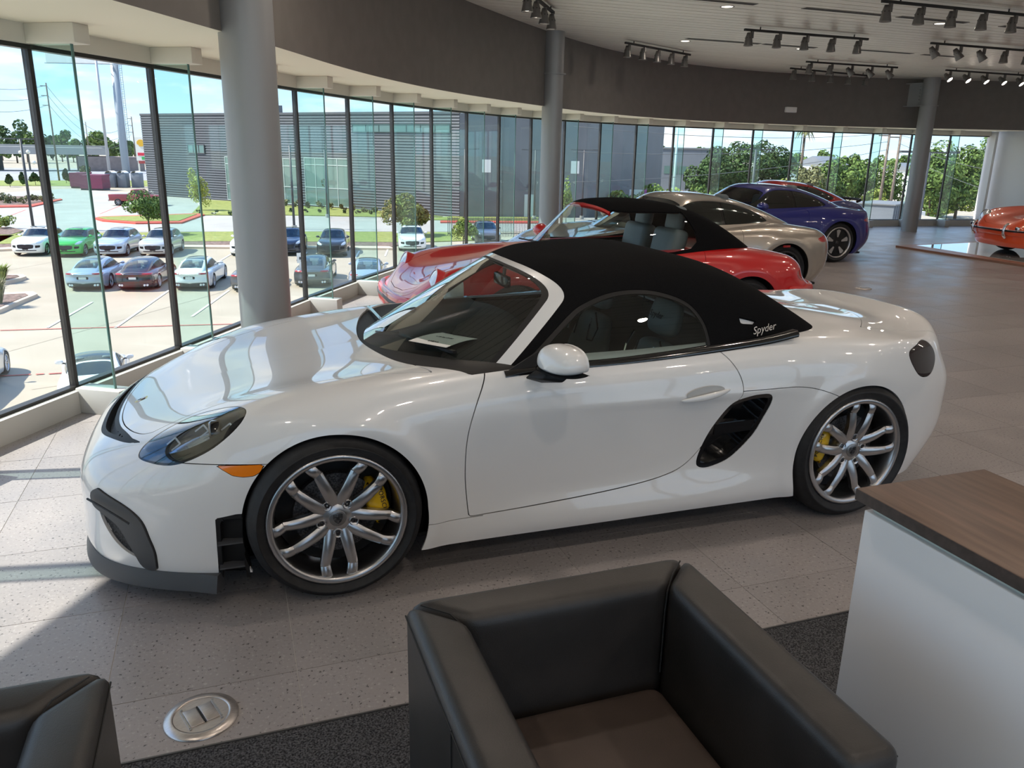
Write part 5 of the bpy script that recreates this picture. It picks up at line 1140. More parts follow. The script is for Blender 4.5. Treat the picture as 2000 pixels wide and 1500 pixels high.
# blue coupe with duck tail
sp = dict(S_LATE); sp['wheel'] = 'fuchs'; sp['glass'] = M_clear; sp['glass2'] = M_wind
sp['top'] = [t for t in S_LATE['top'] if t[0] > -2.75]+[(-2.8,.905,.89),(-3.0,.90,.865),(-3.15,.93,.86),(-3.3,.985,.84),(-3.5,1.03,.80)]
sp['tail'] = [(.1,-3.15),(.3,-3.38),(.5,-3.43),(.65,-3.40),(.75,-3.36),(.88,-3.34),(1.0,-3.36)]
sp['patch'] = [('tail_light', M_red_l, 0, 2, [(-2.93,.72),(-3.10,.755),(-3.28,.74),(-3.32,.70),(-3.1,.68),(-2.98,.685)], bk(-2.7), .001)]
BC, _ = gcar('blue_coupe', sp, M_blue, .024, 'deep blue coupe with duck tail spoiler and black five-spoke wheels', 'showroom cars', 1)
BC.location = (-6.84, -7.97, 0); BC.scale = (1, 1, .975)
# front-engined red coupe
S_HATCH = dict(W=.868, R=.31, rim=.215, ww=.22, axles=(0, -2.4), zb=.16, top=[(.9,.50,.46),(.8,.58,.56),(.5,.66,.68),(0,.74,.79),(-.5,.82,.82),(-1.2,.86,.84),(-2.0,.87,.85),(-2.6,.86,.84),(-3.0,.84,.80),(-3.2,.82,.76)], wid=[(.9,.76),(.4,.84),(0,.86),(-.6,.835),(-1.6,.83),(-2.4,.865),(-2.9,.85),(-3.3,.78)],
 nose=[(.1,.75),(.3,.86),(.5,.85),(.6,.74),(.72,.4)], tail=[(.1,-3.0),(.3,-3.2),(.5,-3.25),(.65,-3.18),(.8,-3.16),(.9,-3.14)], nb=.25, tb=.22, roof=[(-.4,1.17),(-.9,1.21),(-1.25,1.265),(-1.6,1.27),(-1.95,1.235),(-2.3,1.15),(-2.65,1.03),(-3.0,.89),(-3.2,.81)], rw=.50, bw=.74, zb_=.86, zr=1.25, plan=[(-.4,1.0),(-1.5,1.0),(-2.2,.95),(-3.2,.80)],
 ws=(-.55,.85,-1.2,1.225), side=[(-.95,.88),(-1.22,1.14),(-1.5,1.185),(-1.85,1.165),(-2.15,1.09),(-2.42,.965),(-2.30,.90),(-1.8,.885)], panes=[(-.6,-1.78),(-1.86,-9)], glass=M_clear, mg=.045, rwin=[(-1.98,0),(-1.98,.40),(-2.1,.45),(-2.85,.50),(-2.98,.46),(-3.0,0)], pit=[(-.9,.62),(-2.6,.62),(-2.6,-.62),(-.9,-.62)], door=[(-.75,.90),(-.7,.5),(-.75,.27),(-1.75,.27),(-1.9,.6),(-1.85,.90)], mir=(-1.0,.92), cabr=-2.2, seats=[-1.7], wheel='ten', k=.06)
sp = dict(S_HATCH); sp['patch'] = [('tail_light', M_red_l, 0, 2, [(-2.98,.66),(-3.2,.66),(-3.2,.54),(-3.0,.54)], bk(-2.8), .001)]
HC, _ = gcar('hatch_coupe', sp, M_red2, .03, 'red coupe with black rear wing farthest along the glass wall, behind the blue coupe', 'showroom cars', 1)
B = MB(); pts = [(-2.96, -.70, .87), (-3.10, -.62, .90), (-3.17, -.3, .905), (-3.18, 0, .905), (-3.17, .3, .905), (-3.10, .62, .90), (-2.96, .70, .87)]; B.sweep(rnd(pts, 4, False), .028, 8); B.build('rear_wing', M_black, HC, smooth=True)
bar_sweep([(tail_at(sp, y, .42), y, .42) for y in np.linspace(-.78, .78, 11)], .10, .03, M_black, 'rear_bumper', HC)
HC.location = (-8.80, -10.18, 0); HC.scale = (1, 1, .96)
# orange classic on the platform
sp = dict(S_CLASSIC); sp['side'] = [(-.74,.90),(-.98,1.18),(-1.1,1.205),(-1.5,1.19),(-1.9,1.08),(-2.1,.96),(-2.0,.90)]; sp['panes'] = [(-.5,-1.55),(-1.6,-9)]; sp['rwin'] = [(-1.95,0),(-1.95,.36),(-2.1,.42),(-2.35,.40),(-2.42,0)]; sp['rimmat'] = M_chrome; sp['W'] = .805; sp['nb'] = .42
OC, _ = gcar('classic_coupe', sp, M_orange, .026, 'orange-red classic coupe with chrome-trimmed bumper on the white platform at right', 'showroom cars', 1)
for s_ in (1, -1):
    headlamp(OC, .665, s_*.575, .665, .095, .42, M_chrome)
    q = nose_at(sp, .42, .45); ov = MB(); ov.sweep(rnd([(q+.03, s_*.42, .33), (q+.075, s_*.42, .38), (q+.085, s_*.42, .46), (q+.06, s_*.42, .54), (q+.01, s_*.42, .57)], 4, False), .024, 8); ov.build('overrider', M_chrome, OC, smooth=True)
    MB().box((q+.088, s_*.42, .45), (.02, .03, .10)).build('overrider_pad', M_black, OC, bevel=.006)
    q = nose_at(sp, .56, .5); MB().box((q+.015, s_*.56, .50), (.05, .17, .055), s_*-.45).build('horn_grille', M_black, OC, bevel=.012); MB().box((q+.012, s_*.56, .50), (.05, .19, .075), s_*-.45).build('grille_frame', M_chrome, OC, bevel=.015)
pts = [(nose_at(sp, y, .42), y, .425) for y in np.linspace(-.70, .70, 15)]; pts = [(pts[0][0]-.25, -.815, .425)]+pts+[(pts[-1][0]-.25, .815, .425)]
bar_sweep(pts, .12, .03, M_orange, 'front_bumper', OC, .03); bar_sweep([(a+.035, b*1.03, .45) for a, b, _ in pts[1:-1]], .022, .008, M_black, 'bumper_strip', OC, .004); bar_sweep([(a+.032, b*1.03, .468) for a, b, _ in pts[1:-1]], .012, .008, M_chrome, 'bumper_trim', OC, .003)
# platform: pale mirror-gloss floor with a copper-coloured edge
M_plat = P('white_gloss_platform', (.70, .72, .72), .04, coat=1.0); M_copper = P('copper_edge', (.42, .24, .17), .4, .6)
pl = empty('display_platform', (-12.15, -8.70, 0), 0, 'low white glossy display platform with a copper edge under the orange car', 'platform')
A_, B_, C_ = Vector((0, 0)), Vector((.01, 5.0)), Vector((-6.5, -.75)); D_ = B_+C_
ins = .20; inn = [(-.42, .10), (-.15, 5.0), (-6.5, 4.3), (-6.5, -.60)]
MB().prism([(0, 0), (.01, 5.0), (-6.5, 4.3), (-6.5, -.75)], .0, .038).build('platform_edge', M_copper, pl); MB().prism(inn, .038, .042).build('platform_top', M_plat, pl)
OC.location = (-13.72, -7.02, .043); OC.rotation_euler = (0, 0, math.radians(-14)); 
# ---------------------------------------------------------------- furniture
M_leather = noisy(P('black_leather', (.022, .020, .019), .42, spec=.5), 9, (.019, .0175, .0165), (.028, .025, .0235), bump=.12, bscale=420)
M_seatl = noisy(P('brown_seat_leather', (.06, .042, .034), .55), 6, (.052, .037, .030), (.068, .048, .039), bump=.12, bscale=420)
M_stitch = P('stitch', (.010, .010, .010), .7)
def chair(label, x0, x1, y0, y1, zt=.68, th=.125, group='black leather armchairs'):
    """square tub armchair, back along y0, open towards +y; x0 < x1"""
    c = empty('armchair', ((x0+x1)/2, (y0+y1)/2, 0), 0, label, 'armchair', group); cx, cy = (x0+x1)/2, (y0+y1)/2
    hx = (x1-x0)/2; hy = (y1-y0)/2
    def pan(name, pts, z0, z1, bev=.03, mat=M_leather):
        return MB().prism([(a, b) for a, b in pts], z0, z1).build(name, mat, c, bevel=bev, seg=4)
    g = .0015
    # back and arms mitred at the corners, inner faces leaning a little
    def wall(name, P4, bev=.032):
        """P4: outer a, outer b, inner b, inner a (plan); inner bottom pushed in"""
        V = []
        for z, k in ((.10, .10), (.40, .06), (zt-.05, .012), (zt, 0)):
            oa, ob, ib, ia = [Vector(q) for q in P4]; da, db = ia-oa, ib-ob
            V += [(*oa, z), (*ob, z), (*(ib+db*k), z), (*(ia+da*k), z)]
        F = [(0, 1, 2, 3)]+[(i*4+j, i*4+(j+1) % 4, i*4+4+(j+1) % 4, i*4+4+j) for i in range(3) for j in range(4)]+[(15, 14, 13, 12)]
        return MB().add(V, F).build(name, M_leather, c, bevel=bev, seg=4)
    wall('backrest', ((hx-g, -hy), (-hx+g, -hy), (-hx+th+g, -hy+th), (hx-th-g, -hy+th)))
    wall('armrest', ((-hx, -hy+g), (-hx, hy), (-hx+th, hy), (-hx+th, -hy+th+g)))
    wall('armrest', ((hx, hy), (hx, -hy+g), (hx-th, -hy+th+g), (hx-th, hy)))
    pan('seat_cushion', [(-hx+th+.012, -hy+th+.014), (hx-th-.012, -hy+th+.014), (hx-th-.012, hy-.01), (-hx+th+.012, hy-.01)], .24, .40, .04, M_seatl)
    pan('seat_base', [(-hx+th, -hy+th), (hx-th, -hy+th), (hx-th, hy-.02), (-hx+th, hy-.02)], .10, .238, .01)
    for sx in (-1, 1):
        for sy in (-1, 1): MB().box((sx*(hx-.07), sy*(hy-.07), .05), (.05, .05, .104)).build('leg', M_chrome0, c)
    # piping and seams
    for sx in (-1, 1):
        MB().sweep([(sx*(hx+.001), -hy+.02, zt-.034), (sx*(hx+.001), hy-.02, zt-.034)], .0022, 5).build('seam', M_stitch, c)
        MB().sweep([(sx*(hx+.0012), hy*.12, .11), (sx*(hx+.0012), hy*.12, zt-.03)], .0018, 5).build('seam', M_stitch, c)
        MB().sweep([(sx*(hx-.034), -hy+.034, zt-.003), (sx*(hx-th+.034), -hy+th-.034, zt-.003), (sx*(hx-th+.004), -hy+th-.004, zt-.03), (sx*(hx-th-.003), -hy+th+.003, zt-.08), (sx*(hx-th-.006), -hy+th+.008, .42)], .0022, 5).build('seam', M_stitch, c)
    return c
M_chrome0 = P('chair_foot_metal', (.5, .5, .5), .25, 1.0)
chair('black leather armchair with brown seat in front of the white car, beside the cabinet', -.795, -.015, 2.065, 2.85)
chair('black leather armchair cut off at the lower left corner, on the carpet', .625, 1.405, 2.12, 2.90)
# console cabinet
M_lac = P('white_lacquer', (.83, .83, .84), .30, coat=.25)
M_wood = P('dark_walnut_top', (.14, .085, .058), .45)
noisy(M_wood, 3.0, (.095, .055, .037), (.175, .108, .075), .3, .7, stretch=(14, 1.2, 14), bump=.08)
M_woodedge = noisy(P('walnut_edge', (.06, .045, .04), .5), 3, (.05, .037, .032), (.075, .056, .048), stretch=(2, 14, 14))
M_strip = P('pale_green_strip', (.52, .57, .52), .35)
cb = empty('cabinet', (-1.40, 2.95, 0), 0, 'white lacquered console cabinet with dark wood counter top at the right edge', 'cabinet')
MB().bx(-.205, .205, -.68, .70, .06, .845).build('cabinet_body', M_lac, cb, bevel=.003)
MB().bx(-.185, .185, -.66, .68, .0, .06).build('plinth', M_dark0, cb) if False else MB().bx(-.185, .185, -.66, .68, .0, .06).build('plinth', M_seam, cb)
MB().bx(-.19, .19, -.665, .685, .845, .868).build('recess_strip', M_strip, cb)  # pale green glass-edge strip in its own colour, set back under the top
MB().bx(-.222, .222, -.70, .72, .868, .900).build('counter_top', M_wood, cb, bevel=.0015)
B = MB(); B.bx(.2222, .2232, -.70, .72, .869, .899); B.build('edge_band', M_woodedge, cb); B = MB(); B.bx(-.222, .222, -.7012, -.7002, .869, .899); B.build('edge_band', M_woodedge, cb)
# floor boxes
M_steel = noisy(P('brushed_steel', (.62, .57, .54), .33, .9), 60, (.56, .51, .48), (.68, .63, .60), stretch=(1, 12, 1))
def floorbox(label, x, y, r):
    f = empty('floor_box', (x, y, 0), .35, label, 'floor outlet', 'round metal floor outlets')
    MB().lathe([(r, .001), (r*.985, .006), (r*.80, .0115), (r*.74, .0115), (r*.735, .009)], 48).build('flange', M_steel, f, smooth=True)
    MB().lathe([(0, .009), (r*.735, .009)], 48).build('lid_plate', M_steel, f)
    for s in (-1, 1):
        MB().bx(s*.004, s*r*.40, -r*.38, r*.38, .009, .0125).build('lid', M_steel, f, bevel=.001)
        MB().bx(s*r*.42, s*r*.46, -r*.40, r*.40, .009, .0128).build('hinge', M_chrome0, f)
    MB().bx(-.002, .002, -r*.38, r*.38, .0092, .013).build('lid_gap', M_ink0, f)
    for a in (.8, 2.3, 3.9, 5.4): MB().lathe([(0, .0125), (.004, .0122), (.0045, .010)], 8, Matrix.Translation((r*.62*math.cos(a), r*.62*math.sin(a), 0))).build('screw', M_chrome0, f)
floorbox('round metal floor outlet between the two black armchairs', .515, 1.455, .112)
floorbox('small round metal floor outlet on the far tiles near the red car', -7.78, -4.79, .112)
# dealer sheet on the dashboard of the white car
sh = MB(); K = 6; V = []; F = []
for i in range(K+1):
    u = i/K
    for j in (0, 1): V.append((0.15-.30*u, -.105+.21*j, .004+.010*math.sin(u*PI)))
for i in range(K): F.append((i*2, i*2+1, i*2+3, i*2+2))
V += [(v[0], v[1], v[2]-.0008) for v in V[:]]; F += [tuple(q+2*(K+1) for q in f)[::-1] for f in F[:]]
so = sh.add(V, F).build('paper_sheet', M_paper, None, smooth=True); so.location = (-.585, .34, .893); so.rotation_euler = (0, math.radians(-3), math.radians(38))
tag(so, 'printed white sheet lying on the dashboard behind the windshield of the white car', 'paper')
text('heading', 'PORSCHE', .036, M_ink, frame((-.09, .0, .0145), (0, 1, 0), (1, 0, 0.02)), so, .0006); text('line', '718 SPYDER', .018, M_ink, frame((.02, 0, .0165), (0, 1, 0), (1, 0, 0)), so, .0005); text('line', 'NEW', .026, M_ink, frame((.105, 0, .0105), (0, 1, 0), (1, 0, -.05)), so, .0005, shear=.3)
MB().bx(-.112, -.108, -.06, .06, .010, .0122).build('rule', M_ink, so)
ORD = ['first', 'second', 'third', 'fourth', 'fifth', 'sixth', 'seventh', 'eighth', 'ninth', 'tenth', 'eleventh', 'twelfth', 'thirteenth', 'fourteenth', 'fifteenth', 'sixteenth', 'seventeenth', 'eighteenth']
# ---------------------------------------------------------------- outside: the lot one storey below
G = -5.3
_R = Matrix((_r2, _u2, _f))
def gp(px, py, z=G):
    """ground point seen at a pixel of the photograph, used to survey the lot"""
    d = _R.transposed() @ Vector(((px-1000)/FPX, -(py-750)/FPX, 1.0)); t = (z-CAM[2])/d.z
    return Vector((CAM[0]+d.x*t, CAM[1]+d.y*t, z))
def gh(px, py, base):
    """height reached at pixel row py above a surveyed base point"""
    d = _R.transposed() @ Vector(((px-1000)/FPX, -(py-750)/FPX, 1.0)); D = math.hypot(base[0]-CAM[0], base[1]-CAM[1]); return CAM[2]+d.z*D/math.hypot(d.x, d.y)
def gd(px, dist, z=G):
    d = _R.transposed() @ Vector(((px-1000)/FPX, (750-280)/FPX, 1.0)); h = math.hypot(d.x, d.y); return Vector((CAM[0]+d.x/h*dist, CAM[1]+d.y/h*dist, z))
M_conc = P('lot_concrete', (.355, .305, .232), .85); noisy(M_conc, .35, (.325, .278, .208), (.385, .332, .255), .3, .7, detail=6)  # warm concrete in its own colour, mottled at random
M_conc2 = noisy(P('pale_concrete', (.36, .342, .31), .85), .3, (.338, .32, .292), (.382, .365, .333))
M_grass = noisy(P('lawn', (.21, .24, .05), .9), 3, (.17, .20, .04), (.26, .28, .07), bump=.3)
M_asph = noisy(P('asphalt', (.30, .30, .31), .9), .6, (.26, .26, .27), (.34, .34, .35))
M_mulch = noisy(P('mulch', (.16, .10, .08), .95), 5, (.10, .065, .05), (.24, .16, .13))
M_redk = P('red_kerb', (.55, .08, .05), .7); M_line = P('white_line', (.78, .76, .70), .8); M_redl = P('red_line', (.50, .10, .08), .8); M_kerb = P('concrete_kerb', (.60, .48, .36), .85)
M_pole = P('dark_pole', (.055, .055, .06), .5); M_wpole = noisy(P('timber_pole', (.16, .125, .10), .9), 3, (.13, .10, .08), (.20, .155, .125)); M_wire = P('wire', (.10, .105, .11), .6)
def ground(name, pts, dz, mat, kind='structure', label=None, cat=None):
    o = MB().prism([(p.x, p.y) for p in pts], G-.3 if dz > .02 else G+dz-.02, G+dz).build(name, mat); tag(o, label, cat, kind=kind); return o
MB().add([(-700, -900, G-.02), (500, -900, G-.02), (500, 60, G-.02), (-700, 60, G-.02)], [(0, 1, 2, 3)]).build('ground', M_conc)['kind'] = 'structure'
# farther paving, road, verge
def slab(name, pts, dz, mat): return ground(name, [gp(*q) for q in pts], dz, mat)
slab('drive_paving', [(-250, 455), (470, 452), (800, 452), (1100, 452), (1200, 425), (900, 424), (680, 402), (300, 381), (140, 368), (-250, 392)], .0, M_conc2)
slab('road', [(-300, 352), (420, 352), (420, 332), (-300, 325)], .0, M_asph)
slab('road_verge', [(-300, 362), (330, 364), (330, 353), (-300, 353)], .03, M_grass)
LAWN = slab('lawn_strip', [(-80, 480), (150, 473), (470, 472), (800, 474), (930, 470), (930, 455), (800, 454), (470, 453), (150, 457), (-80, 463)], .05, M_grass)
slab('mulch_strip', [(-80, 490), (150, 481), (470, 482), (760, 484), (800, 474), (470, 472), (150, 473), (-80, 480)], .03, M_mulch)
slab('kerb_strip', [(-80, 494), (150, 484), (470, 486), (770, 488), (760, 484), (470, 482), (150, 481), (-80, 490)], .12, M_kerb)
slab('island_kerb', [(183, 428), (200, 433), (265, 438), (355, 437), (400, 421), (385, 419), (265, 423), (200, 425)], .13, M_redk)
slab('island_lawn', [(192, 428), (210, 432), (265, 435.5), (350, 434.5), (385, 421), (265, 425), (205, 426.5)], .17, M_grass)
slab('building_lawn', [(372, 421), (560, 421), (790, 425), (865, 424), (795, 416), (690, 409), (560, 402), (455, 394), (400, 391)], .08, M_grass)
slab('bed_soil', [(-120, 404), (60, 401), (118, 391), (95, 384), (-120, 384)], .06, M_mulch)
slab('bed_kerb', [(-120, 408), (62, 405), (122, 391), (118, 389.5), (58, 402), (-120, 405)], .12, M_redk)
slab('corner_lawn', [(-120, 482), (0, 474), (25, 462), (45, 452), (0, 447), (-120, 447)], .05, M_grass); slab('corner_soil', [(-60, 458), (20, 460), (46, 452), (20, 445), (-60, 446)], .08, M_mulch)
for k, pts in enumerate(([(-60, 560), (10, 556), (40, 549), (52, 545), (46, 541), (10, 541), (-60, 545)], [(-60, 625), (0, 612), (45, 592), (74, 580), (66, 575), (10, 578), (-60, 580)])):
    slab('planter_kerb', pts, .15, M_kerb); c = sum((Vector(q) for q in pts), Vector((0, 0)))/len(pts); slab('planter_soil', [((Vector(q)-c)*.72+c) for q in pts], .17, M_mulch)
def stripe(a, b, w, mat, name='paint_line'):
    a, b = gp(*a), gp(*b); d = (b-a).normalized(); n = Vector((d.y, -d.x, 0))*w/2; o = MB().add([a+n+Vector((0, 0, .004)), b+n+Vector((0, 0, .004)), b-n+Vector((0, 0, .004)), a-n+Vector((0, 0, .004))], [(0, 1, 2, 3)]).build(name, mat); o['kind'] = 'structure'
stripe((0, 645), (475, 632), .10, M_redl); stripe((-60, 738), (60, 731), .10, M_redl); stripe((70, 731), (86, 730), .10, M_redl); stripe((95, 730), (125, 728), .10, M_redl)
for a, b in (((225, 640), (330, 567)), ((375, 618), (447, 567)), ((92, 640), (180, 590)), ((330, 553), (372, 522)), ((425, 512), (462, 490)), ((583, 512), (600, 492)), ((690, 510), (702, 490)), ((752, 500), (758, 486)), ((520, 640), (555, 600))): stripe(a, b, .11, M_line)
stripe((195, 418), (240, 400), .12, M_redl); stripe((10, 425), (50, 410), .12, M_redl)
for a, b in (((0, 690), (470, 560)), ((60, 760), (470, 700)), ((0, 530), (330, 470))): stripe(a, b, .03, P('joint_brown', (.34, .29, .23), .9) if 'joint_brown' not in bpy.data.materials else bpy.data.materials['joint_brown'], 'paving_joint')
# ---------------------------------------------------------------- dark corrugated building
M_corr = P('corrugated_cladding', (.12, .122, .13), .45, .35); M_flat = noisy(P('grey_panel_wall', (.145, .15, .155), .6), .5, (.135, .14, .145), (.155, .16, .165)); M_shop = P('shop_glass', (.10, .17, .155), .05, spec=.9); M_shop2 = P('dark_teal_frame', (.06, .10, .095), .3); M_frame = P('pale_frame', (.42, .48, .46), .4)  # teal shop glass, its base colour lightened to stand in for reflected sky
bA, bB, bC = gp(291, 381), gp(898, 424), gp(1145, 425)
HT = 10.6
BD = empty('building', bB, 0, 'dark grey corrugated metal building across the lot with a glazed entrance', 'building')
d1 = (bA-bB); L1 = d1.length; d1 = d1.normalized(); n1 = Vector((d1.y, -d1.x, 0)); n1 = n1 if n1.dot(Vector(CAM)-bB) > 0 else -n1
# mass behind the cladding
back = -n1*22
MB().add([q-bB+Vector((0, 0, z)) for z in (0, HT-.2) for q in (bA, bB, bC, bC+back, bA+back)], [(0, 1, 2, 3, 4), (9, 8, 7, 6, 5), (0, 5, 6, 1), (1, 6, 7, 2), (2, 7, 8, 3), (3, 8, 9, 4), (4, 9, 5, 0)]).build('wall_mass', M_flat, BD); MB().add([n1*.02, d1*L1+n1*.02, d1*L1+n1*.02+Vector((0, 0, HT-.3)), n1*.02+Vector((0, 0, HT-.3))], [(0, 1, 2, 3)]).build('groove_shade', M_pole, BD)  # black sheet behind the ribs stands in for shadow in the grooves
rib = MB().bx(0, L1, -.10, .0, 0, .15).v
npl = int(HT/.30); rm = None
for k in range(npl):
    z = .1+.30*k
    if rm is None:
        o = MB().add([d1*0+n1*0+Vector((0, 0, 0)), d1*L1, d1*L1+n1*.10, n1*.10, n1*.06+Vector((0, 0, .17)), d1*L1+n1*.06+Vector((0, 0, .17)), Vector((0, 0, .17)), d1*L1+Vector((0, 0, .17))], [(0, 3, 2, 1), (3, 4, 5, 2), (4, 6, 7, 5), (0, 6, 4, 3), (1, 2, 5, 7)]).build('cladding_rib', M_corr, BD); rm = o
    else: o = rm.copy(); link(o, BD)
    o.location = (0, 0, z)
MB().add([n1*.14+Vector((0, 0, HT-.25)), d1*L1+n1*.14+Vector((0, 0, HT-.25)), d1*L1-n1*.2+Vector((0, 0, HT-.25)), -n1*.2+Vector((0, 0, HT-.25)), n1*.14+Vector((0, 0, HT)), d1*L1+n1*.14+Vector((0, 0, HT)), d1*L1-n1*.2+Vector((0, 0, HT)), -n1*.2+Vector((0, 0, HT))], [(0, 1, 5, 4), (4, 5, 6, 7), (0, 3, 2, 1), (0, 4, 7, 3), (1, 2, 6, 5)]).build('roof_edge', M_corr, BD)
def onfac(px, py):
    """point on the facade plane at a surveyed pixel: distance along, height"""
    d = _R.transposed() @ Vector(((px-1000)/FPX, -(py-750)/FPX, 1.0)); t = (bB-Vector(CAM)).dot(n1)/d.dot(n1); q = Vector(CAM)+d*t; return (q-bB).dot(d1), q.z-G
def fwin(x0, y0, x1, y1, nx, nz, name='window', dep=.16, M_frame=M_frame):
    a, z1 = onfac(x0, y0); b, _ = onfac(x1, y0); _, z0 = onfac((x0+x1)/2, y1)
    if a > b: a, b = b, a
    w = empty(name, d1*a+n1*dep+Vector((0, 0, z0)), 0, parent=BD); L = b-a; h = z1-z0
    def slabx(nm, u0, u1, w0, w1, t0, t1, mat): return MB().add([d1*u+n1*t+Vector((0, 0, z)) for u in (u0, u1) for t in (t0, t1) for z in (w0, w1)], [(0, 1, 3, 2), (4, 6, 7, 5), (0, 2, 6, 4), (1, 5, 7, 3), (0, 4, 5, 1), (2, 3, 7, 6)]).build(nm, mat, w)
    for i in range(nx):
        for j in range(len(nz)-1): slabx('pane', L*i/nx+.03, L*(i+1)/nx-.03, h*nz[j]+.03, h*nz[j+1]-.03, -.02, .0, M_shop)
    for i in range(nx+1): slabx('frame_post', L*i/nx-.035, L*i/nx+.035, 0, h, -.03, .05, M_frame)
    for q in nz: slabx('frame_rail', -.05, L+.05, h*q-.04, h*q+.04, -.03, .05, M_frame)
fwin(596, 308, 682, 402, 4, [0, .38, .86, 1.0]); fwin(441, 306, 585, 394, 5, [0, .38, .84, 1.0]); fwin(690, 243, 880, 258, 7, [0, 1.0], M_frame=M_shop2); fwin(368, 282, 400, 299, 3, [0, 1], M_frame=M_corr)
# louvres and doors on the plain side wall
d2 = (bC-bB); L2 = d2.length; d2.normalize(); n2_ = Vector((d2.y, -d2.x, 0)); n2_ = n2_ if n2_.dot(Vector(CAM)-bB) > 0 else -n2_
for u, z0, w, h, m in ((L2*.17, 4.6, .9, 1.3, M_line), (L2*.86, 4.6, .9, 1.3, M_line), (L2*.50, 0, 1.2, 2.4, M_frame), (L2*.52, 2.9, .7, .5, M_corr)):
    MB().add([d2*(u+a)+n2_*t+Vector((0, 0, z0+z)) for a in (0, w) for t in (.0, .06) for z in (0, h)], [(0, 1, 3, 2), (4, 6, 7, 5), (0, 2, 6, 4), (1, 5, 7, 3), (0, 4, 5, 1), (2, 3, 7, 6)]).build('louvre' if m == M_line else 'door', m, BD)
for u in (.33, .66): MB().bar(d2*(L2*u)+n2_*.05, d2*(L2*u)+n2_*.05+Vector((0, 0, HT-.5)), .10).build('downpipe', M_corr, BD)
for k in range(2):
    o = MB().box(d1*(L1*.62+3*k)-n1*5+Vector((0, 0, HT+.5)), (2.2, 1.6, 1.2)).build('roof_unit', M_flat, BD)
MB().box(bC-bB+back*.2, (.3, .3, .3)).build('corner_block', M_flat, BD)
# ---------------------------------------------------------------- trees
def leafmat(n, c1, c2):
    m = P(n, c1, .7, spec=.25); noisy(m, .9, c1, c2, .35, .65, detail=5); return m
LM = [leafmat('leaf_dark', (.030, .060, .018), (.075, .13, .035)), leafmat('leaf_mid', (.06, .11, .025), (.15, .22, .05)), leafmat('leaf_light', (.13, .18, .035), (.30, .34, .08)), leafmat('leaf_olive', (.10, .11, .045), (.20, .20, .09)), leafmat('leaf_yellow', (.30, .33, .06), (.50, .50, .12)), leafmat('leaf_rust', (.22, .16, .05), (.20, .24, .06))]
M_bark = noisy(P('bark', (.10, .075, .055), .9), 6, (.075, .055, .04), (.13, .10, .075))
def crown(n, rx, rz, zc, leaf, seed, lumps=13, cone=False):
    """foliage of many small leaf cards set on clumps, as one mesh"""
    r = np.random.default_rng(seed); L = []
    for _ in range(lumps):
        v = r.normal(size=3); v /= np.linalg.norm(v); k = r.uniform(.2, .82); L.append((v[0]*rx*k, v[1]*rx*k, zc+v[2]*rz*k, r.uniform(.26, .52)))
    L = np.array(L); i = r.integers(0, len(L), n); v = r.normal(size=(n, 3)); v /= np.linalg.norm(v, axis=1)[:, None]; rad = r.uniform(.72, 1.05, n)
    c = L[i, :3]+v*np.c_[L[i, 3]*rx, L[i, 3]*rx, L[i, 3]*rz]*rad[:, None]
    if cone:
        t_ = np.clip((c[:, 2]-(zc-rz))/(2*rz), 0, 1); c[:, :2] *= (1.25*(1-t_)**.8+.08)[:, None]
    a = r.normal(size=(n, 3)); a /= np.linalg.norm(a, axis=1)[:, None]; nrm = v*.8+a*.7; t = np.cross(nrm, a); t /= np.maximum(np.linalg.norm(t, axis=1), 1e-6)[:, None]; b = np.cross(nrm, t); b /= np.maximum(np.linalg.norm(b, axis=1), 1e-6)[:, None]
    s = leaf*r.uniform(.6, 1.35, n)[:, None]; V = np.stack([c-t*s, c+b*s*.6, c+t*s, c-b*s*.6], 1).reshape(-1, 3); F = np.arange(4*n).reshape(-1, 4)
    return V, F
def fmesh(name, V, F, mat, parent=None):
    me = bpy.data.meshes.new(name); me.vertices.add(len(V)); me.vertices.foreach_set('co', np.asarray(V, np.float32).ravel()); k = F.shape[1]; me.loops.add(F.size); me.loops.foreach_set('vertex_index', F.astype(np.int32).ravel())
    me.polygons.add(len(F)); me.polygons.foreach_set('loop_start', np.arange(0, F.size, k, dtype=np.int32)); me.polygons.foreach_set('loop_total', np.full(len(F), k, np.int32)); me.update(calc_edges=True); me.materials.append(mat); return link(bpy.data.objects.new(name, me), parent)
_ts = [0]
def tree(name, label, base, h, rx, mat, n=1500, trunk=.25, leaf=.22, group=None, cat='tree', lumps=14, cz=None, rz=None, cone=False):
    _ts[0] += 1; t = empty(name, base, 0, label, cat, group); rz = rz or (h*(1-trunk))/2; zc = cz or h-rz
    V, F = crown(n, rx, rz, zc, leaf, 100+_ts[0], lumps, cone); tag(fmesh('foliage', V, F, mat, t), kind='stuff')
    if trunk > .02:
        B = MB(); B.tube((0, 0, -.1), (0, 0, zc), max(.03, rx*.05), max(.015, rx*.02), 8)
        for k in range(4): a = k*1.6+_ts[0]; B.tube((0, 0, zc-rz*.6), (math.cos(a)*rx*.5, math.sin(a)*rx*.5, zc+rz*.1), max(.015, rx*.025), .01, 6)
        B.build('trunk', M_bark, t, smooth=True)
    return t
def tpx(name, label, bx, by, ty, wpx, mat, **k):
    """tree surveyed by its foot, its top row and its width in the photograph"""
    b = gp(bx, by); D = (b-Vector((CAM[0], CAM[1], G))).length; h = gh(bx, ty, b)-G; return tree(name, label, b, h, wpx/2*D/FPX*1.02, mat, **k)
tpx('parking_tree', 'small green tree growing behind the silver car row, left of the big column', 293, 460, 375, 78, LM[1], n=3600, leaf=.10, trunk=.22, group='young trees in the lot')
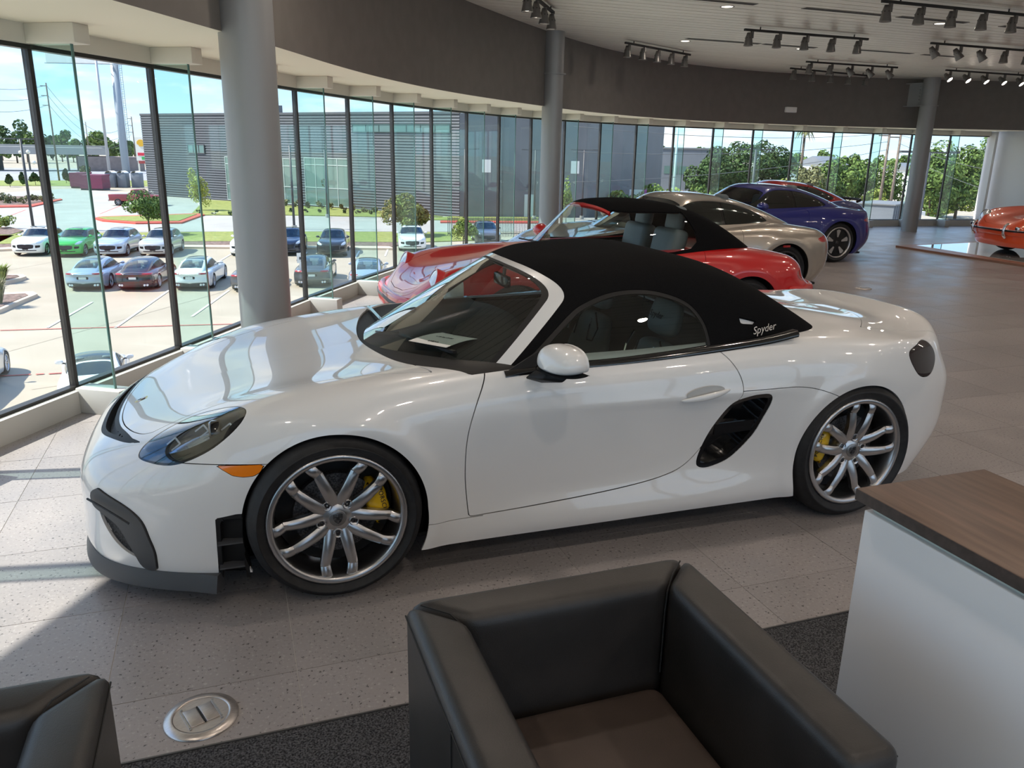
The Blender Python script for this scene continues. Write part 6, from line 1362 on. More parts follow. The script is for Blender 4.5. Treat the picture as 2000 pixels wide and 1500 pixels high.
tpx('yellow_tree', 'yellow-green upright young tree before the corrugated wall, left of the column', 392, 412, 327, 42, LM[4], n=2200, leaf=.10, trunk=.12, group='young trees in the lot')
tpx('bushy_tree', 'large bushy green and rust tree behind the white car at the corrugated wall', 800, 462, 372, 92, LM[5], n=5200, leaf=.12, trunk=.04, group='young trees in the lot')
tpx('entrance_tree', 'slim pale tree before the glazed entrance of the dark building', 645, 405, 335, 34, LM[3], n=500, leaf=.13, trunk=.4, group='young trees in the lot')
tpx('light_shrub_tree', 'pale green small tree by the iron fence below the red car', 905, 480, 418, 60, LM[2], n=2600, leaf=.09, cone=True, trunk=.12, group='young trees in the lot')
tpx('column_tree', 'bright green young tree right of the middle column', 1105, 440, 350, 26, LM[2], n=700, leaf=.12, trunk=.15, group='young trees in the lot')
for k, (x, y, t, w) in enumerate([(20, 365, 338, 18), (45, 362, 336, 16), (70, 362, 333, 18), (88, 360, 335, 22), (130, 358, 327, 15), (172, 356, 322, 20)]):
    tpx('conical_tree', 'small conical roadside tree, number %s from the left window edge' % ['one', 'two', 'three', 'four', 'five', 'six'][k] if False else ['leftmost small conical tree along the road', 'small conical tree left of the near lamp post', 'small conical tree right of the near lamp post', 'small conical tree behind the first mullion', 'small dark conical tree right of the timber pole', 'small pale tree behind the maroon containers'][k], x, y, t, w, LM[0] if k < 5 else LM[3], n=600, leaf=.26, trunk=.08, group='roadside trees', lumps=9, cone=k < 5)
# low plants
def grassclump(label, px, py, ty, wpx, mat, n=160):
    b = gp(px, py); D = (b-Vector((CAM[0], CAM[1], G))).length; h = gh(px, ty, b)-G; w = wpx/2*D/FPX; r = np.random.default_rng(int(px)+7); V = []; F = []
    for k in range(n):
        a = r.uniform(0, 2*PI); o = r.uniform(0, .25)*w; l = r.uniform(.6, 1.0); tip = np.array([math.cos(a)*w*l, math.sin(a)*w*l, h*r.uniform(.5, 1.0)]); bs = np.array([math.cos(a)*o, math.sin(a)*o, 0]); s = np.array([-math.sin(a), math.cos(a), 0])*.03; mid = bs*.5+tip*.5+np.array([0, 0, h*.25]); q = len(V); V += [bs-s, bs+s, mid+s, mid-s, tip]; F += [(q, q+1, q+2, q+3), (q+3, q+2, q+4)]
    t = empty('ornamental_grass', b+Vector((0, 0, .16)), 0, label, 'plant', 'ornamental grasses'); tag(MB().add(V, F).build('blades', mat, t), kind='stuff')
grassclump('upper tuft of ornamental grass in the planter at the left edge', 5, 552, 520, 40, LM[2]); grassclump('lower tuft of ornamental grass in the planter at the left edge', -2, 600, 545, 46, LM[3])
def shrubs(name, label, pts, r_, mat, seed, n=220, leaf=.13):
    B_ = []
    for k, q in enumerate(pts):
        b = gp(*q); V, F = crown(n, r_, r_*.8, r_*.7, leaf, seed+k, 4); o = fmesh(name, V, F, mat); o.location = b; tag(o, label+', %s from the left' % ORD[k], 'shrub', 'low shrubs'); B_.append(o)
    return B_
shrubs('low_shrub', 'small flowering shrub in the bed along the red kerb at left', [(x, 395+((x*7) % 5)) for x in range(0, 110, 14)], .8, LM[3], 300, 160); shrubs('low_shrub', 'pale shrub in the corner bed behind the white parked car', [(8, 448), (25, 446)], .9, LM[2], 340, 200)
shrubs('low_shrub', 'low pink-flowered shrub along the foot of the dark building', [(470+22*k, 397+k*1.7) for k in range(16)], .6, LM[3], 360, 110); shrubs('low_shrub', 'small dark shrub on the lawn before the dark building', [(390, 418), (420, 420), (450, 421), (570, 415), (598, 416), (625, 416), (676, 418), (700, 419), (725, 420)], .35, LM[0], 400, 90, .09)
# distant tree belt, each a tree of its own
for k in range(15):
    px = -40+23*k+rng.uniform(-5, 5); D = 300+rng.uniform(-25, 40); b = gd(px, D); top = 262+rng.uniform(-8, 8)+(-24 if 18 < px < 50 else 0); h = gh(px, top, b)-G
    tree('distant_tree', 'distant green tree in the belt behind the overpass, %s from the left' % ORD[k], b, h, h*.40, LM[1 if k % 3 else 0], n=900, leaf=.55, trunk=.1, group='trees behind the overpass', lumps=7)
far_lab = {0: 'broad dark oak', 1: 'dense green tree'}
for k, (px, by, ty, w, m, lab) in enumerate([(1390, 372, 285, 90, 0, 'broad oak at the left of the oak group behind the grey building'), (1455, 372, 264, 130, 0, 'tallest broad oak in the middle of the far windows'), (1520, 372, 268, 100, 0, 'broad oak right of the tallest oak, behind the blue car'), (1415, 380, 335, 70, 2, 'bright green bush at the foot of the oaks'), (1585, 375, 315, 60, 3, 'olive green tree right of the palm'), (1650, 372, 300, 90, 1, 'round green tree behind the red coupe'), (1690, 370, 305, 70, 1, 'green tree left of the two timber poles'), (1745, 372, 300, 80, 1, 'green tree left of the far column'), (1835, 390, 285, 90, 1, 'dense green tree right of the far column'), (1890, 400, 268, 110, 1, 'tall dense green tree at the right end of the glass wall'), (1950, 405, 262, 110, 1, 'dense green tree at the white wall'), (1860, 420, 370, 120, 2, 'pale green bank of bushes at the right end of the glass wall'), (1545, 378, 345, 60, 2, 'light green bush below the palm'), (1725, 400, 365, 46, 2, 'pale bush by the grey container'), (1625, 376, 340, 50, 3, 'low olive tree behind the blue car')]):
    D = 100+4*(k % 4); b = gd(px, D); h = gh(px, ty, b)-G; rx = w/2*D/FPX
    tree('garden_tree', lab, b, h, rx, LM[m], n=5200 if w > 85 else 2600, leaf=.19, trunk=.12, group='trees beyond the far windows', lumps=14)
for k, px in enumerate(range(1560, 1960, 24)):
    b = gd(px, 220+rng.uniform(0, 30)); h = gh(px, 298+rng.uniform(-6, 6), b)-G; tree('horizon_tree', 'distant tree on the skyline beyond the far windows, %s from the left' % ORD[k], b, h, h*.42, LM[1], n=600, leaf=.5, trunk=.05, group='skyline trees', lumps=7)
for k, px in enumerate(range(1140, 1390, 26)):
    b = gd(px, 260+rng.uniform(0, 20)); h = gh(px, 287+rng.uniform(-4, 4), b)-G; tree('horizon_tree', 'distant tree just above the roof of the low grey building, %s from the left' % ORD[k], b, h, h*.42, LM[1], n=420, leaf=.5, trunk=.05, group='skyline trees over the grey building', lumps=7)
# palm
b = gd(1570, 125); t = empty('palm_tree', b, 0, 'slender palm tree rising between the oak and the timber poles', 'tree'); h = gh(1572, 263, b)-G
MB().tube((0, 0, 0), (0, 0, h), .22, .16, 8).build('trunk', M_bark, t, smooth=True); V = []; F = []
for k in range(34):
    a = k*2.4; e = rng.uniform(-.9, .9); q = len(V); p0 = Vector((0, 0, h)); l = rng.uniform(1.3, 1.9); p1 = p0+Vector((math.cos(a)*l*.6, math.sin(a)*l*.6, l*(.35+e*.4))); p2 = p0+Vector((math.cos(a)*l, math.sin(a)*l, l*(e*.7-.15))); s = Vector((-math.sin(a), math.cos(a), 0))*.14; V += [p0-s*.3, p0+s*.3, p1+s, p1-s, p2]; F += [(q, q+1, q+2, q+3), (q+3, q+2, q+4)]
MB().add(V, F).build('fronds', LM[3], t)
# hedge before the low grey building
hb = gd(1150, 100); V, F = [], []
for k in range(12):
    px = 1205+20*k; b = gd(px, 93); v, f = crown(420, 2.0, 1.5, 1.3, .22, 500+k, 5); o = fmesh('hedge_shrub', v, f, LM[1] if k % 3 else LM[2]); o.location = b; o.scale = (1, 1, 1.25); tag(o, ['first', 'second', 'third', 'fourth', 'fifth', 'sixth', 'seventh', 'eighth', 'ninth', 'tenth', 'eleventh', 'twelfth'][k]+' shrub from the left in the hedge before the grey building', 'shrub', 'hedge before the grey building')
# ---------------------------------------------------------------- low grey building beyond the far windows
M_lowb = noisy(P('blue_grey_wall', (.15, .165, .19), .8), .4, (.135, .15, .172), (.165, .18, .205))
q0, q1 = gd(1175, 132), gd(1420, 132); zt = gh(1250, 290, q0)-G
LB = empty('low_building', q0, 0, 'long low blue-grey building beyond the hedge', 'building'); dd = (q1-q0); LL = dd.length; dd.normalize(); nb_ = Vector((dd.y, -dd.x, 0)); nb_ = nb_ if nb_.dot(Vector(CAM)-q0) > 0 else -nb_
def bslab(nm, o_, u0, u1, z0, z1, t0, t1, mat, par): return MB().add([dd*u+nb_*t+Vector((0, 0, z)) for u in (u0, u1) for t in (t0, t1) for z in (z0, z1)], [(0, 1, 3, 2), (4, 6, 7, 5), (0, 2, 6, 4), (1, 5, 7, 3), (0, 4, 5, 1), (2, 3, 7, 6)]).build(nm, mat, par)
bslab('wall', q0, 0, LL, 0, zt, -14, 0, M_lowb, LB); bslab('parapet', q0, -.1, LL+.1, zt, zt+.25, -14.1, .12, M_flat, LB)
for u in (.12, .52, .57, .64): bslab('window', q0, LL*u, LL*u+1.1, zt*.50, zt*.66, 0, .05, M_shop, LB)
bslab('white_bay', q0, -3.2, -.2, 0, zt*.9, -6, -.5, M_line, LB)
bslab('awning', q0, -3.6, .3, zt*.55, zt*.62, -1, 1.2, M_corr, LB)
q0 = gd(1235, 96); PB = empty('banner', q0+Vector((0, 0, 2.0)), 0, 'long pink and white banner along the hedge', 'banner')
for k in range(5): bslab('banner_panel', None, k*1.55, k*1.55+1.5, 0, .75, -.02, .02, P('banner_pink', (.72, .20, .50), .6) if k % 2 else bpy.data.materials['white_line'], PB); bslab('stake', None, k*1.55, k*1.55+.06, -2.0, .8, -.06, -.02, M_pole, PB)
# houses far right
for k, (px, ty, w, lab) in enumerate([(1510, 335, 70, 'grey-roofed house seen between the oak and the palm'), (1610, 305, 40, 'pale gabled house far behind the trees'), (1770, 318, 30, 'small white house behind the timber poles')]):
    b = gd(px, 170); hh = gh(px, ty, b)-G; ww = w*170/FPX; ho = empty('house', b, 0, lab, 'house', 'distant houses'); MB().bx(-ww/2, ww/2, -4, 4, 0, hh*.8).build('walls', M_wallw, ho); MB().add([(-ww/2-.4, -4.5, hh*.78), (ww/2+.4, -4.5, hh*.78), (ww/2+.4, 4.5, hh*.78), (-ww/2-.4, 4.5, hh*.78), (-ww/2-.2, 0, hh), (ww/2+.2, 0, hh)], [(0, 1, 5, 4), (2, 3, 4, 5), (0, 4, 3), (1, 2, 5), (0, 3, 2, 1)]).build('roof', M_lowb, ho)
b = gd(1660, 82); ho = empty('red_kiosk', b, 0, 'red and white roadside kiosk behind the red coupe', 'kiosk'); MB().bx(-5, 5, -1.5, 1.5, 0, 2.6).build('red_wall', M_red2, ho); MB().bx(-5.1, 5.1, -1.6, 1.6, .2, .9).build('white_band', M_line, ho); MB().bx(-9, -5.1, -1.2, 1.2, 0, 2.0).build('white_box', M_line, ho); MB().bx(-5.3, 5.3, -1.8, 1.8, 2.6, 2.8).build('roof', M_lowb, ho)
b = gd(1745, 62); ho = empty('container', b, .55, 'dark grey metal container outside the far windows', 'container'); hh = gh(1745, 398, b)-G; MB().bx(-2.2, 2.2, -1.2, 1.2, 0, hh).build('container_body', M_lowb, ho); MB().bx(-2.3, 2.3, -1.3, 1.3, hh, hh+.08).build('container_lid', M_flat, ho)
for k in range(9): MB().bx(-2.1+.5*k, -2.02+.5*k, 1.2, 1.25, .1, hh-.05).build('stiffener', M_lowb, ho)
# low wall at right
a, b2 = gd(1800, 60), gd(1960, 52); z_ = gh(1850, 420, a)-G
MB().add([a, b2, b2+Vector((0, 0, z_)), a+Vector((0, 0, z_)), a+Vector((0, -.3, 0)), b2+Vector((0, -.3, 0)), b2+Vector((0, -.3, z_)), a+Vector((0, -.3, z_))], [(0, 1, 2, 3), (4, 7, 6, 5), (3, 2, 6, 7), (0, 3, 7, 4), (1, 5, 6, 2)]).build('garden_wall', M_conc2); tag(bpy.data.objects['garden_wall'], 'low pale garden wall at the right end of the glass wall', 'wall')
# ---------------------------------------------------------------- posts, poles, wires
def lamppost(label, px, by, ty, arms=1, heads=2, dist=None):
    b = gd(px, dist) if dist else gp(px, by); h = gh(px, ty, b)-G if not dist else gh(px, ty, b)-G; t = empty('lamp_post', b, 0, label, 'lamp post', 'parking lot lamp posts')
    MB().tube((0, 0, 0), (0, 0, h), .11, .09, 10).build('post', M_pole, t, smooth=True); MB().tube((0, 0, 0), (0, 0, .35), .22, .22, 12).build('footing', M_conc2, t)
    u = _r2.normalized(); u = Vector((u.x, u.y, 0)).normalized()
    MB().bar(Vector((0, 0, h))-u*1.0, Vector((0, 0, h))+u*1.0, .07).build('cross_arm', M_pole, t)
    for s in ((-1, 1) if heads == 2 else (-1, -.5, .5, 1)): MB().box(Vector((0, 0, h+.02))+u*s*1.15, (.55, .3, .10), math.atan2(u.y, u.x)).build('lamp_head', M_pole, t)
    return t, b, h
t, b, h = lamppost('near lamp post with cross arm behind the white parked car at left', 66, 450, 272, heads=4)
u = Vector((_r2.x, _r2.y, 0)).normalized()
for s, z in ((-.15, -1.0), (.6, -.95), (1.0, -1.75)): MB().lathe([(0, .16), (.12, .10), (.16, 0), (.12, -.10), (0, -.16)], 12, Matrix.Translation(Vector((0, 0, h+z))+u*s*.8)).build('camera_dome', M_line, t, smooth=True)
lamppost('lamp post right of the big column before the entrance', 575, 448, 284); lamppost('lamp post in front of the glazed entrance', 640, 425, 292); lamppost('lamp post before the plain side wall', 908, 430, 291); lamppost('lamp post beside the middle column', 1043, 428, 293); lamppost('lamp post at the right corner of the dark building', 1136, 428, 293)
lamppost('lamp post before the oaks', 1478, 0, 292, dist=70); lamppost('twin steel post right of the far column', 1818, 0, 298, dist=45); 
def upole(label, px, by, ty, dist=None, arms=3, r=.16, mat=None):
    b = gd(px, dist) if dist else gp(px, by); h = gh(px, ty, b)-G; t = empty('utility_pole', b, 0, label, 'utility pole', 'utility poles'); u = Vector((_r2.x, _r2.y, 0)).normalized(); lean = -u*0
    MB().tube((0, 0, 0), Vector((0, 0, h))+lean, r, r*.7, 8).build('pole', mat or M_wpole, t, smooth=True)
    for k in range(arms): MB().bar(Vector((0, 0, h-.5-1.6*k))-u*1.1, Vector((0, 0, h-.5-1.6*k))+u*.1, .12).build('cross_arm', M_wpole, t)
    return b+Vector((0, 0, h))
t1 = upole('timber utility pole seen through the first glass fin', 116, 353, 163); t2 = upole('timber utility pole left of the dark building', 268, 333, 228, arms=3); t3 = upole('thin far pole above the overpass', 172, 0, 238, dist=230, arms=0, r=.12); upole('tall steel mast left of the billboard column', 207, 0, 60, dist=190, arms=0, r=.30, mat=P('mast_steel', (.45, .45, .45), .5, .5))
t4 = upole('left one of the two timber poles at the right', 1735, 0, 255, dist=95, arms=1); t5 = upole('right one of the two timber poles at the right', 1757, 0, 258, dist=92, arms=1); t6 = upole('pale pole before the grey building', 1322, 0, 240, dist=80, arms=0, r=.14, mat=M_frame)
def wire(label, a, b, sag, r=.02, z=0):
    a, b = Vector(a)+Vector((0, 0, z)), Vector(b)+Vector((0, 0, z)); pts = [a.lerp(b, i/14)-Vector((0, 0, sag*4*(i/14)*(1-i/14))) for i in range(15)]; o = MB().sweep(pts, r, 4).build('power_line', M_wire, None, smooth=True); tag(o, label, 'power line', 'power lines')
for k, (z, nm) in enumerate(((-.4, 'upper'), (-2.0, 'middle'), (-3.6, 'lower'))):
    wire('%s wire from the left edge to the timber pole' % nm, gd(-160, 120)+Vector((0, 0, 15.5)), t1, 1.6, .03, z); wire('%s wire from the timber pole to the pole beside the building' % nm, t1, t2, 5.5, .035, z)
for k, zz in enumerate((9.6, 8.6, 7.2)): wire(['top', 'second', 'third'][k]+' wire crossing the far windows', gd(1120, 62)+Vector((0, 0, zz-.6)), t4, .6, .022, -.3-.8*k)
for k in range(3): wire(['high', 'mid', 'low'][k]+' wire right of the timber poles', t5, gd(2050, 80)+Vector((0, 0, 8.0-1.3*k)), .5, .02, -.3-.8*k)
# billboard
b = gp(247, 338); BB = empty('billboard', b, 0, 'grey billboard column with ladder and sign edge at the top', 'billboard'); h = gh(222, 124, b)-G; r_ = 6.2*(b-Vector((CAM[0], CAM[1], G))).length/FPX
M_bb = P('billboard_grey', (.30, .34, .38), .5); MB().tube((0, 0, 0), (0, 0, h), r_, r_, 20).build('column', M_bb, BB, smooth=True); u = Vector((_r2.x, _r2.y, 0)).normalized()
for s in (.0, .5): MB().bar(u*(r_+.25+s)+Vector((0, 0, 4)), u*(r_+.25+s)+Vector((0, 0, h)), .07).build('ladder_rail', M_pole, BB)
for k in range(40): MB().bar(u*(r_+.25)+Vector((0, 0, 4+(h-4)*k/40)), u*(r_+.75)+Vector((0, 0, 4+(h-4)*k/40)), .05).build('ladder_rung', M_pole, BB)
MB().add([u*-15+Vector((0, 0, h)), u*5+Vector((0, 0, h)), u*5+Vector((0, 0, h+6)), u*-15+Vector((0, 0, h+6)), u*-15+Vector((0, -1, h)), u*5+Vector((0, -1, h)), u*5+Vector((0, -1, h+6)), u*-15+Vector((0, -1, h+6))], [(0, 1, 2, 3), (4, 7, 6, 5), (0, 4, 5, 1), (0, 3, 7, 4), (1, 5, 6, 2), (3, 2, 6, 7)]).build('sign_panel', M_line, BB)
for k in range(9): MB().bar(u*(-14+2.3*k)+Vector((0, .3, h-.2)), u*(-14+2.3*k)+Vector((0, 2.5, h-.4)), .12).build('catwalk_arm', M_bb, BB)
MB().bar(u*-15+Vector((0, 1.6, h-.3)), u*5+Vector((0, 1.6, h-.3)), .5, .12).build('catwalk', M_bb, BB)
# overpass with retaining wall
a, b = gd(-120, 230), gd(205, 230); zo = gh(100, 287, a)-G
OV = empty('overpass', a, 0, 'grey concrete road overpass before the tree belt', 'bridge'); e = b-a
def beam(nm, p0, p1, z0, z1, t, mat, par): 
    n = Vector((e.y, -e.x, 0)).normalized()*t; return MB().add([p0+Vector((0, 0, z0)), p1+Vector((0, 0, z0)), p1+Vector((0, 0, z1)), p0+Vector((0, 0, z1)), p0+n+Vector((0, 0, z0)), p1+n+Vector((0, 0, z0)), p1+n+Vector((0, 0, z1)), p0+n+Vector((0, 0, z1))], [(0, 1, 2, 3), (4, 7, 6, 5), (0, 4, 5, 1), (3, 2, 6, 7), (0, 3, 7, 4), (1, 5, 6, 2)]).build(nm, mat, par)
beam('deck', Vector(), e, zo-1.6, zo, 9, M_conc2, OV); beam('parapet', Vector(), e, zo, zo+.5, .4, M_conc2, OV)
for k in (.22, .5, .74): beam('pier', e*k, e*(k+.012), 0, zo-1.6, 2, M_conc2, OV)
beam('abutment', e*.80, e*1.22, 0, zo-2.0, 9, noisy(P('brown_block_wall', (.23, .185, .165), .9), 1.5, (.20, .16, .145), (.26, .21, .19)), OV); beam('approach_wall', e*-.2, e*.35, 0, 3.2, .5, noisy(P('dark_wall', (.12, .115, .12), .9), 1, (.10, .10, .105), (.14, .135, .14)), OV)
# fuel price sign
b = gd(276, 150); FS = empty('fuel_sign', b, 0, 'tall white fuel price sign with yellow shell emblem beside the building', 'sign'); h0 = gh(275, 314, b)-G; h1 = gh(275, 268, b)-G; hw = 10*150/FPX
u = Vector((_r2.x, _r2.y, 0)).normalized(); nf = Vector((-_f.x, -_f.y, 0)).normalized()
Mf = frame((0, 0, 0), u, (0, 0, 1))
def sbox(nm, x0, x1, z0, z1, t0, t1, mat): return MB().add([u*x+nf*t+Vector((0, 0, z)) for x in (x0, x1) for t in (t0, t1) for z in (z0, z1)], [(0, 1, 3, 2), (4, 6, 7, 5), (0, 2, 6, 4), (1, 5, 7, 3), (0, 4, 5, 1), (2, 3, 7, 6)]).build(nm, mat, FS)
sbox('sign_panel', -hw, hw, h0, h1, -.2, .2, M_line); sbox('post', -hw*.9, -hw*.7, 0, h0, -.1, .1, M_line); sbox('post', hw*.7, hw*.9, 0, h0, -.1, .1, M_line)
pts = [(0, -.75), (-.45, -.75), (-.5, -.45)]+[(math.cos(a)*-.95, math.sin(a)*.80) for a in np.linspace(-.35, PI/2, 9)]; pts = pts+[(-x, y) for x, y in pts[::-1]]
hs = hw*.72; zc = h1-hw*.95; MB().prism([(x*hs, y*hs) for x, y in pts[1:-1]], .2, .26, frame((0, 0, zc), u, (0, 0, 1))).build('shell_emblem', P('emblem_yellow', (.75, .42, .02), .5), FS)
zz = zc-hw*1.6
for k, (c, nm) in enumerate((((.70, .02, .06), 'price_board'), ((.05, .40, .10), 'price_board'), ((.35, .05, .05), 'price_board'))): o = sbox(nm, -hw*.7+(hw*.6 if k == 1 else 0), hw*.7, zz-hw*.55*(k+1)+hw*.08-k*.1, zz-hw*.55*k-k*.1, .2, .24, P('price_%d' % k, c, .5))
# portable toilets, waste containers, parking sign, fence
M_toil = P('toilet_grey', (.17, .19, .22), .6)
for k, px in enumerate((220, 243, 270)):
    b = gp(px, 366); s = (b-Vector((CAM[0], CAM[1], G))).length/FPX; w, h = 15*s, 24*s; t = empty('portable_toilet', b, math.atan2(u.y, u.x), ['left', 'middle', 'right'][k]+' one of three grey portable toilets by the pickup', 'portable toilet', 'portable toilets')
    MB().bx(-w/2, w/2, -w/2, w/2, 0, h).build('cabin', M_toil, t, bevel=.05); MB().bx(-w*.36, w*.36, w/2, w/2+.04, .1, h*.92).build('door', M_toil, t); MB().bx(-w*.25, w*.25, w/2+.04, w/2+.05, h*.66, h*.82).build('door_sign', M_line, t)
    MB().lathe([(w*.56, -w*.55), (w*.56, w*.55)], 14, Matrix.Translation((0, 0, h-w*.33)) @ Matrix.Rotation(PI/2, 4, 'X'), a0=PI*.2, a1=PI*.8).build('roof', M_line, t, smooth=True)
M_maroon = P('maroon_steel', (.17, .035, .075), .6)
for k, (px, py, w_, lab) in enumerate(((187, 371, 38, 'maroon roll-off waste container with a white notice'), (160, 367, 24, 'maroon waste container half hidden behind the glass fin'))):
    b = gp(px, py); s = (b-Vector((CAM[0], CAM[1], G))).length/FPX; w, h = w_*s, 25*s; t = empty('waste_container', b, math.atan2(u.y, u.x), lab, 'container', 'waste containers')
    MB().bx(-w/2, w/2, -1.2, 1.2, .25, h).build('hopper', M_maroon, t)
    for j in range(6): MB().bx(-w/2+w*(j+.3)/6, -w/2+w*(j+.45)/6, 1.2, 1.32, .3, h-.1).build('rib', M_maroon, t)
    MB().bx(-w/2-.05, w/2+.05, 1.15, 1.35, h-.15, h+.05).build('top_rail', M_maroon, t); MB().bx(-w/2, w/2, -1, 1, 0, .25).build('skid', M_pole, t)
    if k == 0: MB().bx(w*.08, w*.28, 1.32, 1.34, h*.55, h*.9).build('notice', M_line, t)
b = gp(590, 552); PS = empty('parking_sign', b, 0, 'small white accessible parking sign on a pale post', 'sign'); h = gh(582, 494, b)-G; s = (b-Vector((CAM[0], CAM[1], G))).length/FPX
MB().tube((0, 0, 0), (0, 0, h), .04, .04, 8).build('post', M_frame, PS); MB().add([u*x+nf*t+Vector((0, 0, z)) for x in (-6.5*s, 6.5*s) for t in (.05, .08) for z in (h-19*s, h)], [(0, 1, 3, 2), (4, 6, 7, 5), (0, 2, 6, 4), (1, 5, 7, 3), (0, 4, 5, 1), (2, 3, 7, 6)]).build('sign_plate', M_line, PS); MB().add([u*x+nf*t+Vector((0, 0, z)) for x in (-2.2*s, 2.2*s) for t in (.08, .09) for z in (h-12*s, h-7*s)], [(0, 1, 3, 2), (4, 6, 7, 5), (0, 2, 6, 4), (1, 5, 7, 3), (0, 4, 5, 1), (2, 3, 7, 6)]).build('symbol', M_pole, PS)
f0, f1 = gp(875, 462), gp(1060, 462); FE = empty('iron_fence', f0, 0, 'black iron picket fence before the plain side wall', 'fence'); e = f1-f0; L = e.length; fh = gh(900, 424, f0)-G; npk = 60; pk = None
for k in range(npk+1):
    if pk is None: pk = MB().bx(-.02, .02, -.02, .02, 0, fh).build('picket', M_pole, FE); o = pk
    else: o = pk.copy(); link(o, FE)
    o.location = e*(k/npk)
for z in (.25, fh-.15): MB().bar(Vector((0, 0, z)), e+Vector((0, 0, z)), .06).build('fence_rail', M_pole, FE)
slab('side_lawn', [(800, 430), (1060, 432), (1060, 424), (900, 422)], .06, M_grass); slab('side_kerb', [(860, 436), (1060, 437), (1060, 434), (860, 433)], .12, M_redk)
# ---------------------------------------------------------------- parked cars outside
S_SUV = dict(W=.962, R=.365, rim=.255, ww=.26, axles=(0, -2.81), zb=.20, ag=.04, flare=.02,
 top=[(1.0,.62,.56),(.9,.82,.78),(.75,.94,.92),(.5,1.0,.995),(.2,1.04,1.04),(0,1.06,1.06),(-.5,1.10,1.085),(-1.5,1.12,1.09),(-2.5,1.12,1.09),(-3.2,1.10,1.06),(-3.6,1.02,.98),(-3.8,.9,.86)],
 wid=[(1.0,.86),(.5,.94),(0,.96),(-.7,.935),(-1.5,.925),(-2.2,.94),(-2.8,.965),(-3.4,.92),(-3.8,.84)], wz=[(.1,.90),(.3,.97),(.55,1.0),(.78,.995),(.95,.965),(1.12,.88),(1.25,.8)],
 nose=[(.15,.72),(.3,.86),(.55,.90),(.75,.885),(.9,.82),(1.0,.66)], tail=[(.2,-3.5),(.4,-3.7),(.7,-3.74),(.95,-3.70),(1.1,-3.62)], nb=.36, tb=.30, ne=3.0,
 roof=[(-.3,1.45),(-.8,1.50),(-1.2,1.57),(-1.6,1.605),(-2.2,1.60),(-2.8,1.55),(-3.2,1.475),(-3.5,1.38),(-3.8,1.26)], rw=.62, bw=.845, zb_=1.08, zr=1.57, plan=[(-.4,1.0),(-1.8,1.0),(-2.8,.95),(-3.7,.86)],
 ws=(-.42,1.075,-1.22,1.53), wsb=.24, rs=(-3.72,1.05,-3.12,1.50), side=[(-.85,1.11),(-1.22,1.42),(-1.5,1.49),(-2.2,1.49),(-2.8,1.43),(-3.25,1.27),(-3.3,1.17),(-2.6,1.11)], panes=[(-.6,-1.83),(-1.90,-2.72),(-2.78,-9)], mg=.05, seats=[-1.7,-2.5], cabr=-3.0, sunroof=[(-1.35,.42),(-2.9,.40)], mir=(-.98,1.16), wheel='five', k=.09,
 patch=[('grille', M_mesh, 1, 2, [(0,.50),(.40,.50),(.47,.60),(.44,.72),(0,.73)], ft(.3,.9,.4), -.03), ('side_intake', M_black, 1, 2, [(.56,.52),(.80,.55),(.82,.68),(.56,.68)], ft(.3,.9,.2), -.03), ('lower_slot', M_black, 1, 2, [(0,.33),(.62,.34),(.62,.40),(0,.40)], ft(.2,.6,.3), -.02), ('headlight', M_wlens, 1, 2, [(.60,.80),(.72,.78),(.86,.82),(.92,.92),(.84,.985),(.70,.92)], ft(.7,1.1,.1), .0), ('tail_light', M_red_l, 1, 2, [(0,.93),(.55,.93),(.82,.90),(.86,.97),(.6,1.0),(0,.98)], bk(-3.2), .0), ('sill_trim', M_black, 0, 2, [(-.5,.22),(-2.35,.22),(-2.3,.32),(-.55,.36)], sd(.7), .004)])
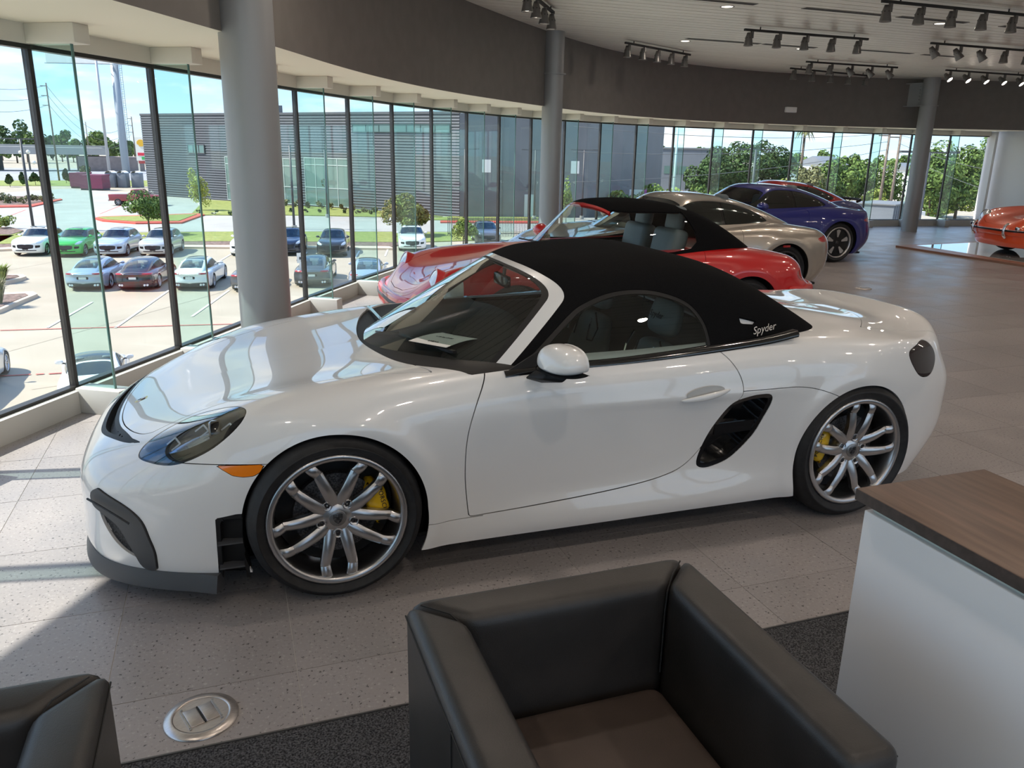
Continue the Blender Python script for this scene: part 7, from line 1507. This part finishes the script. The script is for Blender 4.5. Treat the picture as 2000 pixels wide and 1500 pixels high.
S_SEDAN = dict(W=.968, R=.355, rim=.262, ww=.28, axles=(0, -2.95), zb=.16, ag=.03,
 top=[(1.0,.48,.42),(.9,.58,.55),(.75,.66,.66),(.4,.75,.78),(0,.82,.85),(-.5,.89,.885),(-1.2,.93,.91),(-2.0,.95,.925),(-2.8,.975,.945),(-3.3,.965,.93),(-3.7,.94,.90),(-4.0,.925,.85),(-4.2,.90,.80)],
 wid=[(1.0,.86),(.5,.94),(0,.96),(-.8,.94),(-1.6,.93),(-2.4,.95),(-2.95,.968),(-3.5,.94),(-4.1,.86)],
 nose=[(.1,.80),(.25,.92),(.45,.93),(.6,.86),(.75,.66)], tail=[(.12,-3.75),(.3,-4.0),(.5,-4.07),(.72,-4.05),(.85,-4.07),(.95,-4.05)], nb=.45, tb=.34, ne=3.0,
 roof=[(-.3,1.25),(-.8,1.31),(-1.2,1.385),(-1.7,1.415),(-2.3,1.395),(-2.8,1.32),(-3.2,1.215),(-3.6,1.07),(-3.95,.92),(-4.1,.85)], rw=.58, bw=.80, zb_=.93, zr=1.38, plan=[(-.4,1.0),(-1.8,1.0),(-2.6,.96),(-3.3,.86),(-4.0,.74)],
 ws=(-.50,.91,-1.30,1.355), wsb=.26, side=[(-.95,.96),(-1.3,1.21),(-1.55,1.29),(-2.0,1.30),(-2.5,1.245),(-2.95,1.12),(-3.15,1.01),(-3.0,.975),(-2.0,.965)], panes=[(-.6,-1.93),(-1.98,-2.72),(-2.78,-9)], mg=.05, rwin=[(-2.62,.0),(-2.62,.40),(-2.75,.47),(-3.4,.52),(-3.55,.46),(-3.60,.0)], sunroof=[(-1.40,.48),(-2.55,.46)], seats=[-1.8,-2.5], cabr=-3.0, mir=(-1.0,1.0), wheel='ten', k=.08,
 patch=[('light_bar', M_smoke, 1, 2, [(0,.83),(.50,.83),(.50,.86),(0,.86)], bk(-3.5), .0), ('tail_light', M_red_l, 1, 2, [(.46,.80),(.80,.80),(.86,.84),(.80,.87),(.46,.875)], bk(-3.3), .001), ('plate_recess', M_black, 1, 2, [(0,.58),(.27,.58),(.27,.71),(0,.71)], bk(-3.6), -.004), ('diffuser', M_dgrey, 1, 2, [(0,.12),(.80,.12),(.82,.30),(.70,.40),(0,.36)], bk(-3.5), .002), ('headlight', M_wlens, 1, 2, [(.62,.62),(.80,.66),(.86,.74),(.72,.74)], ft(.5,.9,.1), .0)])
def sedan_extras(r):
    for s in (1, -1):
        for q in (.52, .64): MB().lathe([(.045, 0), (.052, .01), (.052, .12), (.04, .10), (.0, .10)], 12, Matrix.Translation((tail_at(S_SEDAN, q, .3)+.02, s*q, .30)) @ Matrix.Rotation(-PI/2, 4, 'Y')).build('exhaust', M_chrome, r, smooth=True)
    MB().box((tail_at(S_SEDAN, .1, .6)-.005, 0, .64), (.02, .34, .11)).build('plate', M_line, r)
def glossy(n, c, met=.4): return paint(n, c, .3, met)
PW_, PG_, PLB, PSV, PNV, PBK, PDG, PSB = glossy('lot_white', (.80, .80, .78), 0), glossy('lot_green', (.03, .42, .06), .1), glossy('lot_pale_blue', (.42, .50, .60)), glossy('lot_silver', (.50, .50, .50)), glossy('lot_navy', (.012, .018, .045)), glossy('lot_black', (.02, .02, .022), .2), glossy('lot_graphite', (.10, .10, .105)), glossy('lot_silver_blue', (.40, .45, .55))
suv0, _ = gcar('parked_suv', S_SUV, PW_, .05, lod=2)
MB().box((.89, 0, .47), (.03, .34, .10)).build('plate', M_black, suv0)
sed0, _ = gcar('parked_sedan', S_SEDAN, PW_, .05, lod=2); sedan_extras(sed0)
used = set()
def park(proto, label, px, py, mat, ang, fwd=0., group='cars parked in the lot'):
    o = proto if proto.name not in used else copy_tree(proto); used.add(proto.name)
    if mat is not PW_: paint_slot(o, PW_, mat)
    o.location = gp(px, py); tag(o, label, 'car', group); o.rotation_euler = (0, 0, ang)
    d = Vector((math.cos(ang), math.sin(ang), 0)); o.location = o.location+d*fwd; return o
A1 = math.radians(79)           # stalls run this way; the first row looks at the showroom, the second away from it
for px, py, mat, lab in ((52, 501, PW_, 'white SUV at the left end of the far parked row'), (128, 503, PG_, 'bright green SUV in the far parked row'), (212, 503, PLB, 'pale blue SUV in the far parked row, right of the green one'), (300, 503, PSV, 'silver SUV in the far parked row under the small tree'), (478, 502, PW_, 'white SUV half hidden behind the left side of the big column'), (560, 500, PNV, 'navy SUV just right of the big column'), (648, 503, PBK, 'black SUV right of the navy one in the far row'), (806, 492, PW_, 'white SUV in front of the bushy tree'), (955, 480, PDG, 'dark grey SUV behind the red convertible windshield')):
    park(suv0, lab, px, py, mat, A1, -.85)
A2 = A1+PI
for px, py, mat, lab in ((372, 568, PW_, 'white sedan seen from behind, left of the big column'), (165, 569, PSB, 'silver-blue sedan seen from behind, leftmost in the near row'), (262, 569, PBK, 'black sedan seen from behind in the near row'), (487, 572, PDG, 'grey sedan mostly hidden behind the big column'), (610, 562, PDG, 'dark sedan seen from behind the parking sign'), (718, 570, PSB, 'pale silver-blue sedan next to the red convertible nose')):
    park(sed0, lab, px, py, mat, A2, 4.0)
# white coupe right below the window and a car cut off at the left edge
sp = dict(S_LATE); sp['glass'] = M_dglass; sp['glass2'] = M_dglass; sp['sunroof'] = [(-1.10, .47), (-2.02, .45)]; sp['panes'] = [(-.5, -9)]
o, _ = gcar('parked_coupe', sp, PW_, .045, 'white coupe with dark glass roof parked right below the window', 'cars parked in the lot', 2)
a_ = math.radians(277); q_ = gp(182, 690, G+1.28); o.location = (q_.x+math.cos(a_)*1.5, q_.y+math.sin(a_)*1.5, G); o.rotation_euler = (0, 0, a_)
park(sed0, 'silver sedan cut off at the left edge below the window', -132, 812, PSV, A2+.2, 4.0)
# pickup
M_truck = glossy('truck_red', (.25, .02, .03), .2); PT = empty('pickup_truck', gp(272, 401), 0, 'dark red pickup truck with silver bed cover before the dark building', 'truck')
u = Vector((_r2.x, _r2.y, 0)).normalized(); PT.rotation_euler = (0, 0, math.atan2(u.y, u.x)+.12)
def prof(nm, pts, hw, mat, bev=.05): return MB().prism(pts, -hw, hw, Matrix.Rotation(PI/2, 4, 'X')).build(nm, mat, PT, bevel=bev)
prof('bed', [(-2.9, .55), (-2.95, 1.25), (-.75, 1.28), (-.75, .5)], .98, M_truck); prof('bed_cover', [(-2.93, 1.26), (-2.9, 1.36), (-.8, 1.42), (-.78, 1.27)], .95, M_line, .03)
prof('cab', [(-.74, .5), (-.74, 1.25), (1.15, 1.25), (2.7, 1.15), (2.85, .9), (2.85, .5)], .97, M_truck); prof('cab_roof', [(-.70, 1.25), (-.45, 1.80), (.55, 1.84), (1.2, 1.25)], .82, M_truck)
for s in (1, -1):
    MB().prism([(-.45, 1.30), (-.30, 1.72), (.05, 1.74), (.05, 1.30)], 0, .02, Matrix.Translation((0, -s*.83, 0)) @ Matrix.Rotation(PI/2, 4, 'X')).build('side_window', M_dglass, PT); MB().prism([(.12, 1.30), (.12, 1.74), (.5, 1.74), (.95, 1.30)], 0, .02, Matrix.Translation((0, -s*.83, 0)) @ Matrix.Rotation(PI/2, 4, 'X')).build('side_window', M_dglass, PT)
    for x in (-1.95, 1.85): wheel(PT, (x, s*.86, .40), s, .40, .24, .26, style='five', lod=2)
MB().bx(-3.05, -2.95, -.95, .95, .5, .68).build('rear_bumper', M_chrome, PT)
